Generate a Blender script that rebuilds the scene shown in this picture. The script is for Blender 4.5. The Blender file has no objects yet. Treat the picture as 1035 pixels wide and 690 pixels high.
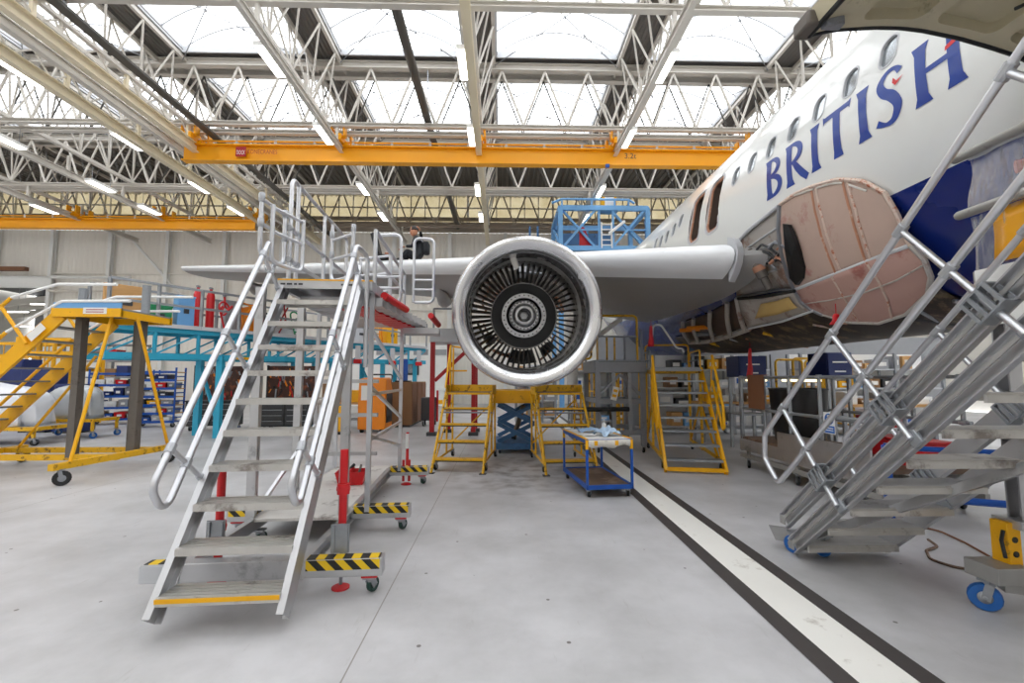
import bpy, bmesh, math, random
from mathutils import Vector as V, Matrix, Euler
random.seed(7)
SC = bpy.context.scene
COL = SC.collection
PI = math.pi

# ------------------------------------------------------------------ camera numbers
F, CX, CY, EYE = 460.0, 517.5, 345.0, 1.65
PIT = math.atan(38 / F)
YAW = math.atan(11.5 / F) * math.cos(PIT)

def ray(px, py):
    x = (px - CX) / F; y = (CY - py) / F
    fy = math.cos(PIT) - y * math.sin(PIT); fz = math.sin(PIT) + y * math.cos(PIT)
    return V((x * math.cos(YAW) + fy * math.sin(YAW), -x * math.sin(YAW) + fy * math.cos(YAW), fz))

def at(px, py, X=None, Y=None, Z=None):
    """point of the hangar seen at a place of the photograph, at a known depth, side or height"""
    r = ray(px, py)
    t = X / r.x if X is not None else (Y / r.y if Y is not None else (Z - EYE) / r.z)
    return V((0, 0, EYE)) + r * t

# ------------------------------------------------------------------ objects
WORLD = {}

def tag(o, label=None, cat=None, group=None, kind=None):
    if label: o['label'] = label
    if cat: o['category'] = cat
    if group: o['group'] = group
    if kind: o['kind'] = kind
    return o

def thing(name, label, cat, loc=(0, 0, 0), rz=0.0, group=None, world=True):
    o = bpy.data.objects.new(name, None)
    o.empty_display_size = 0.2
    COL.objects.link(o)
    o.location = loc
    o.rotation_euler = (0, 0, rz)
    tag(o, label, cat, group)
    WORLD[o.name] = V(loc) if world else None
    return o

def root_of(o):
    while o.parent is not None:
        o = o.parent
    return o

KIDS = {}

def adopt(o, parent):
    o.parent = parent
    KIDS.setdefault(parent.name, []).append(o)

def copy_tree(o, parent=None):
    c = o.copy()
    COL.objects.link(c)
    if parent is not None:
        adopt(c, parent)
    for ch in KIDS.get(o.name, []):
        copy_tree(ch, c)
    if parent is None:
        WORLD[c.name] = WORLD.get(o.name)
    return c

def frame(d, up=(0, 0, 1)):
    d = V(d).normalized()
    u = V(up)
    if abs(d.dot(u.normalized())) > 0.999:
        u = V((0, 1, 0)) if abs(d.y) < 0.9 else V((1, 0, 0))
    s = d.cross(u).normalized()
    u = s.cross(d).normalized()
    return d, s, u

def fillet(pts, rad, seg=5, closed=False):
    pts = [V(p) for p in pts]
    n = len(pts)
    out = []
    for i in range(n):
        if not closed and i in (0, n - 1):
            out.append(pts[i]); continue
        p, a, b = pts[i], pts[i - 1], pts[(i + 1) % n]
        da, db = (a - p), (b - p)
        la, lb = da.length, db.length
        da.normalize(); db.normalize()
        ang = da.angle(db, PI)
        if ang > PI - 0.02:
            out.append(p); continue
        t = min(rad / math.tan(ang / 2), la * 0.48, lb * 0.48)
        r = t * math.tan(ang / 2)
        c = p + (da + db).normalized() * (r / math.sin(ang / 2))
        s, e = p + da * t - c, p + db * t - c
        for k in range(seg + 1):
            f = k / seg
            v = s.slerp(e, f) if s.angle(e, 0) > 1e-4 else s
            out.append(c + v.normalized() * r)
    return out

class MB:
    def __init__(self):
        self.v = []; self.f = []; self.m = []; self.mi = 0
    def mat(self, i):
        self.mi = i; return self
    def add(self, vs, fs):
        b = len(self.v)
        self.v.extend(V(x) for x in vs)
        for f in fs:
            self.f.append([b + i for i in f]); self.m.append(self.mi)
        return self
    def box(self, c, s, rz=0, M=None):
        x, y, z = s[0] / 2, s[1] / 2, s[2] / 2
        vs = [V((a, b, d)) for d in (-z, z) for b in (-y, y) for a in (-x, x)]
        R = M if M is not None else Matrix.Rotation(rz, 3, 'Z')
        vs = [R @ v + V(c) for v in vs]
        return self.add(vs, [(0, 2, 3, 1), (4, 5, 7, 6), (0, 1, 5, 4), (2, 6, 7, 3), (0, 4, 6, 2), (1, 3, 7, 5)])
    def bb(self, a, b):
        a, b = V(a), V(b)
        return self.box((a + b) / 2, [abs(q) for q in (b - a)])
    def ext(self, prof, p0, p1, up=(0, 0, 1), prof1=None):
        p0, p1 = V(p0), V(p1)
        d, s, u = frame(p1 - p0, up)
        n = len(prof)
        vs = [p0 + s * a + u * b for a, b in prof] + [p1 + s * a + u * b for a, b in (prof1 or prof)]
        fs = [(i, (i + 1) % n, n + (i + 1) % n, n + i) for i in range(n)]
        fs += [tuple(range(n - 1, -1, -1)), tuple(range(n, 2 * n))]
        return self.add(vs, fs)
    def beam(self, p0, p1, w, h=None, up=(0, 0, 1)):
        h = w if h is None else h
        a, b = w / 2, h / 2
        return self.ext([(-a, -b), (a, -b), (a, b), (-a, b)], p0, p1, up)
    def chan(self, p0, p1, w, h, t, up=(0, 0, 1), side=1):
        """C section, open towards +side"""
        a, b = w / 2 * side, h / 2
        tt = t * side
        return self.ext([(-a, -b), (a, -b), (a, -b + t), (-a + tt, -b + t), (-a + tt, b - t), (a, b - t), (a, b), (-a, b)], p0, p1, up)
    def ibeam(self, p0, p1, w, h, t, up=(0, 0, 1)):
        a, b, c = w / 2, h / 2, t / 2
        return self.ext([(-a, -b), (a, -b), (a, -b + t), (c, -b + t), (c, b - t), (a, b - t), (a, b), (-a, b), (-a, b - t), (-c, b - t), (-c, -b + t), (-a, -b + t)], p0, p1, up)
    def tube(self, pts, r, n=10, closed=False, radii=None):
        pts = [V(p) for p in pts]
        k = len(pts)
        rings = []
        d0 = (pts[1] - pts[0]).normalized()
        _, s, u = frame(d0)
        prev = d0
        for i in range(k):
            if closed:
                d = (pts[(i + 1) % k] - pts[i - 1]).normalized()
            elif i == 0:
                d = d0
            elif i == k - 1:
                d = (pts[-1] - pts[-2]).normalized()
            else:
                d = ((pts[i + 1] - pts[i]).normalized() + (pts[i] - pts[i - 1]).normalized()).normalized()
            q = prev.rotation_difference(d)
            s = q @ s; u = q @ u; prev = d
            rr = radii[i] if radii else r
            rings.append([pts[i] + (s * math.cos(2 * PI * j / n) + u * math.sin(2 * PI * j / n)) * rr for j in range(n)])
        vs = [p for rg in rings for p in rg]
        fs = []
        for i in range(k if closed else k - 1):
            a, b = i * n, ((i + 1) % k) * n
            for j in range(n):
                fs.append((a + j, a + (j + 1) % n, b + (j + 1) % n, b + j))
        if not closed:
            fs.append(tuple(range(n - 1, -1, -1))); fs.append(tuple((k - 1) * n + j for j in range(n)))
        return self.add(vs, fs)
    def cyl(self, p0, p1, r, n=14, r1=None):
        return self.tube([p0, p1], r, n, radii=[r, r if r1 is None else r1])
    def lathe(self, prof, c, axis=(0, 0, 1), n=24, closed=False):
        """prof = (radius, distance along the axis)"""
        c = V(c); d, s, u = frame(axis, (0, 0, 1) if abs(V(axis).normalized().z) < 0.99 else (0, 1, 0))
        k = len(prof)
        vs = []
        for r, h in prof:
            for j in range(n):
                t = 2 * PI * j / n
                vs.append(c + d * h + (s * math.cos(t) + u * math.sin(t)) * r)
        fs = []
        for i in range(k if closed else k - 1):
            a, b = i * n, ((i + 1) % k) * n
            for j in range(n):
                fs.append((a + j, a + (j + 1) % n, b + (j + 1) % n, b + j))
        return self.add(vs, fs)
    def disc(self, c, axis, r, n=20):
        d, s, u = frame(axis)
        return self.add([V(c) + (s * math.cos(2 * PI * j / n) + u * math.sin(2 * PI * j / n)) * r for j in range(n)], [tuple(range(n))])
    def prism(self, poly, o, ax, ay, depth):
        """polygon in the plane (ax, ay) at o, thickened along ax x ay"""
        o, ax, ay = V(o), V(ax).normalized(), V(ay).normalized()
        nz = ax.cross(ay) * depth
        n = len(poly)
        vs = [o + ax * a + ay * b for a, b in poly]
        vs += [v + nz for v in vs]
        fs = [tuple(range(n - 1, -1, -1)), tuple(range(n, 2 * n))] + [(i, (i + 1) % n, n + (i + 1) % n, n + i) for i in range(n)]
        return self.add(vs, fs)
    def grid(self, rows, closed_u=False):
        b = [p for r in rows for p in r]
        n = len(rows[0])
        fs = []
        for i in range(len(rows) - 1):
            for j in range(n if closed_u else n - 1):
                fs.append((i * n + j, i * n + (j + 1) % n, (i + 1) * n + (j + 1) % n, (i + 1) * n + j))
        return self.add(b, fs)
    def sphere(self, c, r, n=12, m=8, sc=(1, 1, 1)):
        prof = [(max(1e-4, math.sin(PI * i / m)) * r, -math.cos(PI * i / m) * r) for i in range(m + 1)]
        k = MB().lathe(prof, (0, 0, 0), (0, 0, 1), n)
        return self.add([V((p.x * sc[0], p.y * sc[1], p.z * sc[2])) + V(c) for p in k.v], k.f)
    def build(self, name, mats, parent=None, smooth=True, bevel=0, ang=35, label=None, solid=0, subsurf=0):
        off = V((0, 0, 0))
        if parent is not None:
            w = WORLD.get(root_of(parent).name)
            if w is not None:
                off = w
        me = bpy.data.meshes.new(name)
        me.from_pydata([tuple(p - off) for p in self.v], [], self.f)
        if not isinstance(mats, (list, tuple)):
            mats = [mats]
        for m in mats:
            me.materials.append(m)
        if len(mats) > 1:
            me.polygons.foreach_set('material_index', self.m)
        bm = bmesh.new(); bm.from_mesh(me)
        bmesh.ops.recalc_face_normals(bm, faces=bm.faces)
        bm.to_mesh(me); bm.free()
        if smooth:
            me.polygons.foreach_set('use_smooth', [True] * len(me.polygons))
            me.set_sharp_from_angle(angle=math.radians(ang))
        me.update()
        o = bpy.data.objects.new(name, me)
        COL.objects.link(o)
        if parent is not None:
            adopt(o, parent)
        if solid:
            md = o.modifiers.new('solid', 'SOLIDIFY'); md.thickness = solid; md.offset = 0
        if subsurf:
            md = o.modifiers.new('sub', 'SUBSURF'); md.levels = md.render_levels = subsurf
        if bevel:
            md = o.modifiers.new('bevel', 'BEVEL'); md.width = bevel; md.segments = 2; md.limit_method = 'ANGLE'
        if label:
            o['label'] = label
        return o

def structure(o):
    o['kind'] = 'structure'; return o

def text_mb(s, size, o, ax, ay, depth=0.002, mb=None):
    """lettering lying in the plane (ax, ay), lower left corner at o; returns (MB, width)"""
    cu = bpy.data.curves.new('txt', 'FONT'); cu.body = s; cu.size = size; cu.resolution_u = 3
    ob = bpy.data.objects.new('txt', cu); COL.objects.link(ob)
    dg = bpy.context.evaluated_depsgraph_get(); dg.update()
    me = ob.evaluated_get(dg).to_mesh()
    ax, ay = V(ax).normalized(), V(ay).normalized()
    nz = ax.cross(ay)
    mb = mb or MB()
    vs = [V(o) + ax * p.co.x + ay * p.co.y + nz * depth for p in me.vertices]
    w = max((p.co.x for p in me.vertices), default=0)
    mb.add(vs, [tuple(p.vertices) for p in me.polygons])
    ob.evaluated_get(dg).to_mesh_clear()
    bpy.data.objects.remove(ob); bpy.data.curves.remove(cu)
    return mb, w

# ------------------------------------------------------------------ materials
def newmat(name):
    m = bpy.data.materials.new(name); m.use_nodes = True
    nt = m.node_tree
    return m, nt, nt.nodes['Principled BSDF']

def lin(c):
    return tuple((x / 12.92 if x <= 0.04045 else ((x + 0.055) / 1.055) ** 2.4) for x in c)

def hexc(h):
    return lin(tuple(int(h[i:i + 2], 16) / 255 for i in (0, 2, 4)))

def paint(name, col, rough=0.4, metal=0.0, var=0.12, scale=6.0, bump=0.0, spots=None, spot_amt=0.0, coat=0.0, spec=0.5, stretch=None, spot_scale=3.0):
    """procedural painted / plain surface with faint mottling and optional wear patches"""
    c = hexc(col) if isinstance(col, str) else col
    m, nt, b = newmat(name)
    N, L = nt.nodes, nt.links
    tc = N.new('ShaderNodeTexCoord')
    src = tc.outputs['Object']
    if stretch:
        mp = N.new('ShaderNodeMapping'); mp.inputs['Scale'].default_value = stretch
        L.new(src, mp.inputs['Vector']); src = mp.outputs['Vector']
    no = N.new('ShaderNodeTexNoise'); no.inputs['Scale'].default_value = scale; no.inputs['Detail'].default_value = 4
    L.new(src, no.inputs['Vector'])
    mix = N.new('ShaderNodeMix'); mix.data_type = 'RGBA'
    mix.inputs['A'].default_value = tuple(x * (1 - var) for x in c) + (1,)
    mix.inputs['B'].default_value = tuple(min(1, x * (1 + var)) for x in c) + (1,)
    L.new(no.outputs['Fac'], mix.inputs['Factor'])
    out = mix.outputs['Result']
    if spots:
        sc = hexc(spots) if isinstance(spots, str) else spots
        n2 = N.new('ShaderNodeTexNoise'); n2.inputs['Scale'].default_value = spot_scale; n2.inputs['Detail'].default_value = 8
        n2.inputs['Roughness'].default_value = 0.7
        L.new(src, n2.inputs['Vector'])
        rp = N.new('ShaderNodeValToRGB')
        rp.color_ramp.elements[0].position = 1 - spot_amt - 0.06; rp.color_ramp.elements[1].position = 1 - spot_amt + 0.04
        L.new(n2.outputs['Fac'], rp.inputs['Fac'])
        mx = N.new('ShaderNodeMix'); mx.data_type = 'RGBA'
        L.new(rp.outputs['Color'], mx.inputs['Factor']); L.new(out, mx.inputs['A'])
        mx.inputs['B'].default_value = sc + (1,)
        out = mx.outputs['Result']
    L.new(out, b.inputs['Base Color'])
    b.inputs['Metallic'].default_value = metal
    mr = N.new('ShaderNodeMapRange'); mr.inputs['To Min'].default_value = max(0.02, rough - 0.08); mr.inputs['To Max'].default_value = min(1, rough + 0.1)
    L.new(no.outputs['Fac'], mr.inputs['Value']); L.new(mr.outputs['Result'], b.inputs['Roughness'])
    b.inputs['Coat Weight'].default_value = coat
    b.inputs['Coat Roughness'].default_value = 0.08
    b.inputs['Specular IOR Level'].default_value = spec
    if bump:
        bp = N.new('ShaderNodeBump'); bp.inputs['Strength'].default_value = bump; bp.inputs['Distance'].default_value = 0.01
        L.new(no.outputs['Fac'], bp.inputs['Height']); L.new(bp.outputs['Normal'], b.inputs['Normal'])
    return m

def emit(name, col, strength):
    m, nt, b = newmat(name)
    b.inputs['Base Color'].default_value = tuple(col) + (1,)
    b.inputs['Emission Color'].default_value = tuple(col) + (1,)
    b.inputs['Emission Strength'].default_value = strength
    return m

def stripes(name, c1, c2, freq, axes=(1, 0, 1), rough=0.5):
    m, nt, b = newmat(name)
    N, L = nt.nodes, nt.links
    tc = N.new('ShaderNodeTexCoord')
    dt = N.new('ShaderNodeVectorMath'); dt.operation = 'DOT_PRODUCT'
    dt.inputs[1].default_value = tuple(a * freq for a in axes)
    L.new(tc.outputs['Object'], dt.inputs[0])
    fr = N.new('ShaderNodeMath'); fr.operation = 'FRACT'; L.new(dt.outputs['Value'], fr.inputs[0])
    gt = N.new('ShaderNodeMath'); gt.operation = 'GREATER_THAN'; gt.inputs[1].default_value = 0.5; L.new(fr.outputs[0], gt.inputs[0])
    mx = N.new('ShaderNodeMix'); mx.data_type = 'RGBA'
    mx.inputs['A'].default_value = hexc(c1) + (1,); mx.inputs['B'].default_value = hexc(c2) + (1,)
    L.new(gt.outputs[0], mx.inputs['Factor']); L.new(mx.outputs['Result'], b.inputs['Base Color'])
    b.inputs['Roughness'].default_value = rough
    return m

def brushed(name, col, rough=0.35, metal=0.9, axis=(40, 2, 40), var=0.2, bump=0.05):
    return paint(name, col, rough, metal, var, 4.0, bump, stretch=axis)

M = {}
M['alu'] = paint('aluminium_mill', 'c0c0c2', 0.38, 0.85, 0.12, 5, spots='9c9c9e', spot_amt=0.36)
M['alu_tube'] = paint('aluminium_tube', 'cfd0d4', 0.33, 0.88, 0.05, 3)
M['alu_dull'] = paint('aluminium_dull', 'a9a8a5', 0.5, 0.6, 0.15, 7, spots='7d7a76', spot_amt=0.36)
M['alu_tread'] = paint('aluminium_tread', 'c6c3be', 0.42, 0.6, 0.15, 9, 0.2, spots='8e8680', spot_amt=0.40)
M['clamp'] = paint('cast_clamp', 'b0b2b6', 0.45, 0.7, 0.12, 30, 0.2)
M['steel'] = paint('grey_steel', '8d9096', 0.45, 0.5, 0.12, 8, spots='6d6a66', spot_amt=0.35)
M['galv'] = paint('galvanised_steel', '9a9ea3', 0.45, 0.6, 0.15, 20)
M['dark_steel'] = paint('dark_steel_section', '6b655f', 0.5, 0.4, 0.15, 10, spots='4b443e', spot_amt=0.36)
M['yellow'] = paint('yellow_paint', 'f0b000', 0.42, 0, 0.08, 8, spots='8a5a10', spot_amt=0.33, spot_scale=9)
M['yellow_worn'] = paint('worn_yellow_paint', 'e4ae12', 0.48, 0, 0.1, 12, spots='6b4a1c', spot_amt=0.40, spot_scale=8)
M['crane'] = paint('crane_yellow', 'f5a800', 0.4, 0, 0.05, 1.5)
M['red'] = paint('red_paint', 'c8141c', 0.4, 0, 0.1, 12, spots='7a2020', spot_amt=0.3)
M['red_dark'] = paint('deep_red_paint', 'a8121a', 0.45, 0, 0.1, 10)
M['blue'] = paint('blue_paint', '1450a8', 0.4, 0, 0.1, 10, spots='9aa4b0', spot_amt=0.27)
M['blue_dark'] = paint('navy_box', '152a66', 0.45, 0, 0.1, 6)
M['blue_dock'] = paint('pale_blue_paint', '6fa8dc', 0.45, 0, 0.08, 6)
M['blue_lift'] = paint('lift_blue_paint', '3f6c9c', 0.5, 0, 0.12, 6, spots='2c4256', spot_amt=0.36)
M['cyan'] = paint('turquoise_paint', '2fa6c8', 0.42, 0, 0.08, 4, spots='1f7f9c', spot_amt=0.33)
M['rubber'] = paint('black_rubber', '1d1e1f', 0.6, 0, 0.2, 20)
M['black'] = paint('black_plastic', '17181a', 0.45, 0, 0.2, 14)
M['dark'] = paint('dark_grey', '3a3b3d', 0.5, 0.1, 0.15, 8)
M['green_wheel'] = paint('green_tyre', '1e4038', 0.5, 0, 0.15, 14)
M['blue_wheel'] = paint('blue_tyre', '1d5ea8', 0.45, 0, 0.12, 14)
M['white'] = paint('white_paint', 'eeeeec', 0.45, 0, 0.04, 6)
M['offwhite'] = paint('off_white', 'dcd8d0', 0.55, 0, 0.06, 3)
M['grey'] = paint('mid_grey', '9a9ca0', 0.5, 0, 0.08, 6)
M['lightgrey'] = paint('light_grey_paint', 'c4c6ca', 0.5, 0.0, 0.06, 6)
M['wood'] = paint('plywood', 'c89a62', 0.6, 0, 0.15, 3, stretch=(1, 1, 14))
M['wood_dirty'] = paint('dirty_plywood', '6e5848', 0.65, 0, 0.25, 5, 0.1, spots='8c7868', spot_amt=0.42)
M['card'] = paint('cardboard', '8d6a48', 0.7, 0, 0.1, 6)
M['brown'] = paint('brown_board', '7c5238', 0.65, 0, 0.12, 6)
M['cloth'] = paint('pale_blue_cloth', 'b4cce4', 0.8, 0, 0.08, 12)
M['paper'] = paint('paper_white', 'e8e6e2', 0.7, 0, 0.04, 20)
M['sheet'] = paint('grey_sheet', 'd8dade', 0.35, 0, 0.06, 5)
M['orange'] = paint('orange_plastic', 'f08a10', 0.4, 0, 0.08, 6)
M['green'] = paint('green_plastic', '1f8a58', 0.45, 0, 0.1, 8)
M['skin'] = paint('skin', 'c98d6e', 0.55, 0, 0.06, 12)
M['hair'] = paint('dark_hair', '2a201c', 0.6, 0, 0.2, 40)
M['black_cloth'] = paint('black_cloth', '1f2126', 0.8, 0, 0.2, 14, 0.3)
M['hazard'] = stripes('hazard_stripes', '1b1b1b', 'e8c010', 7.5)
M['hazard_y'] = stripes('hazard_stripes_long', '1b1b1b', 'e8c010', 7.5, (0, 1, 1))
M['roof_white'] = paint('white_roof_steel', 'cfcac2', 0.5, 0.0, 0.06, 2)
M['roof_pipe'] = paint('dark_roof_pipe', '55524e', 0.5, 0.1, 0.1, 3)
M['rail_cream'] = paint('cream_runway', 'e6dabe', 0.5, 0, 0.06, 1)
M['lamp'] = emit('lamp_diffuser', (1.0, 0.97, 0.9), 6.0)
M['warm_glow'] = emit('lit_panel', (1.0, 0.86, 0.55), 2.0)
# ------------------------------------------------------------------ camera, view, world
cam = bpy.data.cameras.new('camera')
cam.sensor_fit = 'HORIZONTAL'; cam.sensor_width = 36.0; cam.lens = F / 1035.0 * 36.0
cam.clip_start = 0.05; cam.clip_end = 400
co = bpy.data.objects.new('camera', cam); COL.objects.link(co)
co.location = (0, 0, EYE)
co.rotation_euler = (PI / 2 + PIT, 0, -YAW)
SC.camera = co
SC.view_settings.view_transform = 'Standard'
SC.view_settings.look = 'None'
SC.view_settings.gamma = 1.0
SC.view_settings.use_curve_mapping = False
SC.view_settings.exposure = 0.0

wd = bpy.data.worlds.new('overcast'); SC.world = wd; wd.use_nodes = True
bg = wd.node_tree.nodes['Background']
bg.inputs['Color'].default_value = (0.97, 0.985, 1.0, 1)
bg.inputs['Strength'].default_value = 3.4
# ------------------------------------------------------------------ setting: floor, walls, roof
def floor_mat():
    m, nt, b = newmat('painted_floor')
    N, L = nt.nodes, nt.links
    tc = N.new('ShaderNodeTexCoord')
    n1 = N.new('ShaderNodeTexNoise'); n1.inputs['Scale'].default_value = 0.9; n1.inputs['Detail'].default_value = 7; n1.inputs['Roughness'].default_value = 0.62
    L.new(tc.outputs['Object'], n1.inputs['Vector'])
    r1 = N.new('ShaderNodeValToRGB')
    r1.color_ramp.elements[0].position = 0.28; r1.color_ramp.elements[0].color = hexc('a5a4a4') + (1,)
    r1.color_ramp.elements[1].position = 0.62; r1.color_ramp.elements[1].color = hexc('c6c5c7') + (1,)
    L.new(n1.outputs['Fac'], r1.inputs['Fac'])
    # long scuffs along the hall
    mp = N.new('ShaderNodeMapping'); mp.inputs['Scale'].default_value = (5, 0.7, 1); mp.inputs['Rotation'].default_value = (0, 0, 0.5)
    L.new(tc.outputs['Object'], mp.inputs['Vector'])
    n2 = N.new('ShaderNodeTexNoise'); n2.inputs['Scale'].default_value = 2.2; n2.inputs['Detail'].default_value = 10; n2.inputs['Roughness'].default_value = 0.75
    L.new(mp.outputs['Vector'], n2.inputs['Vector'])
    r2 = N.new('ShaderNodeValToRGB'); r2.color_ramp.elements[0].position = 0.60; r2.color_ramp.elements[1].position = 0.76
    L.new(n2.outputs['Fac'], r2.inputs['Fac'])
    sc = N.new('ShaderNodeMath'); sc.operation = 'MULTIPLY'; sc.inputs[1].default_value = 0.6; L.new(r2.outputs['Color'], sc.inputs[0])
    m1 = N.new('ShaderNodeMix'); m1.data_type = 'RGBA'; m1.inputs['B'].default_value = hexc('948f8b') + (1,)
    L.new(sc.outputs[0], m1.inputs['Factor']); L.new(r1.outputs['Color'], m1.inputs['A'])
    # small dark specks
    n3 = N.new('ShaderNodeTexVoronoi'); n3.inputs['Scale'].default_value = 3.1; L.new(tc.outputs['Object'], n3.inputs['Vector'])
    lt = N.new('ShaderNodeMath'); lt.operation = 'LESS_THAN'; lt.inputs[1].default_value = 0.045; L.new(n3.outputs['Distance'], lt.inputs[0])
    m2 = N.new('ShaderNodeMix'); m2.data_type = 'RGBA'; m2.inputs['B'].default_value = hexc('6a6663') + (1,)
    L.new(lt.outputs[0], m2.inputs['Factor']); L.new(m1.outputs['Result'], m2.inputs['A'])
    # shade of the working bay under the engine, put into the floor colour
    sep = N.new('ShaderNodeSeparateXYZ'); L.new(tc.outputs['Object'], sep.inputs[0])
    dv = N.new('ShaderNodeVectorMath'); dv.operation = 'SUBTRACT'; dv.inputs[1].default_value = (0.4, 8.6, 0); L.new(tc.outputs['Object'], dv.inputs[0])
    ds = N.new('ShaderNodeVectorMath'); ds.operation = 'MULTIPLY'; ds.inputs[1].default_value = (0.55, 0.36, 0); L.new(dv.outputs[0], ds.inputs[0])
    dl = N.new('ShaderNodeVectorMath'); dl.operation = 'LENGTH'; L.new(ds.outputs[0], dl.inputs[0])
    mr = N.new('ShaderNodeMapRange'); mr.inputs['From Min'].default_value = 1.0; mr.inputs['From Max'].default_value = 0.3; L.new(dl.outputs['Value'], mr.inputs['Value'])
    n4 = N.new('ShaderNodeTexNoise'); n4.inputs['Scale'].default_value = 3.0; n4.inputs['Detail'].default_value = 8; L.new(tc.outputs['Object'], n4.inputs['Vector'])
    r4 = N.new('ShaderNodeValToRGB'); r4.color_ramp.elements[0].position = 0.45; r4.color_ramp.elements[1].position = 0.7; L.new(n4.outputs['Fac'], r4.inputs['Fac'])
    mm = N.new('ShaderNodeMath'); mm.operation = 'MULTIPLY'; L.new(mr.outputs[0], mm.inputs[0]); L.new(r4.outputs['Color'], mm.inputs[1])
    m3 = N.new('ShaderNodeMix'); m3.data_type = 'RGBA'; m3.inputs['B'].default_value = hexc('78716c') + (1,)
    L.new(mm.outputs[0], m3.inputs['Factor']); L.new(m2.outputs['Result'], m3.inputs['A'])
    # expansion joints of the slab
    cur = m3.outputs['Result']
    for comp, pos in (('X', -0.87), ('X', -6.2), ('Y', 13.2)):
        a = N.new('ShaderNodeMath'); a.operation = 'ADD'; a.inputs[1].default_value = -pos; L.new(sep.outputs[comp], a.inputs[0])
        ab = N.new('ShaderNodeMath'); ab.operation = 'ABSOLUTE'; L.new(a.outputs[0], ab.inputs[0])
        l2 = N.new('ShaderNodeMath'); l2.operation = 'LESS_THAN'; l2.inputs[1].default_value = 0.005; L.new(ab.outputs[0], l2.inputs[0])
        m4 = N.new('ShaderNodeMix'); m4.data_type = 'RGBA'; m4.inputs['B'].default_value = hexc('8d8884') + (1,)
        L.new(l2.outputs[0], m4.inputs['Factor']); L.new(cur, m4.inputs['A']); cur = m4.outputs['Result']
    L.new(cur, b.inputs['Base Color'])
    rr = N.new('ShaderNodeMapRange'); rr.inputs['To Min'].default_value = 0.30; rr.inputs['To Max'].default_value = 0.5
    L.new(n1.outputs['Fac'], rr.inputs['Value']); L.new(rr.outputs['Result'], b.inputs['Roughness'])
    b.inputs['Specular IOR Level'].default_value = 0.4
    return m

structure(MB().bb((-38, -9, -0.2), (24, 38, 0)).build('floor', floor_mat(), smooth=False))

# painted lane along the hall: white strip between two black ones
def lane(name, x0, x1, mat, Y0=0.2, Y1=30.5, z=0.004):
    f = lambda x, Y: x + 0.0155 * Y
    structure(MB().grid([[V((f(x0, Y), Y, z)), V((f(x1, Y), Y, z))] for Y in (Y0, 4, 8, 12, 20, Y1)]).build(name, mat, smooth=False))
M['lane_black'] = paint('lane_black', '413c3b', 0.5, 0, 0.12, 6, spots='7e7a76', spot_amt=0.26)
M['lane_white'] = paint('lane_white', 'eceae4', 0.45, 0, 0.04, 3, spots='c8c3ba', spot_amt=0.35)
lane('trim_1', 1.775, 1.915, M['lane_black']); lane('trim_2', 1.915, 2.247, M['lane_white']); lane('trim_3', 2.247, 2.384, M['lane_black'])

# ---- back wall: ribbed cladding between white columns
M['shaded_steel'] = paint('shaded_roof_steel', '9c8f80', 0.55, 0, 0.08, 2)  # roof steel with its shadow put into a browner colour
M['cladding'] = paint('cladding', 'f0ece4', 0.55, 0, 0.05, 0.8, stretch=(6, 1, 0.4))
YB = 31.0
def ribbed(x0, x1, z0, z1, y, pitch=0.33, d=0.018):
    r0, r1 = [], []
    x = x0
    while x < x1:
        for dx, dy in ((0, 0), (0.12, 0), (0.16, -d), (pitch - 0.04, -d)):
            if x + dx <= x1:
                r0.append(V((x + dx, y + dy, z0))); r1.append(V((x + dx, y + dy, z1)))
        x += pitch
    return r0, r1
w = MB()
w.grid(ribbed(-30.2, 23.8, 0, 11.75, YB)); w.grid(ribbed(-38, -30.2, 8.6, 11.75, YB))
w.bb((-30.2, YB + 0.02, 0), (24, YB + 0.2, 11.75)); w.bb((-38, YB + 0.02, 8.6), (-30.2, YB + 0.2, 11.75))
structure(w.build('wall_back', M['cladding'], smooth=False))
for i, x in enumerate([-33.8, -30.1, -26.3, -22.5, -18.7, -14.9, -11.1, -7.3, -3.5, 0.3, 4.1, 7.9, 11.7, 15.5, 19.3]):
    z0 = 0 if x > -31 else 8.6
    structure(MB().ibeam((x, YB - 0.25, z0), (x, YB - 0.25, 11.7), 0.22, 0.3, 0.03, (0, 1, 0)).build('trim_%d' % (10 + i), M['white'], smooth=False))
for i, (z0, z1, d) in enumerate(((11.72, 11.98, 0.5), (12.1, 12.4, 0.4), (12.55, 12.78, 0.3))):
    structure(MB().bb((-38, YB - d, z0), (23.8, YB - d + 0.22, z1)).build('trim_%d' % (50 + i), M['shaded_steel'], smooth=False))
for i, z in enumerate((3.4, 6.3, 8.7)):
    structure(MB().bb((-30.2, YB - 0.2, z), (23.8, YB - 0.06, z + 0.12)).build('trim_%d' % (30 + i), M['cladding'], smooth=False))
structure(MB().beam((-24.8, YB - 0.3, 10.9), (-19, YB - 0.3, 4.6), 0.12, 0.12).build('trim_34', M['white'], smooth=False))
structure(MB().tube([(-30, YB - 0.5, 8.4), (-24.7, YB - 0.5, 8.4), (-24.7, YB - 0.5, 3)], 0.11, 8).build('trim_35', M['white']))
structure(MB().tube([(-30, YB - 0.4, 7.5), (-26.0, YB - 0.4, 7.5), (-26.0, YB - 0.4, 1)], 0.09, 8).build('trim_36', M['offwhite']))
# white partition low on the wall with a yellow kick line and a small window
structure(MB().bb((-9.6, 28.6, 0), (-3.1, 28.8, 3.9)).build('wall_partition', M['white'], smooth=False))
structure(MB().bb((-9.6, 28.57, 0.12), (-3.1, 28.6, 0.36)).build('baseboard_partition', M['yellow'], smooth=False))
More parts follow.
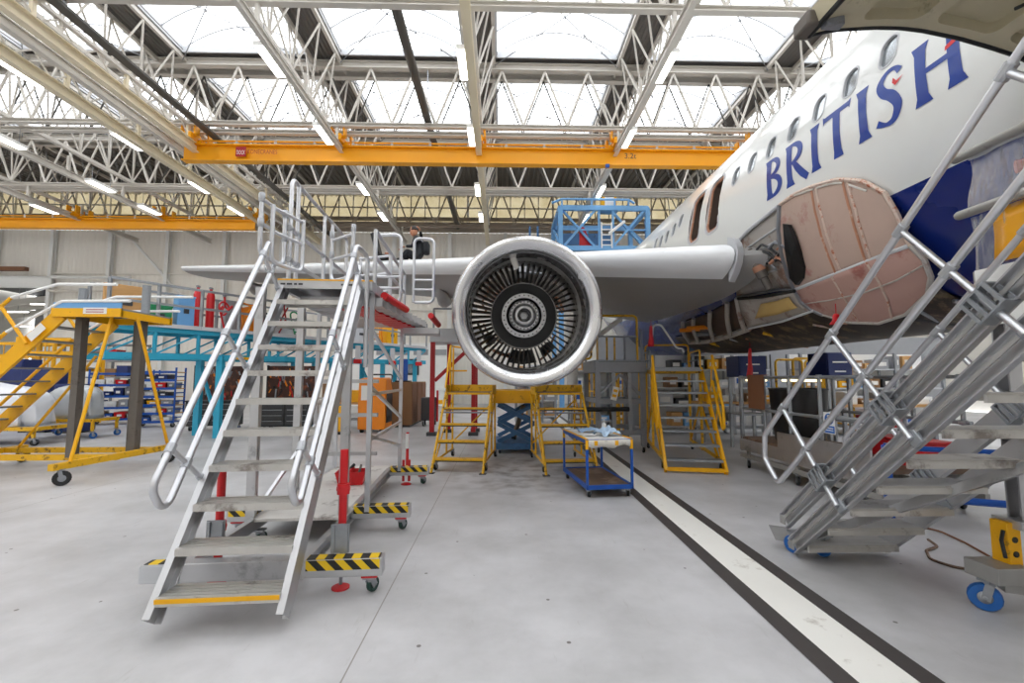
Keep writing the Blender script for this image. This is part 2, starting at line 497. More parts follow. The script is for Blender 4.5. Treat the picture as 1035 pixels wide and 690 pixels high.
# side walls, cladding
structure(MB().bb((-38.6, -9.2, 0), (24.6, -9, 14.5)).build('wall_front', M['cladding'], smooth=False))
structure(MB().bb((-38.6, -9, 0), (-38.4, 38, 14.5)).build('wall_left', M['cladding'], smooth=False))
structure(MB().bb((24.4, -9, 0), (24.6, 31, 14.5)).build('wall_right', M['cladding'], smooth=False))
# annex behind the opening at the far left
structure(MB().bb((-38, 37.8, 0), (-28, 38, 8.6)).build('wall_annex', M['grey'], smooth=False))
structure(MB().bb((-30.2, YB + 0.2, 0), (-30, 38, 8.6)).build('wall_annex_side', M['offwhite'], smooth=False))
structure(MB().bb((-38, YB + 0.2, 8.4), (-30, 38, 8.6)).build('ceiling_annex', M['dark'], smooth=False))
t = MB().ibeam((-38, YB - 0.5, 8.05), (-29.8, YB - 0.5, 8.05), 0.3, 0.75, 0.06)
structure(t.build('trim_40', M['white'], smooth=False))
structure(MB().bb((-38, YB - 0.9, 8.75), (-31.2, YB - 0.6, 9.0)).build('trim_41', M['brown'], smooth=False))
structure(MB().bb((-34.0, YB - 0.6, 0), (-33.55, YB - 0.3, 7.7)).build('trim_42', M['white'], smooth=False))
for i, yy in enumerate((32.2, 33.8, 35.6)):
    structure(MB().beam((-38, yy, 6.4), (-30.2, yy + 0.6, 7.6), 0.25, 0.4).build('trim_%d' % (43 + i), M['offwhite'], smooth=False))
for i, (x, y, z) in enumerate(((-36.6, 32.0, 6.7), (-34.4, 33.0, 6.4), (-32.4, 32.6, 6.9), (-36.0, 35, 5.6))):
    l = thing('strip_light', ['tube light hanging in the annex nearest the left edge', 'tube light hanging in the annex in the middle of the row', 'tube light hanging in the annex beside the white column', 'low tube light at the back of the annex'][i], 'light', (x, y, z), group='tube lights in the annex')
    MB().bb((x - 0.75, y - 0.1, z + 0.04), (x + 0.75, y + 0.1, z + 0.12)).build('housing', M['white'], l)
    MB().bb((x - 0.7, y - 0.07, z - 0.02), (x + 0.7, y + 0.07, z + 0.04)).build('diffuser', M['lamp'], l)
    MB().tube([(x, y, z + 0.12), (x, y, 8.4)], 0.015, 6).build('hanger', M['grey'], l)

# clerestory glazing over the back wall
def glazing(name, tint, trans, strength=1.0):
    m, nt, b = newmat(name)
    N, L = nt.nodes, nt.links
    tc = N.new('ShaderNodeTexCoord')
    no = N.new('ShaderNodeTexNoise'); no.inputs['Scale'].default_value = 1.5; no.inputs['Detail'].default_value = 6
    L.new(tc.outputs['Object'], no.inputs['Vector'])
    tr = N.new('ShaderNodeBsdfTransparent')
    mx = N.new('ShaderNodeMix'); mx.data_type = 'RGBA'
    mx.inputs['A'].default_value = hexc(tint[0]) + (1,); mx.inputs['B'].default_value = hexc(tint[1]) + (1,)
    L.new(no.outputs['Fac'], mx.inputs['Factor']); L.new(mx.outputs['Result'], tr.inputs['Color'])
    tl = N.new('ShaderNodeBsdfTranslucent'); L.new(mx.outputs['Result'], tl.inputs['Color'])
    ms = N.new('ShaderNodeMixShader'); ms.inputs[0].default_value = trans
    L.new(tl.outputs[0], ms.inputs[1]); L.new(tr.outputs[0], ms.inputs[2])
    out = [n for n in N if n.type == 'OUTPUT_MATERIAL'][0]
    L.new(ms.outputs[0], out.inputs['Surface'])
    return m
M['clerestory'] = glazing('clerestory_sheet', ('a59c84', 'bdb8aa'), 0.75)
M['rooflight'] = glazing('rooflight_sheet', ('f2f4f6', 'ffffff'), 0.8)
M['deck'] = paint('roof_deck', '6b6763', 0.6, 0.0, 0.12, 2)
M['valley'] = paint('valley_gutter', '77777a', 0.55, 0.0, 0.1, 2)
x = -38.0; i = 1
while x < 24:
    g = structure(MB().bb((x + 0.06, YB, 11.78), (min(x + 5.9, 24), YB + 0.04, 14.45)).build('window_%d' % i, M['clerestory'], smooth=False))
    f = MB()
    for k in range(7):
        f.bb((x + k * 0.98, YB - 0.05, 11.78), (x + k * 0.98 + 0.06, YB + 0.06, 14.45))
    for z in (11.78, 13.5, 14.4):
        f.bb((x, YB - 0.05, z), (min(x + 5.95, 24), YB + 0.06, z + 0.08))
    f.build('window_frame', M['offwhite'], g, smooth=False)
    x += 5.95; i += 1

# ---- roof: vaulted rooflights between dark valley strips
XV = [-0.85 + 6.12 * k for k in range(-6, 5)]
YT = [11.5, 17.45, 23.4, 29.35]
ZR = 14.42
c = MB()
for xv in XV:
    # ribbed valley strip
    rows = [[], []]
    for q in range(9):
        for dx, dz in ((0, 0), (0.05, 0.05)):
            xx = xv - 0.68 + q * 0.165 + dx
            rows[0].append(V((xx, -9, ZR + dz))); rows[1].append(V((xx, 23.6, ZR + dz)))
    c.grid(rows)
for yt in [-6.4, -0.4, 5.55] + YT[:3]:
    rows = [[], []]
    for q in range(8):
        for dy, dz in ((0, 0), (0.06, 0.05)):
            yy = yt - 0.35 + q * 0.17 + dy
            rows[0].append(V((-38, yy, ZR + 0.05 + dz))); rows[1].append(V((24, yy, ZR + 0.05 + dz)))
    c.grid(rows)
rows = [[], []]
q = -38.0
while q < 24:
    for dx, dz in ((0, 0), (0.12, 0), (0.16, 0.07), (0.29, 0.07)):
        rows[0].append(V((q + dx, 24.4, ZR + dz))); rows[1].append(V((q + dx, 31.3, ZR + dz)))
    q += 0.33
c.grid(rows)
structure(c.build('ceiling', M['deck'], smooth=False))

n = 100
for a, b in zip(XV[:-1], XV[1:]):
    x0, x1 = a + 0.66, b - 0.66
    for y0, y1 in ((-5.5, -0.9), (0.5, 5.1), (6.5, 11.1), (12.4, 17.1), (18.4, 23.0)):
        def arc(y, s=0.0, seg=10):
            return [V((x0 + (x1 - x0) * k / seg, y, ZR + 0.12 + s + 0.95 * (1 - (2 * k / seg - 1) ** 2))) for k in range(seg + 1)]
        g = structure(MB().grid([arc(y0), arc(y1)]).build('window_%d' % n, M['rooflight']))
        f = MB()
        for k in range(5):
            f.tube(arc(y0 + (y1 - y0) * k / 4, -0.02), 0.03, 6)
        f.build('window_frame', M['lightgrey'], g)
        # kerb upstand round the opening
        kb = MB()
        for xx in (x0 - 0.02, x1 + 0.02):
            kb.bb((xx - 0.03, y0, ZR - 0.05), (xx + 0.03, y1, ZR + 0.22))
        for yy in (y0, y1):
            kb.bb((x0, yy - 0.03, ZR - 0.05), (x1, yy + 0.03, ZR + 0.2))
        kb.build('kerb', M['lightgrey'], g, smooth=False)
        n += 1

# ---- roof trusses across the hall (a thing each: chords + every web bar)
names = ['nearest the camera', 'just in front of the yellow crane', 'just behind the yellow crane', 'against the glazed strip over the back wall']
pan = 6.12 / 3.5
for yt, nm in list(zip(YT, names)) + [(q + 0.62, 'rear twin of the one ' + r.replace('just ', '').replace('the yellow', 'the')) for q, r in list(zip(YT, names))[1:3]]:
    t = thing('roof_truss', 'white lattice roof truss, ' + nm, 'roof truss', (0, yt, 11.65), group='roof trusses')
    tw = yt not in YT
    tm = M['shaded_steel'] if yt > 28 else M['roof_white']  # rearmost truss is white too; its backlit shade is painted in as brown-grey
    xa, xb = XV[0] - 0.2, XV[-1] + 0.6
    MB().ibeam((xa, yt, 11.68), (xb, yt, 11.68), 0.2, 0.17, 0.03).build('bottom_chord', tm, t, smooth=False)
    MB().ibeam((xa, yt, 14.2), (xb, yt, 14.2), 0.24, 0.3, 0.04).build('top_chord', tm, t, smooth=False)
    nn = int((xb - xa) / pan)
    base = None
    for q in range(nn):
        x0 = XV[0] + q * pan
        for p0, p1 in (((x0, yt, 11.76), (x0 + pan / 2, yt, 14.06)), ((x0 + pan / 2, yt, 14.06), (x0 + pan, yt, 11.76))):
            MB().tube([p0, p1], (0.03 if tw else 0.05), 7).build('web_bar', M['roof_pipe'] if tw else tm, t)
    for q in range(0, nn, 1):
        br = MB()
        x0 = XV[0] + q * pan + pan / 2
        br.beam((x0, yt + 0.1, 14.3), (x0 - 0.28, yt + 0.1, 14.48), 0.05); br.beam((x0, yt + 0.1, 14.3), (x0 + 0.28, yt + 0.1, 14.48), 0.05)
        br.beam((x0, yt + 0.1, 14.2), (x0, yt + 0.1, 14.48), 0.05)
        if yt in YT[:3]: br.build('purlin_bracket', M['lightgrey'], t, smooth=False)

# ---- lattice girders along the hall under each valley
order = ['first', 'second', 'third', 'fourth', 'fifth', 'sixth', 'seventh', 'eighth', 'ninth', 'tenth', 'eleventh']
for gi, xv in enumerate(XV):
    t = thing('lattice_girder', 'white lattice girder running under the dark roof valley, %s from the left wall' % order[gi], 'roof girder', (xv, 17, 11.8), group='lattice girders under the valleys')
    for s in (-1, 1):
        MB().bb((xv + s * 0.55 - 0.06, 8, 14.2), (xv + s * 0.55 + 0.06, 30.8, 14.35)).build('top_chord', M['roof_white'], t, smooth=False)
    MB().bb((xv - 0.1, 8, 11.76), (xv + 0.1, 30.8, 11.9)).build('bottom_chord', M['roof_white'], t, smooth=False)
    pz = 5.95 / 4; y = 8.58
    while y + pz < 30.8:
        for s in (-1, 1):
            for p0, p1 in (((xv, y, 11.88), (xv + s * 0.55, y + pz / 2, 14.2)), ((xv + s * 0.55, y + pz / 2, 14.2), (xv, y + pz, 11.88))):
                MB().tube([p0, p1], 0.036, 6).build('web_bar', M['roof_white'], t)
        y += pz
    MB().grid([[V((xv - 0.55, 8.58 + pz * q + (pz / 2 if q % 2 else 0), 13.5)) for q in (0, 1)], [V((xv - 0.5, 8.58, 13.5)), V((xv - 0.5, 9, 13.5))]])
# thin wind-bracing rods under the rooflights
q = 0
for a, b in zip(XV[2:-1], XV[3:]):
    for y0, y1 in ((12.2, 17.2), (18.2, 23.2)):
        r = MB()
        r.tube([(a + 0.6, y0, 14.1), (b - 0.6, y1, 14.1)], 0.018, 5); r.tube([(a + 0.6, y1, 14.12), (b - 0.6, y0, 14.12)], 0.018, 5)
        for k in range(1, 6):
            f = k / 6
            r.sphere((a + 0.6 + (b - a - 1.2) * f, y0 + (y1 - y0) * f, 14.1), 0.05, 6, 4)
        structure(r.build('trim_%d' % (200 + q), M['galv'])); q += 1

# ---- runway beams along the hall
def runway(label, x, y0=6, y1=30.6, z=10.92, w=0.28, h=0.42, mat='roof_white', lattice=False):
    t = thing('runway_beam', label, 'crane rail', (x, y0, z), group='crane runway beams')
    MB().ibeam((x, y0, z), (x, y1, z), w, h, 0.035).build('beam', M[mat], t, smooth=False)
    for yt in YT + [14.5, 20.4, 26.4]:
        if y0 < yt < y1:
            MB().bb((x - 0.05, yt - 0.06, z + h / 2), (x + 0.05, yt + 0.06, 11.62 if yt in YT else 11.74)).build('hanger', M[mat], t, smooth=False)
    if lattice:
        MB().bb((x - 0.07, y0, z + 0.68), (x + 0.07, y1, z + 0.78)).build('top_rail', M['roof_white'], t, smooth=False)
        k = y0 + 2
        while k < y1 - 1.2:
            MB().tube([(x, k, z + 0.15), (x, k + 0.6, z + 0.7)], 0.03, 6).build('web_bar', M['roof_white'], t)
            MB().tube([(x, k + 0.6, z + 0.7), (x, k + 1.2, z + 0.15)], 0.03, 6).build('web_bar', M['roof_white'], t)
            k += 1.2
    return t
runway('cream runway beam carrying the left end of the long yellow crane', -12.3, w=0.24, h=0.36, mat='rail_cream', lattice=True)
runway('cream runway beam carrying the right end of the far yellow crane', -14.2, w=0.24, h=0.36, mat='rail_cream', lattice=True)
runway('white runway beam between the two long cream beams', -13.2, w=0.16, h=0.3, z=11.1)
runway('white runway beam left of the black pipe', -6.48, w=0.15, h=0.24)
runway('cream runway beam over the big engine, meeting the yellow crane', -0.9, w=0.24, h=0.3, mat='rail_cream')
runway('white runway beam right of the engine, nearest the aircraft', 4.7, w=0.16, h=0.26)
runway('white runway beam passing over the white fuselage', 10.3, w=0.16, h=0.26)
runway('white runway beam at the far left over the steel stands', -19.6, w=0.18, h=0.28)
runway('white runway beam far left, left of the lamp row', -24.4, w=0.18, h=0.28)
# black pipe hung from the roof
p = thing('roof_pipe', 'black pipe hanging lengthwise under the rooflights, left of the engine', 'pipe', (-2.95, 8, 12))
MB().tube([(-2.95, 9, 12.0), (-2.95, 30.5, 12.0)], 0.15, 12).build('pipe', M['roof_pipe'], p)
for yt in YT:
    MB().bb((-2.97, yt - 0.03, 12.1), (-2.93, yt + 0.03, 14.1)).build('hanger', M['galv'], p, smooth=False)
p = thing('roof_pipe', 'dark cable tray running lengthwise above the two cream beams', 'pipe', (-11.5, 8, 11.3))
MB().bb((-11.65, 8, 11.3), (-11.35, 30.5, 11.38)).build('tray', M['roof_pipe'], p, smooth=False)
MB().tube([(-11.6, 8, 11.43), (-11.6, 30.5, 11.43)], 0.03, 6).build('cable', M['red_dark'], p)
for yt in YT:
    MB().bb((-11.52, yt - 0.03, 11.38), (-11.48, yt + 0.03, 11.62)).build('hanger', M['galv'], p, smooth=False)

# ---- hall lamps
def hall_lamp(x, y, z, label):
    l = thing('hall_lamp', label, 'light', (x, y, z), group='bright strip lamps under the roof')
    MB().bb((x - 0.19, y - 0.68, z), (x + 0.19, y + 0.68, z + 0.12)).build('housing', M['white'], l, smooth=False)
    MB().bb((x - 0.16, y - 0.64, z - 0.03), (x + 0.16, y + 0.64, z)).build('diffuser', M['lamp'], l, smooth=False)
    for s in (-0.5, 0.5):
        MB().tube([(x, y + s, z + 0.12), (x, y + s, 11.6)], 0.012, 5).build('hanger', M['grey'], l)
od = ['nearest', 'second', 'third', 'farthest']
for xr, nm in ((-1.08, 'beside the central cream beam'), (-6.68, 'left of the black pipe'), (4.85, 'over the gap between engine and fuselage'), (-14.5, 'along the lower cream beam'), (-19.2, 'in the row left of the cream beams'), (-24.8, 'in the row at the far left')):
    for k, y in enumerate([12.7, 16.7, 21.65, 25.4] if xr > -10 else [13.4, 17.4, 21.65, 24.7]):
        hall_lamp(xr, y, 10.85, 'bright strip lamp %s, %s in its row' % (nm, od[k]))
# ------------------------------------------------------------------ overhead cranes
def crane(label, x0, x1, y, z0, z1, rails):
    t = thing('overhead_crane', label, 'crane', (x0, y, z0))
    h = z1 - z0
    MB().ibeam((x0, y, z0 + h / 2), (x1, y, z0 + h / 2), 0.34, h, 0.05).build('girder', M['crane'], t, smooth=False)
    # conductor rail and clips over the girder
    MB().tube([(x0 + 0.2, y - 0.12, z1 + 0.12), (x1 - 0.2, y - 0.12, z1 + 0.12)], 0.04, 6).build('conductor_rail', M['crane'], t)
    k = x0 + 0.6
    while k < x1:
        MB().bb((k - 0.05, y - 0.15, z1), (k + 0.05, y - 0.08, z1 + 0.2)).build('clip', M['lightgrey'], t, smooth=False)
        k += 1.55
    for xr in rails:
        c = MB().bb((xr - 0.16, y - 0.6, z1 + 0.02), (xr + 0.16, y + 0.6, z1 + 0.26))
        c.bb((xr - 0.3, y - 0.2, z1 - 0.02), (xr + 0.3, y + 0.2, z1 + 0.1))
        o = c.build('end_carriage', M['crane'], t, smooth=False)
        for sy in (-0.42, 0.42):
            w = MB()
            for sx in (-1, 1):
                w.bb((xr + sx * 0.25 - 0.03, y + sy - 0.14, z1 + 0.2), (xr + sx * 0.25 + 0.03, y + sy + 0.14, z1 + 0.62))
                w.cyl((xr + sx * 0.25, y + sy, z1 + 0.52), (xr + sx * 0.18, y + sy, z1 + 0.52), 0.09, 10)
            w.bb((xr - 0.28, y + sy - 0.08, z1 + 0.16), (xr + 0.28, y + sy + 0.08, z1 + 0.24))
            w.build('trolley', M['crane'], o)
    return t
YC = 18.0
zc0 = at(460, 166.5, Y=YC).z; zc1 = at(460, 150, Y=YC).z
xl = at(186, 157, Y=YC).x
t = crane('long yellow overhead crane girder with red lettering spanning the hall over the engine', xl, 10.6, YC, zc0, zc1, (-12.3, -6.48, -0.9, 4.7, 10.3))
# lettering on the girder
yf = YC - 0.18
hz = zc1 - zc0
p = at(238, 161.5, Y=yf)
bx = MB().bb((p.x, yf - 0.012, zc0 + hz * 0.22), (p.x + 0.40, yf, zc0 + hz * 0.80)).build('nameplate', M['red_dark'], t, smooth=False)
mb, w = text_mb('DOCK', 0.25, (p.x + 0.03, yf - 0.014, zc0 + hz * 0.34), (1, 0, 0), (0, 0, 1), 0.002)
for v in mb.v: v.x = p.x + 0.03 + (v.x - p.x - 0.03) * 0.34 / w
mb.build('lettering', M['white'], bx, smooth=False)
mb, w = text_mb('KONECRANES', 0.25, (p.x + 0.44, yf - 0.006, zc0 + hz * 0.39), (1, 0, 0), (0, 0, 1), 0.002)
q = p.x + 0.44
for v in mb.v: v.x = q + (v.x - q) * 1.2 / w
mb.build('lettering', M['red_dark'], t, smooth=False, label='red maker lettering')
p = at(631, 162, Y=yf)
mb, w = text_mb('3.2t', 0.32, (p.x, yf - 0.006, zc0 + hz * 0.38), (1, 0, 0), (0, 0, 1), 0.002)
mb.build('capacity_mark', M['black'], t, smooth=False, label='black capacity marking')
MB().bb((at(612, 160, Y=yf).x, yf - 0.05, zc0 - 0.12), (at(612, 160, Y=yf).x + 0.15, yf + 0.05, zc0)).build('limit_switch', M['blue'], t)

YC2 = 26.3
z0 = at(120, 231.5, Y=YC2).z; z1 = at(120, 221.5, Y=YC2).z
crane('far yellow overhead crane girder along the left wall, low behind the steel trusses', -29.5, at(258, 226, Y=YC2).x, YC2, z0, z1, (-14.2, -19.6, -24.4))
# ------------------------------------------------------------------ the airliner
FX, FZ, FA, FB = 6.0, 4.58, 1.95, 2.18
ZBLUE = 3.64

def fus_prof(y):
    """scale and centre lift of the hull along its length (nose towards the camera side)"""
    if y < 0.0:
        t = min(1, (0.0 - y) / 6.4)
        s = math.sqrt(max(0.0, 1 - t ** 2.2)); return max(s, 0.02), -0.55 * t * t
    if y > 15.5:
        t = min(1, (y - 15.5) / 11.5)
        s = 1 - 0.9 * t ** 1.5; return s, 1.75 * t ** 1.5
    return 1.0, 0.0

def fus_pt(y, th, off=0.0):
    """th measured from the side facing the camera, upwards positive"""
    s, dz = fus_prof(y)
    return V((FX - (FA * s + off) * math.cos(th), y, FZ + dz + (FB * s + off) * math.sin(th)))

def fus_hit(px, py, off=0.0):
    r = ray(px, py)
    a, b = FA + off, FB + off
    A = (r.x / a) ** 2 + (r.z / b) ** 2
    ox, oz = -FX, EYE - FZ
    B = 2 * (ox * r.x / a ** 2 + oz * r.z / b ** 2)
    C = (ox / a) ** 2 + (oz / b) ** 2 - 1
    D = B * B - 4 * A * C
    t = (-B - math.sqrt(max(0, D))) / (2 * A)
    p = V((0, 0, EYE)) + r * t
    return p

def th_of(p):
    return math.atan2((p.z - FZ) / FB, (FX - p.x) / FA)

def th_z(z):
    return math.asin((z - FZ) / FB)

M['ac_white'] = paint('aircraft_white', 'eceeec', 0.22, 0, 0.02, 0.6, coat=0.5)
M['ac_blue'] = paint('aircraft_blue', '122a78', 0.25, 0, 0.06, 0.8, coat=0.5)
M['ac_letter'] = paint('livery_blue', '24469c', 0.3, 0, 0.04, 2, coat=0.3)
M['ac_red'] = paint('mark_red', 'd8383c', 0.3, 0, 0.04, 2)
M['primer'] = paint('pink_primer', 'bfa698', 0.5, 0, 0.12, 3, 0.05, spots='ae7e74', spot_amt=0.36, spot_scale=2.2)
M['primer_red'] = paint('red_primer', 'bc978c', 0.45, 0, 0.1, 3, 0.05, spots='a0655c', spot_amt=0.42, spot_scale=1.7)
M['primer_grey'] = paint('grey_primer', 'b4aea8', 0.5, 0, 0.1, 4, spots='8f7468', spot_amt=0.40)
M['copper'] = paint('copper_primer', 'b98468', 0.5, 0.0, 0.12, 8, spots='d8c0ac', spot_amt=0.38, spot_scale=8)
M['edge_strip'] = paint('pale_edge_strip', 'd6c2b4', 0.5, 0.1, 0.12, 14, spots='b46c4c', spot_amt=0.42, spot_scale=14)
M['wing_grey'] = paint('wing_underside', '989694', 0.4, 0, 0.06, 1.0, spots='8a8680', spot_amt=0.28)
M['wing_white'] = paint('wing_leading_edge', 'e6e8ea', 0.3, 0.05, 0.03, 1.0, coat=0.2)
M['chrome'] = paint('polished_lip', 'dadadc', 0.24, 1.0, 0.05, 3)
M['titan'] = paint('titanium', '8d8a86', 0.38, 0.8, 0.15, 6)
M['liner'] = paint('inlet_liner', 'b4b3b0', 0.4, 0.15, 0.1, 5)
M['hub_black'] = paint('hub_black', '141416', 0.5, 0.1, 0.2, 8)
M['vane'] = paint('vane_metal', '2c2620', 0.45, 0.2, 0.2, 12)
M['inner'] = paint('hull_interior', '5a4a42', 0.6, 0, 0.3, 4)
M['glass'] = paint('cabin_pane', '9aa0a4', 0.08, 0.75, 0.15, 2, coat=0.6)
M['door_in'] = paint('door_inner_primer', 'c4bba0', 0.5, 0.05, 0.1, 5, spots='8d8468', spot_amt=0.34)

air = thing('airliner', 'white and blue airliner with big blue lettering, stripped belly panels and a bare engine inlet', 'aeroplane', (6.0, 6.0, 0))

# hull as one closed surface, blue below the paint line
def hull():
    tb = th_z(ZBLUE)
    ths = [tb + (PI / 2 - tb) * k / 18 for k in range(19)]
    ths += [PI / 2 + (PI / 2 - tb) * k / 18 for k in range(1, 19)]         # to the far side paint line
    low = [PI - tb + (PI + 2 * tb) * k / 16 for k in range(1, 16)]
    full = ths + low
    ys = [-6.4, -6.3, -6.1, -5.7, -5.0, -4, -3, -2, -1, 0] + [0.5 * k for k in range(1, 31)] + [15.5, 16.5, 17.5, 18.5, 20, 21.5, 23, 25, 27]
    mb = MB()
    nb = len(ths); n = len(full)
    vs = [fus_pt(y, t) for y in ys for t in full]
    mb.v = vs
    for i in range(len(ys) - 1):
        for j in range(n):
            mb.f.append([i * n + j, i * n + (j + 1) % n, (i + 1) * n + (j + 1) % n, (i + 1) * n + j])
            mb.m.append(0 if j < nb - 1 else 1)
    mb.f.append(list(range(n - 1, -1, -1))); mb.m.append(0)
    mb.f.append([(len(ys) - 1) * n + j for j in range(n)]); mb.m.append(0)
    return mb

def rrect(w, h, r, seg=5):
    out = []
    for cx, cy, a0 in ((w / 2 - r, h / 2 - r, 0), (-w / 2 + r, h / 2 - r, 90), (-w / 2 + r, -h / 2 + r, 180), (w / 2 - r, -h / 2 + r, 270)):
        for k in range(seg + 1):
            a = math.radians(a0 + 90 * k / seg)
            out.append((cx + r * math.cos(a), cy + r * math.sin(a)))
    return out

def bool_cut(o, cutters):
    """cut pockets out of a solid and keep the result as plain mesh"""
    cob = []
    for mb, idx in cutters:
        mb.m = [idx] * len(mb.f)
    big = MB()
    for mb, idx in cutters:
        b = len(big.v); big.v.extend(mb.v); big.f.extend([[b + i for i in f] for f in mb.f]); big.m.extend(mb.m)
    c = big.build('cutter', list(o.data.materials), None, smooth=False)
    c.location = -(WORLD[root_of(o).name] or V((0, 0, 0))) if o.parent else V((0, 0, 0))
    par = o.parent
    o.parent = None
    md = o.modifiers.new('b', 'BOOLEAN'); md.operation = 'DIFFERENCE'; md.object = c; md.solver = 'EXACT'; md.material_mode = 'INDEX'
    dg = bpy.context.evaluated_depsgraph_get(); dg.update()
    me = bpy.data.meshes.new_from_object(o.evaluated_get(dg))
    o.modifiers.clear()
    o.data = me
    o.parent = par
    bpy.data.objects.remove(c)
    me.polygons.foreach_set('use_smooth', [True] * len(me.polygons))
    me.set_sharp_from_angle(angle=math.radians(30))

def wrap(poly2, y0, z0, off):
    """flat outline (u along the hull towards the nose, v up the skin) laid on the hull"""
    th0 = th_z(z0)
    R = 2.05
    return [fus_pt(y0 - u, th0 + v / R, off) for u, v in poly2]

def plug(poly2, y0, z0, o_out, o_in):
    a = wrap(poly2, y0, z0, o_out); b = wrap(poly2, y0, z0, o_in)
    n = len(a)
    return MB().add(a + b, [tuple(range(n)), tuple(range(2 * n - 1, n - 1, -1))] + [(i, (i + 1) % n, n + (i + 1) % n, n + i) for i in range(n)])

def ring(poly_o, poly_i, y0, z0, off, off_in):
    a = wrap(poly_o, y0, z0, off); b = wrap(poly_i, y0, z0, off); c = wrap(poly_i, y0, z0, off_in); d = wrap(poly_o, y0, z0, off_in)
    n = len(a)
    fs = []
    for k in range(4):
        fs += [(k * n + i, k * n + (i + 1) % n, ((k + 1) % 4) * n + (i + 1) % n, ((k + 1) % 4) * n + i) for i in range(n)]
    return MB().add(a + b + c + d, fs)

hb = hull()
fus = hb.build('fuselage', [M['ac_white'], M['ac_blue'], M['copper'], M['inner']], air)
win = []
for k in range(-9, 8):
    y = 4.463 + 0.5315 * k if k < 99 else 0
    win.append((4.463 + 0.5315 * k, 5.12 + 0.0288 * 0.5315 * k))
wins_ahead = [w for w in win if w[0] < 7.9]
aft = [(fus_hit(x, yy).y, fus_hit(x, yy).z) for x, yy in ((688, 223), (681, 232), (674, 239), (668, 243.5), (662.5, 246))]
wins = wins_ahead + aft
exits = [fus_hit(720.5, 206), fus_hit(702.5, 219)]
cut = []
for y, z in wins:
    cut.append((plug(rrect(0.21, 0.315, 0.09), y, z, 0.05, -0.035), 2))
for e in exits:
    cut.append((plug(rrect(0.53, 1.02, 0.16), e.y, e.z, 0.06, -0.26), 3))
bool_cut(fus, cut)
for y, z in wins:
    r = ring(rrect(0.235, 0.345, 0.1), rrect(0.2, 0.305, 0.088), y, z, 0.004, -0.03).build('window_surround', M['lightgrey'], air)
    plug(rrect(0.2, 0.305, 0.088), y, z, -0.022, -0.032).build('window_pane', M['glass'], r)
for e in exits:
    r = ring(rrect(0.60, 1.10, 0.19), rrect(0.52, 1.01, 0.155), e.y, e.z, 0.006, -0.03).build('exit_surround', M['lightgrey'], air)
    ring(rrect(0.525, 1.015, 0.155), rrect(0.44, 0.93, 0.12), e.y, e.z, -0.02, -0.05).build('exit_frame', M['copper'], r)
    k = MB()
    for v in (-0.25, 0.02, 0.28):
        pp = wrap([(-0.2, v), (0.2, v), (0.2, v + 0.13), (-0.2, v + 0.13)], e.y, e.z, -0.20)
        pq = wrap([(-0.2, v), (0.2, v), (0.2, v + 0.13), (-0.2, v + 0.13)], e.y, e.z, -0.22)
        k.add(pp + pq, [(0, 1, 2, 3), (7, 6, 5, 4), (0, 1, 5, 4), (1, 2, 6, 5), (2, 3, 7, 6), (3, 0, 4, 7)])
    k.build('cabin_panel', M['offwhite'], r, smooth=False)

# ---- the lettering on the hull
def stem(x0, x1, fl=0.05):
    return [(x0 - fl, 0), (x1 + fl, 0), (x1, 0.14), (x1 - 0.005, 0.5), (x1, 0.86), (x1 + fl, 1), (x0 - fl, 1), (x0, 0.86), (x0 + 0.005, 0.5), (x0, 0.14)]
def stroke(pts, ws):
    L, R = [], []
    for i, p in enumerate(pts):
        a = V(pts[max(0, i - 1)] + (0,)) if i else V(p + (0,)); b = V(pts[min(len(pts) - 1, i + 1)] + (0,))
        d = (b - a).normalized(); nrm = V((-d.y, d.x, 0)) * (ws[i] / 2)
        L.append((p[0] + nrm.x, p[1] + nrm.y)); R.append((p[0] - nrm.x, p[1] - nrm.y))
    return L, R
def bowl(cx, cy, rx, ry, a0, a1, w0, w1, n=16):
    pts, ws = [], []
    for k in range(n + 1):
        t = k / n; a = math.radians(a0 + (a1 - a0) * t)
        pts.append((cx + rx * math.cos(a), cy + ry * math.sin(a))); ws.append(w0 + (w1 - w0) * math.sin(PI * t))
    return ('s',) + stroke(pts, ws)
def cubic(pts, ws, n=28):
    # Catmull-Rom through the points
    P = [pts[0]] + list(pts) + [pts[-1]]; W = [ws[0]] + list(ws) + [ws[-1]]
    op, ow = [], []
    segs = len(pts) - 1; per = n // segs
    for i in range(segs):
        for k in range(per + (1 if i == segs - 1 else 0)):
            t = k / per
            c = []
            for ax in (0, 1):
                p0, p1, p2, p3 = P[i][ax], P[i + 1][ax], P[i + 2][ax], P[i + 3][ax]
                c.append(0.5 * (2 * p1 + (p2 - p0) * t + (2 * p0 - 5 * p1 + 4 * p2 - p3) * t * t + (3 * p1 - p0 - 3 * p2 + p3) * t ** 3))
            op.append(tuple(c)); ow.append(W[i + 1] * (1 - t) + W[i + 2] * t)
    return ('s',) + stroke(op, ow)
S = 0.185
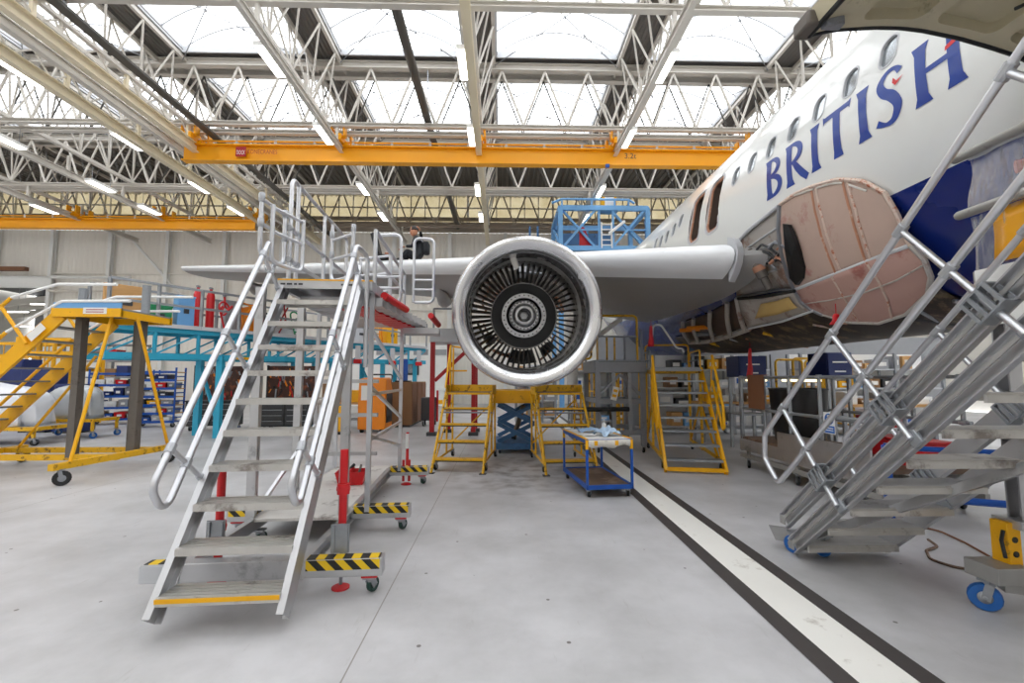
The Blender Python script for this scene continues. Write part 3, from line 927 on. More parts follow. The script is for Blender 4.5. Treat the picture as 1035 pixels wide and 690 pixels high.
GLY = {
 'B': (0.62, [('p', stem(0.06, 0.06 + S)), bowl(0.2, 0.755, 0.31, 0.205, 90, -90, 0.06, 0.15), bowl(0.2, 0.275, 0.36, 0.24, 90, -90, 0.06, 0.16), ('p', [(0.2, 0.93), (0.22, 0.93), (0.22, 0.99), (0.2, 0.99)])]),
 'R': (0.66, [('p', stem(0.06, 0.06 + S)), bowl(0.2, 0.735, 0.33, 0.225, 90, -90, 0.06, 0.16), ('s',) + stroke([(0.3, 0.52), (0.42, 0.34), (0.55, 0.16), (0.7, 0.0)], [0.10, 0.16, 0.17, 0.15])]),
 'I': (0.30, [('p', stem(0.08, 0.08 + S))]),
 'T': (0.66, [('p', stem(0.25, 0.25 + S, 0.03)), ('p', [(0.0, 0.84), (0.03, 0.89), (0.64, 0.89), (0.67, 0.84), (0.70, 1.03), (0.64, 1.0), (0.03, 1.0), (-0.03, 1.03)])]),
 'S': (0.56, [cubic([(0.50, 0.84), (0.40, 0.95), (0.24, 0.95), (0.12, 0.80), (0.19, 0.62), (0.34, 0.48), (0.43, 0.28), (0.34, 0.08), (0.18, 0.05), (0.02, 0.14)], [0.12, 0.07, 0.09, 0.14, 0.16, 0.18, 0.16, 0.12, 0.07, 0.13], 45)]),
 'H': (0.80, [('p', stem(0.06, 0.06 + S)), ('p', stem(0.56, 0.56 + S)), ('p', [(0.2, 0.46), (0.6, 0.46), (0.6, 0.55), (0.2, 0.55)])]),
}
def hull_letter(shapes, y0, z0, H, name, mat, off=0.004, wscale=1.0, lift=0.0288):
    bm = bmesh.new()
    for sh in shapes:
        if sh[0] == 'p':
            bm.faces.new([bm.verts.new((a, b, 0)) for a, b in sh[1]])
        else:
            L, R = sh[1], sh[2]
            lv = [bm.verts.new((a, b, 0)) for a, b in L]; rv = [bm.verts.new((a, b, 0)) for a, b in R]
            for i in range(len(L) - 1):
                bm.faces.new((lv[i], rv[i], rv[i + 1], lv[i + 1]))
    for k in range(-1, 24):
        bmesh.ops.bisect_plane(bm, geom=bm.verts[:] + bm.edges[:] + bm.faces[:], plane_co=(0, k * 0.05 + 0.003, 0), plane_no=(0, 1, 0))
    bmesh.ops.triangulate(bm, faces=bm.faces[:])
    mb = MB()
    bm.verts.index_update()
    pts = []
    for v in bm.verts:
        y = y0 - v.co.x * H * wscale
        zb = z0 - (y0 - y) * lift
        pts.append(fus_pt(y, th_z(zb) + v.co.y * H / 2.08, off))
    mb.add(pts, [tuple(x.index for x in f.verts) for f in bm.faces])
    bm.free()
    return mb.build(name, mat, air, smooth=True, ang=180)
# word runs towards the nose; spacing taken from the hull
pb = fus_hit(775, 203.5); pe = fus_hit(979, 74)
word = 'BRITISH'
adv = [GLY[c][0] + 0.13 for c in word]
tot = sum(adv) - 0.13
Hh = 0.57
ws = (pb.y - pe.y) / (tot * Hh)
y = pb.y
for c, a in zip(word, adv):
    hull_letter(GLY[c][1], y, pb.z - (pb.y - y) * 0.0288, Hh, 'lettering', M['ac_letter'], wscale=ws)
    if c == 'S':  # S and H each carry a small red mark
        hull_letter([('p', [(0.36, 0.70), (0.42, 0.62), (0.56, 0.72), (0.44, 0.69), (0.38, 0.78)])], y, pb.z - (pb.y - y) * 0.0288, Hh, 'red_mark', M['ac_red'], 0.007, ws)
    if c == 'H':
        hull_letter([('p', [(0.54, 0.60), (0.74, 0.65), (0.80, 0.72), (0.79, 0.99), (0.73, 0.99), (0.735, 0.76), (0.71, 0.72), (0.55, 0.67)])], y, pb.z - (pb.y - y) * 0.0288, Hh, 'red_mark', M['ac_red'], 0.007, ws)
    y -= a * Hh * ws

# ---- stripped wing-to-body fairing
def coons(top, right, bottom, left, nu, nv):
    def pl(c, t):
        n = len(c) - 1; x = min(t * n, n - 1e-6); i = int(x); f = x - i
        return (c[i][0] * (1 - f) + c[i + 1][0] * f, c[i][1] * (1 - f) + c[i + 1][1] * f)
    g = []
    for j in range(nv + 1):
        v = j / nv; row = []
        for i in range(nu + 1):
            u = i / nu
            a, b, c, d = pl(top, u), pl(bottom, u), pl(left, v), pl(right, v)
            p = []
            for k in (0, 1):
                q = (1 - v) * a[k] + v * b[k] + (1 - u) * c[k] + u * d[k]
                q -= (1 - u) * (1 - v) * top[0][k] + u * (1 - v) * top[-1][k] + (1 - u) * v * bottom[0][k] + u * v * bottom[-1][k]
                p.append(q)
            row.append((u, v, p[0], p[1]))
        g.append(row)
    return g
def on_hull(rows, off):
    return [[fus_hit(x, y, off(u, v)) for u, v, x, y in r] for r in rows]
def shell(rows, thick):
    """surface with a real thickness behind it"""
    mb = MB().grid(rows)
    return mb
up_off = lambda u, v: 0.03 + 0.22 * v * (0.4 + 0.6 * math.sin(PI * u))
lo_off = lambda u, v: 0.25 * (0.4 + 0.6 * math.sin(PI * u)) + 0.03 + 0.10 * v
SEAM = [(803, 293), (830, 282.5), (860, 271), (890, 259), (920, 248)]
gU = coons([(788, 207), (802, 197), (822, 188), (848, 181), (872, 183), (894, 195)], [(894, 195), (906, 215), (914, 233), (920, 248)], SEAM, [(788, 207), (787, 232), (790, 256), (796, 276), (803, 293)], 24, 16)
gL = coons(SEAM, [(920, 248), (934, 262), (941, 280), (938, 296)], [(832, 318), (858, 326), (888, 327), (915, 318), (938, 296)], [(803, 293), (810, 305), (820, 313), (832, 318)], 24, 12)
pu = on_hull(gU, up_off); plo = on_hull(gL, lo_off)
uo = MB().grid(pu).build('fairing_panel', M['primer'], air, solid=0.03, label='pinkish primed upper fairing shell')
lo = MB().grid(plo).build('fairing_panel', M['primer_red'], air, solid=0.03, label='red stained lower fairing shell')
def strip_on(rows_off, path, r=0.016, mat='edge_strip', par=None, n=6):
    pts = [fus_hit(x, y, o) for x, y, o in path]
    return MB().tube(pts, r, n).build('fairing_rib', M[mat], par or air)
def col(g, off, i, add=0.02):
    return [(r[i][2], r[i][3], off(r[i][0], r[i][1]) + add) for r in g]
def row(g, off, j, add=0.02):
    return [(q[2], q[3], off(q[0], q[1]) + add) for q in g[j]]
for i, mt in ((9, 'copper'), (15, 'copper'), (10, 'edge_strip'), (16, 'edge_strip')):
    strip_on(None, col(gU, up_off, i), 0.014, mt, uo)
for i in (8, 15):
    strip_on(None, col(gL, lo_off, i), 0.012, 'edge_strip', lo)
for j in (5,):
    strip_on(None, row(gL, lo_off, j), 0.010, 'primer_grey', lo)
strip_on(None, row(gU, up_off, 0), 0.028, 'edge_strip', uo)
strip_on(None, col(gU, up_off, 24), 0.028, 'edge_strip', uo)
strip_on(None, row(gU, up_off, 16), 0.026, 'lightgrey', uo)
strip_on(None, col(gL, lo_off, 24), 0.028, 'primer_grey', lo)
strip_on(None, row(gL, lo_off, 12), 0.02, 'primer_grey', lo)
strip_on(None, col(gU, up_off, 0), 0.034, 'steel', uo)
strip_on(None, col(gL, lo_off, 0), 0.034, 'steel', lo)
for x0, x1 in ((803, 822), (826, 852), (858, 876)):
    MB().tube([fus_hit(a, 0.0 + (199 - (a - 798) * 0.33 if a < 850 else 184 + (a - 850) * 0.34), 0.06) for a in (x0, (x0 + x1) / 2, x1)], 0.014, 6).build('seal_strip', M['offwhite'], uo)
# black opening in the front of the fairing
op = [(791, 226), (796, 227), (804, 247), (812, 270), (811, 281), (804, 288), (798, 281), (793, 253)]
pp = [fus_hit(x, y, 0.20) for x, y in op]; qq = [p + V((0.06, 0.0, 0.0)) for p in pp]
nn = len(pp)
pm = sum(pp, V((0, 0, 0))) / nn + V((-0.02, 0, 0)); qm = sum(qq, V((0, 0, 0))) / nn
MB().add(pp + qq + [pm, qm], [(i, (i + 1) % nn, 2 * nn) for i in range(nn)] + [(nn + (i + 1) % nn, nn + i, 2 * nn + 1) for i in range(nn)] + [(i, (i + 1) % nn, nn + (i + 1) % nn, nn + i) for i in range(nn)]).build('fairing_opening', M['black'], uo, smooth=False)
# grey equipment bay between the slat end and the fairing, with its unit
gB = coons([(742, 248), (757, 232), (772, 220), (788, 207)], [(788, 207), (787, 232), (790, 256), (796, 276), (803, 293)], [(745, 300), (765, 297), (785, 293), (803, 293)], [(742, 248), (743, 265), (744, 285), (745, 300)], 10, 8)
by = on_hull(gB, lambda u, v: 0.012)
bay = MB().grid(by).build('equipment_bay', M['primer_grey'], air, solid=0.02)
for f in (0.22, 0.38, 0.54, 0.74):
    strip_on(None, [(742 + 50 * u, 248 + 52 * f - 41 * u * (1 - f) - 8 * f * u, 0.03) for u in (0.12, 0.35, 0.6, 0.85)], 0.016, 'lightgrey', bay)
strip_on(None, row(gB, lambda u, v: 0.03, 0), 0.03, 'lightgrey', bay)
strip_on(None, row(gB, lambda u, v: 0.05, 8), 0.025, 'steel', bay)
a = fus_hit(757, 252, 0.16); b = fus_hit(778, 292, 0.22)
MB().tube([a, a.lerp(b, .35), a.lerp(b, .36), a.lerp(b, .7), a.lerp(b, .72), b], 0.07, 12, radii=[0.05, 0.05, 0.09, 0.085, 0.06, 0.06]).build('hydraulic_unit', M['dark_steel'], bay)
MB().tube([a.lerp(b, .42), a.lerp(b, .55)], 0.095, 12).build('unit_band', M['copper'], bay)
rnd = random.Random(3)
for k in range(9):
    p = fus_hit(758 + rnd.random() * 28, 250 + rnd.random() * 18, 0.10)
    MB().tube(fillet([p, p + V((0.02, -0.12, 0.06)), p + V((0.03, -0.3, -0.05 * rnd.random())), p + V((0.1, -0.36, -0.16))], 0.05), 0.014 + rnd.random() * 0.014, 7).build('hydraulic_pipe', M[rnd.choice(['dark', 'black', 'steel', 'copper'])], bay)
# lower access panel with a yellow field
gP = coons([(746, 302), (770, 300), (803, 294)], [(803, 294), (812, 306), (822, 314)], [(757, 332), (790, 325), (822, 314)], [(746, 302), (750, 318), (757, 332)], 10, 6)
pn = on_hull(gP, lambda u, v: 0.16 + 0.05 * v)
pnl = MB().grid(pn).build('access_panel', M['primer_grey'], air, solid=0.02)
gQ = coons([(769, 307), (785, 304), (797, 300)], [(797, 300), (801, 306), (806, 311)], [(763, 322), (785, 318), (806, 311)], [(769, 307), (766, 315), (763, 322)], 6, 4)
MB().grid(on_hull(gQ, lambda u, v: 0.20 + 0.05 * v)).build('yellow_field', paint('buff_primer', 'c8a868', 0.5, 0, 0.1, 6), pnl, solid=0.01)
strip_on(None, row(gP, lambda u, v: 0.23, 0), 0.03, 'black', pnl)
strip_on(None, row(gP, lambda u, v: 0.22, 6), 0.02, 'lightgrey', pnl)
# belly keel under the wing root: curved skin with open frames
gK = coons([(690, 326), (712, 318), (735, 306), (748, 300)], [(748, 300), (752, 318), (757, 332)], [(697, 346), (715, 345), (738, 339), (757, 332)], [(690, 326), (690, 336), (697, 346)], 12, 5)
kk = on_hull(gK, lambda u, v: 0.05 + 0.1 * v)
kel = MB().grid(kk).build('belly_skin', M['inner'], air, solid=0.02)
for i in (0, 2, 5, 8, 11):
    strip_on(None, col(gK, lambda u, v: 0.12 + 0.1 * v, i, 0.02), 0.045, 'primer_grey', kel)
strip_on(None, row(gK, lambda u, v: 0.16, 5), 0.06, 'primer_grey', kel)
for x, y in ((705, 333), (713, 331), (723, 337)):
    p = fus_hit(x, y, 0.12)
    MB().tube([p + V((-0.35, 0.2, 0)), p + V((0.4, -0.2, 0.02))], 0.05, 8).build('duct', M['orange'] if x < 715 else M['steel'], kel)
# long keel panel and dark gear bay along the belly
kb = []
for yy in [5.0 + 0.5 * k for k in range(16)]:
    t = min(1, (yy - 5.0) / 1.0, (12.6 - yy) / 1.5)
    kb.append([fus_pt(yy, math.radians(-54 - 3.2 * k), 0.02 + 0.10 * max(0, t) * math.sin(PI * min(1, (k + 3) / 24))) for k in range(23)])
MB().grid(kb).build('keel_panel', paint('belly_dark', '3c342e', 0.5, 0.1, 0.3, 2, spots='77664e', spot_amt=0.42), air, solid=0.02)
rnd = random.Random(5)
for k in range(16):
    yy = 4.0 + k * 0.45
    MB().tube([(4.9 + rnd.random() * 0.4, yy, 2.52), (5.5 + rnd.random() * .8, yy + rnd.random() * 0.8 - 0.4, 2.31 + rnd.random() * 0.04)], 0.015 + rnd.random() * 0.035, 8).build('belly_duct', M[rnd.choice(['steel', 'dark', 'edge_strip', 'copper', 'yellow_worn', 'alu'])], air)

# ---- wing
def sec(c, n=22):
    """closed aerofoil loop (chord fraction, height) starting at the trailing edge over the top"""
    def yt(x): return 5 * 0.135 * (0.2969 * math.sqrt(x) - 0.126 * x - 0.3516 * x * x + 0.2843 * x ** 3 - 0.1036 * x ** 4)
    up = [(x, yt(x) * 0.85 + 0.02 * math.sin(PI * x)) for x in [(1 + math.cos(PI * k / n)) / 2 for k in range(n + 1)]]
    lo = [(x, -yt(x) * 1.1 + 0.02 * math.sin(PI * x)) for x in [(1 - math.cos(PI * k / n)) / 2 for k in range(1, n)]]
    return [(x * c, h * c) for x, h in up + lo]
def le(x):
    return 7.05 + (3.75 - x) * 0.5528
ZLE = [(4.8, 3.55), (3.75, 3.66), (-1.4, 4.20), (-5.5, 4.66), (-10.5, 5.29)]
def zle(x):
    for (a, za), (b, zb) in zip(ZLE[:-1], ZLE[1:]):
        if x <= a and x >= b:
            return za + (zb - za) * (a - x) / (a - b)
    return ZLE[0][1] if x > 4.8 else ZLE[-1][1]
def chord(x):
    return 6.2 - (4.8 - x) * 0.47 if x > -0.4 else 3.75 - (-0.4 - x) * 0.225
def station(x, n=22, back=0.0, scale=1.0, zoff=0.0):
    c = chord(x); inc = math.radians(3.5 - 3.0 * (4.8 - x) / 15.3)
    out = []
    for a, h in sec(c, n):
        a = a * scale + back
        out.append(V((x, le(x) + a * math.cos(inc) + h * math.sin(inc), zle(x) - a * math.sin(inc) + h * scale * math.cos(inc) + zoff)))
    return out
XS = [4.2, 3.9, 3.2, 2.4, 1.6, 0.6, -0.4, -1.4, -2.8, -4.2, -5.5, -7, -8.5, -10.0, -10.5]
wb = MB().grid([station(x, back=0.12) for x in XS], closed_u=True)
m_ = len(station(0))
wb.f.append(list(range(m_ - 1, -1, -1))); wb.m.append(0); wb.f.append([(len(XS) - 1) * m_ + j for j in range(m_)]); wb.m.append(0)
wing = wb.build('wing', M['wing_grey'], air)
# slats: the white bulged leading edge, in lengths
def slat_sec(x, n=12):
    c = chord(x); inc = math.radians(3.5 - 3.0 * (4.8 - x) / 15.3)
    s = sec(c, 22)
    k = [p for p in s if p[0] < 0.115 * c]
    out = [V((x, le(x) - 0.06 + a * math.cos(inc) + h * math.sin(inc), zle(x) - a * math.sin(inc) + h * 1.12 - 0.01)) for a, h in k]
    return out
for a, b in ((3.72, 0.98), (-0.2, -3.4), (-3.45, -6.6), (-6.65, -10.4)):
    rows_ = [slat_sec(a + (b - a) * k / 6) for k in range(7)]
    mn = min(len(r) for r in rows_)
    def res(r, n=15):
        L = [0]
        for p, q in zip(r[:-1], r[1:]): L.append(L[-1] + (q - p).length)
        out = []
        for k in range(n):
            t = L[-1] * k / (n - 1); i = max(j for j in range(len(L)) if L[j] <= t + 1e-9); i = min(i, len(r) - 2)
            out.append(r[i].lerp(r[i + 1], (t - L[i]) / max(1e-9, L[i + 1] - L[i])))
        return out
    rows_ = [res(r) for r in rows_]
    s = MB().grid(rows_, closed_u=True)
    s.f.append(list(range(14, -1, -1))); s.m.append(0); s.f.append([6 * 15 + j for j in range(15)]); s.m.append(0)
    s.build('slat', M['wing_white'], air)
    
# rounded grey rib closing the wing root, flap track fairings, landing-light strut
p = fus_hit(748, 262, 0.25)
rt = MB()
loop = [(0.0, 0.0), (0.05, 0.16), (0.16, 0.27), (0.32, 0.33), (0.32, -0.42), (0.16, -0.30), (0.05, -0.16)]
rt.add([V((3.74, le(3.75) - 0.1 + a, zle(3.75) + b)) for a, b in loop] + [V((3.86, le(3.75) - 0.06 + a, zle(3.75) + b)) for a, b in loop], [tuple(range(7)), tuple(range(13, 6, -1))] + [(i, (i + 1) % 7, 7 + (i + 1) % 7, 7 + i) for i in range(7)])
rt.build('slat_end_rib', M['lightgrey'], air)
for x in (-1.6, -4.6, -8.2):
    y0 = le(x) + chord(x) * 0.5; y1 = le(x) + chord(x) * 1.12; z = zle(x) - 0.30
    MB().tube([(x, y0, z + 0.1), (x, y0 + 0.4, z), (x, (y0 + y1) / 2, z - 0.06), (x, y1 - 0.3, z + 0.06), (x, y1, z + 0.16)], 0.2, 10, radii=[0.03, 0.15, 0.2, 0.14, 0.02]).build('flap_fairing', M['wing_grey'], air)

# ---- engine
EA = math.radians(4.5)
EC = V((0.385, 6.36, 2.61)); ED = V((0, math.cos(EA), math.sin(EA)))
eng = MB().lathe([(0.93, 1.05), (1.135, 1.05), (1.137, 0.95), (1.125, 0.55), (1.103, 0.28), (1.09, 0.24), (1.085, 0.245), (0.95, 0.5), (0.93, 1.05)], EC, ED, 56).build('engine', M['ac_blue'], air, label='engine inlet cowl in dark blue')
lp = [(1.098, 0.28)]
for k in range(25):
    a = PI * k / 24
    if k <= 12:
        lp.append((1.015 + 0.080 * math.cos(a), 0.22 - 0.22 * math.sin(a)))
    else:
        lp.append((1.015 + 0.165 * math.cos(a), 0.20 - 0.20 * math.sin(a)))
lp += [(0.850, 0.52)]
MB().lathe(lp, EC, ED, 72).build('inlet_lip', M['chrome'], eng, ang=60)
MB().lathe([(0.850, 0.52), (0.853, 0.54), (0.864, 0.9), (0.872, 0.92)], EC, ED, 56).build('inlet_barrel', M['liner'], eng)
MB().lathe([(0.885, 0.92), (0.872, 0.92), (0.872, 0.98), (0.885, 0.98), (0.885, 1.5), (0.91, 1.5), (0.96, 1.45), (0.96, 0.95)], EC, ED, 56, closed=True).build('fan_case', M['titan'], eng)
rv = MB()
u0 = V((1, 0, 0)); u1 = u0.cross(ED)
def epos(r, ang, s):
    return EC + ED * s + (u0 * math.cos(ang) + u1 * math.sin(ang)) * r
for k in range(60):
    q = epos(0.868, 2 * PI * k / 60, 0.95)
    rv.sphere(q, 0.011, 6, 4)
rv.build('rivet_row', M['black'], eng)
for rr, s in ((0.864, 0.55), (0.866, 0.75)):
    MB().lathe([(rr + 0.004, s), (rr - 0.004, s + 0.004), (rr - 0.004, s + 0.016), (rr + 0.004, s + 0.02)], EC, ED, 56).build('barrel_seam', M['titan'], eng)
# guide vanes
NV = 56
for k in range(NV):
    a = 2 * PI * k / NV
    p = []
    tw = 0.035
    for s, da in ((1.22, 0.0), (1.30, tw * 0.7), (1.42, tw)):
        for r in (0.545, 0.885):
            for e in (-0.009, 0.009):
                p.append(epos(r, a + da + e / r, s))
    MB().add(p, [(0, 2, 6, 4), (4, 6, 10, 8), (1, 5, 7, 3), (5, 9, 11, 7), (0, 1, 3, 2), (8, 10, 11, 9), (0, 4, 5, 1), (4, 8, 9, 5), (2, 3, 7, 6), (6, 7, 11, 10)]).build('guide_vane', M['vane'], eng, smooth=False)
MB().lathe([(0.55, 1.45), (0.55, 1.19), (0.545, 1.17), (0.53, 1.165), (0.36, 1.20), (0.345, 1.20)], EC, ED, 56).build('hub_disc', M['hub_black'], eng)
MB().lathe([(0.556, 1.2), (0.556, 1.17), (0.548, 1.155), (0.538, 1.16), (0.538, 1.18)], EC, ED, 56).build('hub_rim', M['titan'], eng)
MB().lathe([(0.37, 1.22), (0.372, 1.12), (0.366, 1.10), (0.30, 1.095), (0.292, 1.10), (0.288, 1.2)], EC, ED, 48).build('bolt_flange', M['alu'], eng)
bl = MB()
for k in range(28):
    q = epos(0.335, 2 * PI * k / 28, 1.095); bl.cyl(q, q - ED * 0.008, 0.012, 8)
bl.build('bolt_holes', M['black'], eng)
MB().lathe([(0.292, 1.22), (0.27, 1.16), (0.262, 1.20)], EC, ED, 40).build('inner_gap', M['black'], eng)
MB().lathe([(0.262, 1.2), (0.258, 1.08), (0.235, 1.04), (0.20, 1.035), (0.19, 1.05), (0.185, 1.06), (0.175, 1.0), (0.15, 0.975), (0.115, 0.97), (0.105, 0.985), (0.10, 1.05), (0.06, 1.2), (0.001, 1.2)], EC, ED, 40).build('shaft_coupling', M['alu'], eng)
bl = MB()
for k in range(24):
    q = epos(0.222, 2 * PI * k / 24, 1.04); bl.cyl(q, q - ED * 0.012, 0.014, 8)
bl.build('coupling_bolts', M['dark'], eng)
MB().lathe([(0.088, 1.1), (0.088, 1.03), (0.07, 1.03), (0.07, 1.1)], EC, ED, 6).build('shaft_nut', M['dark'], eng)
MB().lathe([(0.55, 1.4), (0.54, 1.9), (0.58, 2.3), (0.5, 3.2), (0.4, 3.9), (0.25, 4.4), (0.02, 4.5)], EC, ED, 32).build('core_case', M['titan'], eng)
rnd = random.Random(17)
for a0_, a1_, r0_, r1_ in ((20, 62, 0.62, 0.86), (70, 108, 0.66, 0.88), (118, 150, 0.72, 0.88), (252, 288, 0.60, 0.84), (300, 318, 0.64, 0.8), (205, 222, 0.62, 0.8)):
    pts_ = []
    for s_ in (1.72, 2.05):
        for r_ in (r0_, r1_):
            for a_ in (a0_, (a0_ + a1_) / 2, a1_):
                pts_.append(epos(r_, math.radians(a_), s_))
    MB().add(pts_, [(0, 1, 4, 3), (1, 2, 5, 4), (6, 9, 10, 7), (7, 10, 11, 8), (0, 3, 9, 6), (2, 8, 11, 5), (0, 6, 7, 1), (1, 7, 8, 2), (3, 4, 10, 9), (4, 5, 11, 10)]).build('accessory_box', M['dark_steel'] if a0_ < 200 else M['dark'], eng, bevel=0.01)
for k in range(14):
    a_ = rnd.uniform(0, 2 * PI); r_ = rnd.uniform(0.62, 0.84)
    MB().tube([epos(r_, a_, 1.6), epos(r_ * 0.97, a_ + rnd.uniform(0.1, 0.5), 1.66), epos(r_ * 0.85, a_ + rnd.uniform(0.5, 0.8), 2.0)], 0.014 + rnd.random() * 0.012, 6).build('engine_pipe', M[rnd.choice(['steel', 'brown', 'dark', 'copper'])], eng)
q0 = epos(0.87, math.radians(104), 0.45); q1 = epos(0.68, math.radians(102), 0.42)
MB().tube([q0, q0.lerp(q1, 0.3), q0.lerp(q1, 0.8), q1], 0.05, 12, radii=[0.042, 0.05, 0.046, 0.02]).build('probe', M['offwhite'], eng, label='cream inlet probe')
a0 = math.radians(28)
MB().grid([[epos(0.858, math.radians(20 + 3 * k), 0.46), epos(0.858, math.radians(20 + 3 * k), 0.86)] for k in range(9)]).build('barrel_patch', M['alu_dull'], eng, solid=0.006)
# pylon
py = MB()
for s, z0, z1, w_ in ((1.6, 0.72, 1.18, 0.2), (2.4, 0.56, 1.35, 0.36), (4.0, 0.42, 1.25, 0.36), (5.2, 0.5, 1.0, 0.12)):
    for sx in (-1, 1):
        py.v.append(EC + ED * s + V((sx * w_ / 2, 0, z0))); py.v.append(EC + ED * s + V((sx * w_ / 2, 0, z1)))
for i in range(3):
    b = i * 4
    for f in ((0, 1, 5, 4), (2, 6, 7, 3), (1, 3, 7, 5), (0, 4, 6, 2)):
        py.f.append([b + j for j in f]); py.m.append(0)
py.f += [[0, 2, 3, 1], [12, 13, 15, 14]]; py.m += [0, 0]
py.build('pylon', M['lightgrey'], air)

# main gear leg behind the engine
MB().tube([(1.95, 12.3, 3.3), (1.95, 12.3, 1.5)], 0.14, 14, radii=[0.16, 0.14]).build('gear_leg', M['white'], air)
MB().tube([(1.95, 12.25, 1.5), (1.95, 12.25, 0.95)], 0.09, 12).build('gear_piston', M['chrome'], air)
MB().tube([(1.95, 12.3, 2.3), (3.3, 12.3, 3.3)], 0.07, 10).build('gear_brace', M['white'], air)

# ---- open cargo door, hinged up over the hold
def cargo_door():
    YD0, YD1 = 1.35, 3.2
    path = [at(x, y, Y=3.2) for x, y in ((815, 37), (830, 33), (845, 30.5), (884, 28), (910, 28.5), (932, 31), (970, 39), (1003, 48.5), (1035, 59))] + [V((4.12, 3.2, 4.02))]
    L = [0]
    for p_, q_ in zip(path[:-1], path[1:]): L.append(L[-1] + (q_ - p_).length)
    T = L[-1]
    def pos(u):
        i = 0
        while i < len(L) - 2 and L[i + 1] < u: i += 1
        f = (u - L[i]) / (L[i + 1] - L[i])
        return path[i].lerp(path[i + 1], f)
    def nor(u):
        a, b = pos(max(0, u - 0.15)), pos(min(T, u + 0.15))
        d = (b - a).normalized(); return V((-d.z, 0, d.x)) if d.x > 0 else V((d.z, 0, -d.x))
    W = YD1 - YD0
    slab = MB().bb((0, 0, 0), (T, W, 0.13)).build('door_slab', [M['door_in'], M['ac_white'], M['inner']], None)
    cut = []
    us = [0.30, 0.86, 1.42, T - 0.06]
    vs = [0.04, 0.50, 0.95, 1.40, W - 0.06]
    for u0, u1 in zip(us[:-1], us[1:]):
        for v0, v1 in zip(vs[:-1], vs[1:]):
            w_, h_ = (u1 - u0) - 0.11, (v1 - v0) - 0.09
            pl_ = [((u0 + u1) / 2 + a, (v0 + v1) / 2 + b) for a, b in rrect(w_, h_, 0.07, 4)]
            n_ = len(pl_)
            c_ = MB().add([V((a, b, -0.05)) for a, b in pl_] + [V((a, b, 0.09)) for a, b in pl_], [tuple(range(n_)), tuple(range(2 * n_ - 1, n_ - 1, -1))] + [(i, (i + 1) % n_, n_ + (i + 1) % n_, n_ + i) for i in range(n_)])
            cut.append((c_, 0))
    bool_cut(slab, cut)
    bm = bmesh.new(); bm.from_mesh(slab.data)
    for k in range(1, 26):
        bmesh.ops.bisect_plane(bm, geom=bm.verts[:] + bm.edges[:] + bm.faces[:], plane_co=(T * k / 26, 0, 0), plane_no=(1, 0, 0))
    bmesh.ops.triangulate(bm, faces=bm.faces[:])
    mb = MB(); bm.verts.index_update()
    mb.add([pos(min(T, max(0, v.co.x))) + nor(min(T, max(0, v.co.x))) * v.co.z + V((0, -v.co.y, 0)) for v in bm.verts], [tuple(x.index for x in f.verts) for f in bm.faces])
    bm.free(); bpy.data.objects.remove(slab)
    d = mb.build('cargo_door', M['door_in'], air, ang=40, label='open cargo door with pocketed inner face')
    rows_ = []
    for k in range(25):
        u = T * k / 24
        rows_.append([pos(u) + nor(u) * 0.135 + V((0, 0.01, 0)), pos(u) + nor(u) * 0.135 + V((0, -W - 0.01, 0))])
    MB().grid(rows_).build('door_skin', M['ac_white'], d, solid=0.012)
    MB().tube([pos(T * k / 20) + V((0, 0.0, 0.01)) for k in range(21)], 0.022, 8).build('door_seal', M['rubber'], d)
    MB().tube([pos(0.02) + V((0, -y_, 0)) for y_ in (0, W)], 0.022, 8).build('door_seal', M['rubber'], d)
    for k in range(4):
        p_ = pos(0.12) + V((0, -0.12 - k * 0.42, -0.01))
        MB().box(p_, (0.14, 0.07, 0.09)).build('latch_hook', M['steel'], d, bevel=0.01)
    p_ = pos(0.0)
    MB().box(p_ + V((-0.02, -0.05, 0.05)), (0.12, 0.18, 0.12)).build('latch_fitting', M['dark_steel'], d, bevel=0.02)
    for u in (0.6, 1.3):
        MB().tube([pos(u) + V((0, -0.3, 0.01)), pos(u + 0.4) + V((0, -1.3, 0.0))], 0.012, 6).build('door_cable', M['black'], d)
cargo_door()
# ------------------------------------------------------------------ helpers for rolling stairs
def caster(par, x, y, z_top, r=0.06, wheel='rubber', name='caster', w=0.04, yaw=0.0):
    """fork, plate and wheel standing on the floor (local coordinates)"""
    f = MB()
    f.box((x, y, z_top - 0.008), (0.10, 0.09, 0.016))
    ca, sa = math.cos(yaw), math.sin(yaw)
    off = V((0.03 * sa, 0.03 * ca, 0))
    cx, cy = x + off.x, y + off.y
    f.cyl((x, y, z_top - 0.016), (x, y, z_top - 0.04), 0.032, 10)
    for s in (-1, 1):
        p = V((cx + s * (w / 2 + 0.008) * ca, cy - s * (w / 2 + 0.008) * sa, 0))
        f.beam((p.x, p.y, r * 0.85), (x + s * (w / 2 + 0.008) * ca, y - s * (w / 2 + 0.008) * sa, z_top - 0.03), 0.05, 0.006, up=(ca, -sa, 0))
    o = f.build(name, M['galv'], par, smooth=False)
    d = V((ca, -sa, 0))
    c = V((cx, cy, r))
    MB().lathe([(r * 0.45, -w / 2), (r * 0.92, -w / 2), (r, -w / 4), (r, w / 4), (r * 0.92, w / 2), (r * 0.45, w / 2)], c, d, 18).build('tyre', M[wheel], o)
    MB().lathe([(0.008, -w / 2 - 0.014), (r * 0.18, -w / 2 - 0.01), (r * 0.46, -w / 2 + 0.004), (r * 0.46, w / 2 - 0.004), (r * 0.18, w / 2 + 0.01), (0.008, w / 2 + 0.014)], c, d, 14).build('wheel_hub', M['galv'], o)
    return o

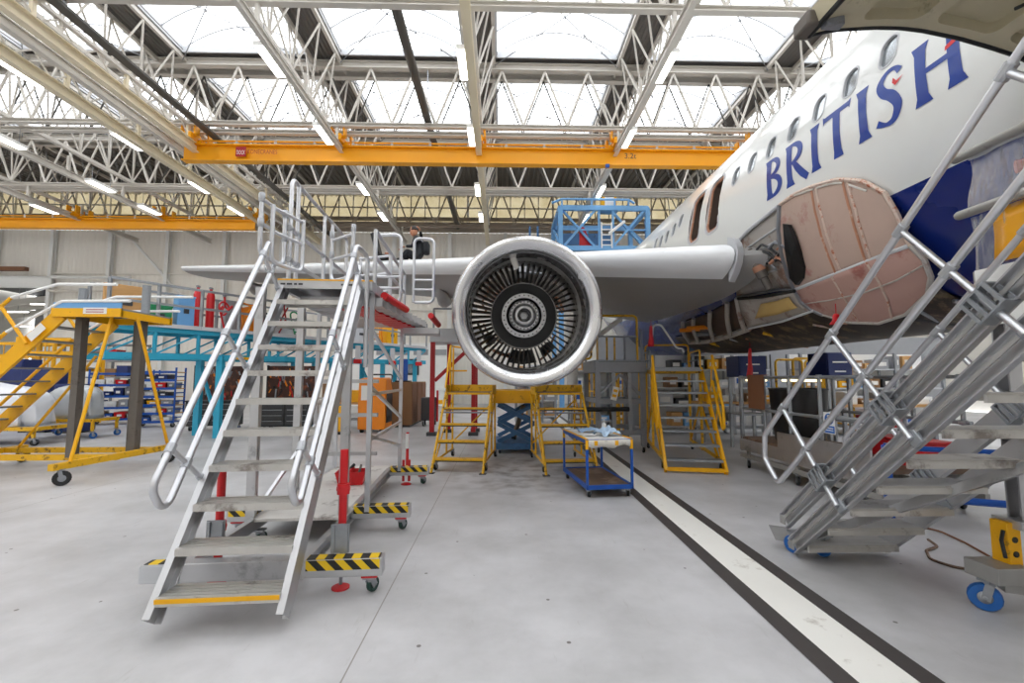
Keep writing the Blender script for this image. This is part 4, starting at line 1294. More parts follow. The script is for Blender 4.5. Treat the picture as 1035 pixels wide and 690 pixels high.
def clamp(par, p, d, r=0.032, ln=0.07, mat='clamp'):
    d = V(d).normalized() * ln / 2
    return MB().tube([V(p) - d, V(p) - d * 0.9, V(p) + d * 0.9, V(p) + d], r, 10, radii=[r * 0.9, r, r, r * 0.9]).build('clamp', M[mat], par)

# ------------------------------------------------------------------ big aluminium stairs at left
st = thing('rolling_stairs', 'tall aluminium rolling stairs at left with tube handrails and striped outriggers', 'stairs', (-1.827, 3.135, 0), math.radians(3.5), world=False)
W2 = 0.405
RISE, RUN = 0.247, 0.178
sl = math.atan2(RISE, RUN)
D = V((0, math.cos(sl), math.sin(sl)))      # up the flight
NN = V((0, -math.sin(sl), math.cos(sl)))    # square to it
T1 = V((0, -0.02, RISE))                    # first nosing
foot_y = -0.02 - RUN * 0.55
HP = 11 * RISE
PY0, PY1 = T1.y + 10 * RUN, 4.3
PX0, PX1 = -0.45, 0.54
for s in (-1, 1):
    p0 = T1 + D * -0.11 - NN * 0.10; p0.x = s * W2
    p1 = p0 + D * (0.11 + 10 * math.hypot(RISE, RUN) + 0.05); p1.x = s * W2
    pr = [(-0.02, -0.07), (0.02, -0.07), (0.02, 0.07), (-0.02, 0.07)]
    MB().chan(p0, p1, 0.05, 0.15, 0.012, up=NN, side=-s).build('stringer', M['alu'], st, smooth=False, bevel=0.003)
for k in range(10):
    c = T1 + V((0, RUN * k, RISE * k))
    t_ = MB()
    t_.bb((-W2 + 0.02, c.y, c.z - 0.022), (W2 - 0.02, c.y + 0.235, c.z - 0.006))
    for q in range(5):
        yy = c.y + 0.004 + q * 0.047
        t_.bb((-W2 + 0.02, yy, c.z - 0.008), (W2 - 0.02, yy + 0.034, c.z))
    t_.bb((-W2 + 0.02, c.y - 0.002, c.z - 0.05), (W2 - 0.02, c.y + 0.012, c.z - 0.004))
    t_.bb((-W2 + 0.02, c.y + 0.222, c.z - 0.05), (W2 - 0.02, c.y + 0.236, c.z - 0.004))
    o = t_.build('tread', M['alu_tread'], st, smooth=False)
    if k == 0:
        MB().bb((-W2 + 0.02, c.y - 0.006, c.z - 0.03), (W2 - 0.02, c.y - 0.001, c.z - 0.002)).build('nosing_strip', M['yellow'], o, smooth=False, label='yellow nosing strip')
# platform
pf = MB().bb((PX0, PY0, HP - 0.03), (PX1, PY1, HP))
pl_o = pf.build('platform', M['alu'], st, smooth=False)
MB().bb((PX0, PY0 - 0.012, HP - 0.10), (PX1, PY0 + 0.0, HP - 0.012)).build('front_beam', M['alu'], st, smooth=False)
MB().bb((PX0 - 0.0, PY0 - 0.016, HP - 0.012), (PX1, PY0 + 0.03, HP + 0.004)).build('edge_strip', M['yellow'], pl_o, smooth=False, label='yellow platform edge strip')
fb = [o for o in KIDS[st.name] if o.name.startswith('front_beam')][0]
mk = MB()
for q, (a, b) in enumerate(((0.03, 0.08), (0.095, 0.15), (0.17, 0.20), (0.215, 0.26), (0.66, 0.70), (0.715, 0.78))):
    mk.bb((PX0 + a, PY0 - 0.014, HP - 0.062), (PX0 + b, PY0 - 0.012, HP - 0.042))
mk.build('marking', M['dark'], fb, smooth=False)
for x in (PX0, PX1 - 0.05):
    MB().bb((x, PY0, HP - 0.11), (x + 0.05, PY1, HP - 0.03)).build('side_beam', M['alu'], st, smooth=False)
# columns, braces and base
for x, y in ((-0.60, 1.72), (-0.63, 2.95), (0.31, 1.72)):
    MB().chan((x, y, 0.22), (x, y, HP - 0.1), 0.085, 0.07, 0.012, up=(0, 1, 0)).build('column', M['alu'], st, smooth=False)
for x, y in ((-0.53, 3.35), (0.50, 1.95), (0.50, 4.15), (-0.53, 4.3)):
    MB().beam((x, y, 0.22), (x, y, HP - 0.06), 0.05).build('post', M['alu_tube'], st, smooth=False)
for z in (0.62, 1.15, 1.62):
    MB().beam((-0.53, 3.35, z), (0.31, 3.35, z), 0.045, 0.05).build('cross_bar', M['alu'], st, smooth=False)
for z in (0.98, 1.48):
    MB().beam((0.50, 1.95, z), (0.50, 4.15, z), 0.035).build('side_rail', M['alu_tube'], st, smooth=False)
for z0_, z1_ in ((1.02, 0.62), (1.56, 1.06), (2.2, 1.66)):
    MB().beam((0.50, 1.98, z0_), (0.50, 4.12, z1_), 0.035).build('side_brace', M['alu_tube'], st, smooth=False)
MB().beam((-0.53, 1.75, 0.35), (-0.53, 4.25, 1.4), 0.035).build('side_brace', M['alu_tube'], st, smooth=False)
for x in (-0.55, 0.34):
    MB().chan((x, 0.45, 0.20), (x, 4.4, 0.20), 0.06, 0.12, 0.012, side=(1 if x > 0 else -1)).build('base_beam', M['alu'], st, smooth=False, bevel=0.003)
dk = MB().bb((-0.52, 1.62, 0.235), (0.31, 4.38, 0.262))
dk.build('base_deck', paint('worn_deck', 'd2cfca', 0.55, 0.1, 0.12, 4, spots='8f8880', spot_amt=0.4), st, smooth=False)
for y, x0, x1 in ((0.52, -0.80, 0.95), (2.0, 0.34, 0.96), (4.2, 0.34, 0.95), (2.0, -0.95, -0.55)):
    b_ = MB().bb((x0, y - 0.06, 0.145), (x1, y + 0.06, 0.28)).build('outrigger', M['alu'], st, smooth=False, bevel=0.006)
    hx0 = 0.38 if x1 > 0 else x0 + 0.02
    if y > 0.7:
        hx0 = x0 + 0.02
    MB().bb((hx0, y - 0.064, 0.20), (x1 - 0.02, y - 0.058, 0.274)).build('hazard_tape', M['hazard'], b_, smooth=False)
    MB().bb((hx0, y - 0.055, 0.279), (x1 - 0.02, y + 0.04, 0.284)).build('hazard_tape', M['hazard'], b_, smooth=False)
    if y < 0.7:
        MB().bb((x0 - 0.004, y - 0.063, 0.15), (x0 + 0.16, y - 0.058, 0.272)).build('end_plate', M['lightgrey'], b_, bevel=0.004)
        MB().bb((x0 + 0.02, y - 0.05, 0.279), (x0 + 0.2, y + 0.04, 0.284)).build('hazard_tape', M['hazard'], b_, smooth=False)
    for xx in ([x1 - 0.1] if x1 > 0 else []) + ([x0 + 0.1] if x0 < -0.9 else []):
        MB().bb((xx - 0.06, y - 0.05, 0.128), (xx + 0.06, y + 0.05, 0.142)).build('caster_plate', M['red'], b_, smooth=False)
        caster(st, xx, y, 0.13, 0.056, 'green_wheel', w=0.04, yaw=0.5)
caster(st, -0.5, 1.7, 0.14, 0.055, 'green_wheel', yaw=0.4)
# red screw jacks
def jack(x, y, z0_, z1_, name='stabiliser_jack'):
    j = MB().tube([(x, y, z0_), (x, y, z1_)], 0.032, 12).build(name, M['red'], st, label='red screw jack')
    MB().tube([(x, y, z0_ + 0.26), (x, y, z0_ + 0.34)], 0.05, 12).build('collar', M['red'], j)
    MB().tube([(x - 0.05, y, z0_ + 0.30), (x + 0.05, y, z0_ + 0.30)], 0.022, 8).build('collar_pin', M['red'], j)
    MB().tube([(x, y, 0.02), (x, y, z0_)], 0.014, 8).build('screw', M['galv'], j)
    MB().lathe([(0.001, 0.03), (0.03, 0.03), (0.07, 0.012), (0.07, 0.0), (0.001, 0.0)], (x, y, 0.0), (0, 0, 1), 16).build('foot_plate', M['red'], j)
    k = MB()
    for s in (-1, 1):
        k.bb((x + s * 0.05 - 0.012, y - 0.075, 0.29), (x + s * 0.05 + 0.012, y - 0.06, 0.50))
    k.bb((x - 0.07, y - 0.06, 0.29), (x + 0.07, y - 0.045, 0.51))
    k.build('jack_bracket', M['galv'], j, smooth=False)
jack(0.60, 0.62, 0.47, 1.08); jack(-0.43, 0.80, 0.15, 0.92)
jx = MB().tube([(0.60, 4.28, 0.28), (0.60, 4.28, 0.80)], 0.024, 10).build('stabiliser_jack', M['red'], st)
for s in (-1, 1):
    MB().tube([(0.60 + s * 0.045, 4.2, 0.05), (0.60 + s * 0.045, 4.2, 0.38)], 0.02, 8).build('jack_leg', M['red'], jx)
MB().lathe([(0.001, 0.03), (0.03, 0.03), (0.08, 0.012), (0.08, 0.0), (0.001, 0.0)], (0.60, 4.2, 0), (0, 0, 1), 16).build('foot_plate', M['red'], jx)
MB().tube([(0.60, 4.24, 0.55), (0.60, 4.24, 0.78)], 0.027, 8).build('reflector', M['white'], jx)
# stair handrails: two rails closed by a bend at the bottom
def flight(x, n1, n2, s0, s1, s1b):
    a = T1 + NN * n1 + D * s1; b = T1 + NN * n1 + D * s0; c = T1 + NN * n2 + D * (s0 - 0.08); d = T1 + NN * n2 + D * s1b
    for p in (a, b, c, d): p.x = x
    return [a, b, c, d]
for s in (-1, 1):
    x = s * (W2 + 0.03)
    n1, n2 = 0.42, 0.19
    pts = flight(x, n1, n2, 0.55, 3.12, 3.05)
    if s > 0:
        pts = [pts[0] + V((0.06, 0.25, -1.25)), pts[0] + V((0.06, 0.22, -0.05)), pts[0]] + pts[1:]
        MB().tube(fillet(pts, 0.10, 6), 0.024, 12).build('handrail', M['alu_tube'], st)
    else:
        MB().tube(fillet(pts, 0.10, 6), 0.024, 12).build('handrail', M['alu_tube'], st)
    for sp in (0.84, 1.9, 2.94):
        p0 = T1 + D * sp - NN * 0.06; p1 = T1 + D * sp + NN * (n1 + 0.01)
        p0.x = x; p1.x = x
        MB().tube([p0, p1], 0.019, 10).build('rail_post', M['alu_tube'], st)
        for nn_ in (n1, n2):
            q = T1 + D * sp + NN * nn_; q.x = x
            clamp(st, q, D)
        clamp(st, p0 + NN * 0.02, NN, 0.028, 0.06)
# guard rails round the platform
ZT = HP + 1.2
xg = PX0 + 0.03
def rail(pts, r=0.024, bend=0.08, name='guard_rail'):
    return MB().tube(fillet(pts, bend, 5), r, 12).build(name, M['alu_tube'], st)
rail([(xg, 1.95, HP), (xg, 1.95, ZT), (xg, 4.2, ZT), (xg, 4.2, HP)])
for z in (HP + 0.62, HP + 0.26):
    rail([(xg, 1.95, z), (xg, 4.2, z)])
for y in (2.15, 3.1, 3.45):
    rail([(xg, y, HP), (xg, y, ZT - 0.01)], name='guard_post')
for y in (1.95, 2.15, 3.1, 3.45):
    for z in (HP + 0.62, HP + 0.26):
        clamp(st, (xg, y, z), (0, 1, 0), 0.034, 0.08)
# small returns at the stair head (U-shaped closing bars)
def ubar(x0, y0_, x1, y1_, zt, zb):
    rail([(x0, y0_, zt), (x0, y0_, zb), (x1, y1_, zb), (x1, y1_, zt)], 0.022, 0.09, 'closing_bar')
    rail([(x0, y0_, zt - 0.03), (x1, y1_, zt - 0.03)], 0.018, 0.02, 'closing_bar')
    rail([(x0, y0_, zt - 0.28), (x1, y1_, zt - 0.28)], 0.018, 0.02, 'closing_bar')
ubar(-0.50, 1.42, -0.46, 1.90, HP + 0.78, HP + 0.18)
ubar(-0.42, 1.50, -0.28, 1.95, HP + 0.72, HP + 0.12)
ubar(-0.16, 2.6, 0.18, 2.3, HP + 0.72, HP + 0.16)
ubar(0.0, 3.4, 0.46, 3.2, HP + 0.7, HP + 0.16)
for x, y in ((-0.50, 1.42), (-0.46, 1.90), (-0.16, 2.6), (0.18, 2.3)):
    for z in (HP + 0.76, HP + 0.5):
        clamp(st, (x, y, z), (0, 0, 1), 0.032, 0.09)
for y in (1.95, 2.9, 4.15):
    rail([(0.52, y, HP - 0.1), (0.52, y, HP + 0.62)], name='guard_post')
rail([(0.52, 1.95, HP + 0.62), (0.52, 4.15, HP + 0.62)])
rail([(0.52, 1.95, HP + 0.32), (0.52, 4.15, HP + 0.32)])
# frames reaching out over the sliding planks
for y, x0, x1, zt, zb in ((2.75, 0.36, 0.68, HP + 0.84, HP - 0.08), (3.75, 0.72, 1.02, HP + 1.10, HP + 0.10)):
    rail([(x0, y, zt - 0.02), (x1, y, zt), (x1, y, zb), (x0, y, zb)] if x0 < 0.5 else [(x0, y, zb), (x0, y, zt), (x1, y, zt), (x1, y, zb), (x0 + 0.02, y, zb)], 0.022, 0.08, 'swing_guard')
    for z in (zb + 0.35, zb + 0.2):
        rail([(x0, y, z), (x1, y, z)], 0.018, 0.02, 'swing_guard')
# sliding planks: aluminium troughs with red edges, pulled out to the right in steps
for k in range(9):
    y = 2.0 + k * 0.245
    x1 = 0.60 + 0.035 * k
    p_ = MB().ext([(-0.11, -0.05), (0.11, -0.05), (0.11, 0.05), (0.095, 0.05), (0.095, -0.035), (-0.095, -0.035), (-0.095, 0.05), (-0.11, 0.05)], (-0.3, y + 0.12, HP - 0.19), (x1, y + 0.12, HP - 0.19)).build('sliding_plank', M['alu'], st, smooth=False)
    MB().bb((x1 - 0.5, y + 0.002, HP - 0.262), (x1 - 0.16, y + 0.226, HP - 0.242)).build('plank_sole', M['red'], p_, smooth=False)
MB().tube([(0.60, 2.1, HP - 0.10), (0.74, 2.9, HP - 0.14)], 0.045, 10).build('bumper', M['red'], st)
MB().tube([(1.0, 3.6, HP - 0.12), (1.08, 4.1, HP - 0.2)], 0.045, 10).build('bumper', M['red'], st)
MB().bb((0.55, 3.9, HP - 0.36), (1.1, 4.3, HP - 0.27)).build('tail_plank', M['alu'], st, smooth=False)

# red tool tray standing on the base deck
tb_ = thing('tool_tray', 'red open tool tray with tools on the base deck of the aluminium stairs', 'tool box', (-1.98, 6.25, 0.266), math.radians(8), world=False)
k = MB()
k.add([V((a * w, b * d, z)) for w, d, z in ((0.15, 0.11, 0.0), (0.19, 0.15, 0.17), (0.18, 0.14, 0.17), (0.142, 0.102, 0.012)) for a, b in ((-1, -1), (1, -1), (1, 1), (-1, 1))],
      [(3, 2, 1, 0)] + [(i * 4 + j, i * 4 + (j + 1) % 4, (i + 1) * 4 + (j + 1) % 4, (i + 1) * 4 + j) for i in range(3) for j in range(4)] + [(12, 13, 14, 15)])
k.build('tray', M['red'], tb_, smooth=False)
MB().bb((-0.012, -0.14, 0.02), (0.012, 0.14, 0.2)).build('divider', M['red'], tb_, smooth=False)
MB().tube([(-0.1, -0.08, 0.12), (0.02, 0.05, 0.24)], 0.02, 8).build('tool', M['black'], tb_)
MB().tube([(0.08, -0.05, 0.08), (0.1, 0.1, 0.22)], 0.016, 8).build('tool', M['dark_steel'], tb_)
MB().box((-0.08, 0.02, 0.19), (0.06, 0.1, 0.05), 0.4).build('tool', M['black'], tb_, bevel=0.01)

# ------------------------------------------------------------------ parallelogram stairs at right
rs = thing('boarding_stairs', 'aluminium folding stairs at right rising out of the picture, on blue casters', 'stairs', (3.16, 4.2, 0), 0)
XA, XB = 2.74, 3.60
S45 = math.radians(41.2)
Dr = V((0, -math.cos(S45), math.sin(S45))); Nr = V((0, math.sin(S45), math.cos(S45)))
base = V((0, 4.33, 0.06))
LEN = 4.1
for x in (XA, XB):
    for n0, lab in ((0.03, 'a'), (0.25, 'b')):
        p0 = base + Nr * n0 + Dr * (0.02 if n0 < 0.1 else 0.06); p0.x = x
        p1 = p0 + Dr * LEN; p1.x = x
        sd = 1 if x == XA else -1
        o = MB().chan(p0, p1, 0.05, 0.145, 0.013, up=Nr, side=sd).build('stringer', M['alu'], rs, smooth=False, bevel=0.003)
        MB().ext([(-0.004, -0.012), (0.004, -0.012), (0.004, 0.012), (-0.004, 0.012)], p0 + V((-0.028 * sd, 0, 0)) + Dr * 0.05, p1 + V((-0.028 * sd, 0, 0)), up=Nr).build('track', M['alu_dull'], o, smooth=False)
        MB().box(p0 + Dr * 0.03 + V((-sd * 0.03, 0, 0)), (0.012, 0.08, 0.08)).build('end_bracket', M['alu_dull'], o, bevel=0.006)
# hinged foot flap
fl = MB().add([V((XA - 0.06, 4.52, 0.10)), V((XA - 0.06, 4.62, 0.20)), V((XA + 0.12, 4.60, 0.18)), V((XA + 0.12, 4.49, 0.08)), V((XA - 0.06, 4.51, 0.09)), V((XA - 0.06, 4.61, 0.19)), V((XA + 0.12, 4.59, 0.17)), V((XA + 0.12, 4.48, 0.07))],
    [(0, 1, 2, 3), (7, 6, 5, 4), (0, 4, 5, 1), (1, 5, 6, 2), (2, 6, 7, 3), (3, 7, 4, 0)])
fl.build('foot_flap', M['alu_dull'], rs, smooth=False)
step = 0.235
for k in range(12):
    z = 0.16 + step * k
    y = 4.30 - step * k / math.tan(S45)
    t_ = MB()
    t_.bb((XA + 0.02, y - 0.15, z - 0.015), (XB - 0.02, y + 0.11, z))
    t_.ext([(-0.012, -0.045), (0.012, -0.045), (0.012, 0.0), (-0.012, 0.0)], (XA + 0.02, y + 0.11, z - 0.01), (XB - 0.02, y + 0.11, z - 0.01))
    t_.ext([(-0.012, -0.045), (0.012, -0.045), (0.012, 0.0), (-0.012, 0.0)], (XA + 0.02, y - 0.15, z - 0.01), (XB - 0.02, y - 0.15, z - 0.01))
    o = t_.build('tread', M['alu_tread'], rs, smooth=False)
    for q in range(7):
        yy = y - 0.14 + q * 0.038
        MB().bb((XA + 0.03, yy, z), (XB - 0.03, yy + 0.012, z + 0.006)).build('tread_rib', M['alu'], o, smooth=False) if k < 4 else None
MB().beam((XA + 0.04, 4.18, 0.22), (XB - 0.02, 2.95, 1.12), 0.03, 0.07, up=Nr).build('diagonal_brace', M['alu'], rs, smooth=False)
MB().beam((XA, 4.26, 0.11), (XB, 4.26, 0.11), 0.05, 0.04).build('foot_bar', M['alu_dull'], rs, smooth=False)
for x, y in ((XA + 0.06, 4.40), (3.02, 4.30)):
    caster(rs, x, y, 0.21, 0.08, 'blue_wheel', yaw=-0.3)
rr_ = V((0, 0, 0))
def rline(x, n, s):
    p = base + Nr * (n + (0.022 * s if n > 0.3 else 0)) + Dr * s; p.x = x; return p
for x, na, nb, s0 in ((XA - 0.05, 0.96, 0.50, 0.50), (XB - 0.0, 1.0, 0.52, 0.40)):
    pts = [rline(x, na, LEN), rline(x, na, s0 - 0.05), rline(x, na - 0.16, s0 - 0.22), rline(x, nb, s0 - 0.20), rline(x, nb, LEN)]
    MB().tube(fillet(pts, 0.07, 5), 0.024, 14).build('handrail', M['alu_tube'], rs)
    for q, sp in enumerate((0.88, 1.82, 2.76, 3.7)):
        a = rline(x, 0.0, sp); b = rline(x, na + 0.01, sp)
        MB().tube([a, b], 0.021, 12).build('rail_post', M['alu_tube'], rs)
        for nn_ in (na, nb):
            clamp(rs, rline(x, nn_, sp), Dr, 0.034, 0.09)
        bx = MB()
        for dn in (-0.08, -0.03, 0.03, 0.08):
            for dx in (-0.04, 0.04):
                bx.box(rline(x, 0.25, sp) + Dr * dn + V((dx, 0, 0)), (0.012, 0.022, 0.15), M=Matrix((V((1, 0, 0)), Dr, Nr)).transposed())
        for dn in (-0.075, 0.075):
            bx.box(rline(x, 0.25, sp) + Nr * dn, (0.09, 0.18, 0.012), M=Matrix((V((1, 0, 0)), Dr, Nr)).transposed())
        bx.build('post_clamp', M['galv'], rs, smooth=False)
        MB().box(rline(x + (0.03 if x < 3 else -0.03), 0.0, sp), (0.03, 0.09, 0.10), M=Matrix((V((1, 0, 0)), Dr, Nr)).transposed()).build('post_bracket', M['galv'], rs, bevel=0.006)

# ------------------------------------------------------------------ hold loading dock behind the stairs
dk = thing('loading_dock', 'loading dock at right edge with padded rails, clear sheeting and a yellow panel', 'platform', (3.9, 2.6, 0))
XD = 3.72
def pad(p0, p1, r=0.036):
    p0, p1 = V(p0), V(p1)
    d = (p1 - p0).normalized()
    MB().tube([p0 - d * r * 0.9, p0 - d * r * 0.5, p0, p1, p1 + d * r], r, 12, radii=[r * 0.3, r * 0.8, r, r, r * 0.3]).build('padded_rail', M['alu_dull'], dk)
pad((XD, 3.5, 3.44), (XD, 1.0, 3.44)); pad((XD - 0.03, 3.48, 2.96), (XD - 0.03, 1.0, 2.96))
def clear_mat():
    m, nt, b = newmat('clear_sheet')
    N, L = nt.nodes, nt.links
    tc = N.new('ShaderNodeTexCoord'); mp = N.new('ShaderNodeMapping'); mp.inputs['Scale'].default_value = (1, 7, 1.5)
    L.new(tc.outputs['Object'], mp.inputs['Vector'])
    no = N.new('ShaderNodeTexNoise'); no.inputs['Scale'].default_value = 3; no.inputs['Detail'].default_value = 4; L.new(mp.outputs[0], no.inputs['Vector'])
    bp = N.new('ShaderNodeBump'); bp.inputs['Strength'].default_value = 0.7; bp.inputs['Distance'].default_value = 0.05; L.new(no.outputs['Fac'], bp.inputs['Height'])
    tr = N.new('ShaderNodeBsdfTransparent'); tr.inputs['Color'].default_value = (0.86, 0.88, 0.92, 1)
    gl = N.new('ShaderNodeBsdfGlossy'); gl.inputs['Roughness'].default_value = 0.06; L.new(bp.outputs[0], gl.inputs['Normal'])
    df = N.new('ShaderNodeBsdfDiffuse'); df.inputs['Color'].default_value = (0.75, 0.77, 0.82, 1)
    s1 = N.new('ShaderNodeMixShader'); s1.inputs[0].default_value = 0.4; L.new(gl.outputs[0], s1.inputs[1]); L.new(df.outputs[0], s1.inputs[2])
    lw = N.new('ShaderNodeLayerWeight'); lw.inputs['Blend'].default_value = 0.35; L.new(bp.outputs[0], lw.inputs['Normal'])
    ma = N.new('ShaderNodeMath'); ma.operation = 'MULTIPLY_ADD'; ma.inputs[1].default_value = 0.9; ma.inputs[2].default_value = 0.14; L.new(lw.outputs['Facing'], ma.inputs[0])
    s2 = N.new('ShaderNodeMixShader'); L.new(ma.outputs[0], s2.inputs[0]); L.new(tr.outputs[0], s2.inputs[1]); L.new(s1.outputs[0], s2.inputs[2])
    out = [n for n in N if n.type == 'OUTPUT_MATERIAL'][0]; L.new(s2.outputs[0], out.inputs['Surface'])
    return m
M['clear'] = clear_mat()
rnd = random.Random(11)
rows_ = []
for j in range(7):
    z = 3.42 - j * (3.42 - 2.98) / 6
    rows_.append([V((XD + 0.05 + 0.018 * math.sin(k * 1.9 + j * 0.4) - 0.05 * (j / 6), 3.44 - k * 0.1 - 0.02 * math.sin(j), z)) for k in range(24)])
MB().grid(rows_).build('clear_curtain', M['clear'], dk)
r2 = [[V((XD + 0.02 + 0.02 * math.sin(k * 2.1 + j * 0.5), 3.44 - k * 0.05, 2.93 - j * 0.075)) for k in range(7)] for j in range(7)]
MB().grid(r2).build('clear_curtain', M['clear'], dk)
MB().tube([r for r in rows_[0]], 0.02, 8).build('curtain_hem', M['lightgrey'], dk)
rows_ = []
for j in range(5):
    z = 2.93 - j * (2.93 - 2.52) / 4
    rows_.append([V((XD + 0.0 + 0.012 * math.sin(k * 1.3 + j), 3.27 - k * 0.11, z)) for k in range(20)])
MB().grid(rows_).build('yellow_curtain', paint('yellow_sheet', 'f0a81a', 0.25, 0, 0.08, 3, 0.2, coat=0.4), dk, solid=0.006)
for y in (2.9, 2.0, 1.1):
    MB().beam((XD + 0.16, y, 2.4), (XD + 0.16, y, 3.46), 0.05).build('rail_post', M['alu'], dk, smooth=False)
MB().bb((XD, 0.9, 2.40), (4.5, 3.44, 2.49)).build('dock_deck', M['alu_dull'], dk, smooth=False)
sk = MB().bb((XD - 0.03, 0.9, 2.06), (XD + 0.03, 3.40, 2.49)).build('skirt_panel', M['white'], dk, smooth=False)
bl = MB()
for k in range(6):
    bl.cyl((XD - 0.03, 3.32 - 0.05 * (k % 2), 2.38 - 0.06 * k), (XD - 0.042, 3.32 - 0.05 * (k % 2), 2.38 - 0.06 * k), 0.014, 8)
bl.build('bolts', M['steel'], sk)
MB().tube([(XD + 0.2, 3.25, 3.26), (XD + 0.45, 3.05, 3.28)], 0.05, 10).build('red_handle', M['red'], dk)
MB().chan((3.80, 3.32, 0.62), (3.80, 3.32, 2.40), 0.10, 0.10, 0.012, up=(0, 1, 0)).build('leg', M['alu'], dk, smooth=False)
MB().bb((3.68, 3.22, 0.58), (3.9, 3.42, 0.64)).build('leg_foot', M['alu'], dk, smooth=False)
yl = MB().bb((3.64, 3.28, 0.20), (3.74, 3.40, 0.62)).build('jack_leg', M['yellow'], dk, smooth=False, bevel=0.006, label='yellow adjustable foot tube')
hl = MB()
for z in (0.3, 0.40, 0.50):
    hl.cyl((3.69, 3.276, z), (3.69, 3.28, z), 0.022, 10)
hl.build('pin_holes', M['black'], yl)
MB().tube([(3.63, 3.3, 0.56), (3.59, 3.28, 0.5), (3.60, 3.27, 0.38)], 0.012, 6).build('pin_chain', M['black'], yl)
MB().bb((3.46, 3.2, 0.215), (3.72, 3.44, 0.33)).build('base_box', M['alu_dull'], dk, smooth=False, bevel=0.006)
MB().beam((3.6, 3.32, 0.2), (4.9, 2.7, 0.2), 0.12, 0.11).build('base_beam', M['alu_dull'], dk, smooth=False)
MB().beam((3.72, 3.32, 0.2), (4.9, 3.32, 0.2), 0.12, 0.11).build('base_beam', M['alu_dull'], dk, smooth=False)
caster(dk, 3.50, 3.30, 0.22, 0.095, 'blue_wheel', yaw=-0.8, w=0.05); caster(dk, 4.85, 2.75, 0.19, 0.085, 'blue_wheel', yaw=1.2, w=0.05); caster(dk, 4.85, 3.3, 0.19, 0.085, 'blue_wheel', yaw=1.2, w=0.05)
for y in (1.0,):
    MB().chan((4.4, y, 0), (4.4, y, 2.40), 0.10, 0.10, 0.012, up=(0, 1, 0)).build('leg', M['alu'], dk, smooth=False)
    MB().chan((4.0, y, 0), (4.0, y, 2.40), 0.10, 0.10, 0.012, up=(0, 1, 0)).build('leg', M['alu'], dk, smooth=False)
hz = thing('air_hose', 'brown hose lying in loops on the floor under the aluminium stairs at right', 'hose', (3.6, 4.0, 0))
hp = [at(x, y, Z=0.012) for x, y in ((1000, 578), (965, 573), (940, 565), (936, 556), (948, 552), (938, 545))] + [at(x, y, Z=0.012) for x, y in ((905, 533), (940, 532), (975, 548), (1000, 562))]
MB().tube(fillet(hp[:6], 0.12, 5), 0.012, 8).build('hose', M['wood_dirty'], hz)
MB().tube(fillet(hp[6:], 0.3, 5), 0.010, 8).build('hose', M['brown'], hz)
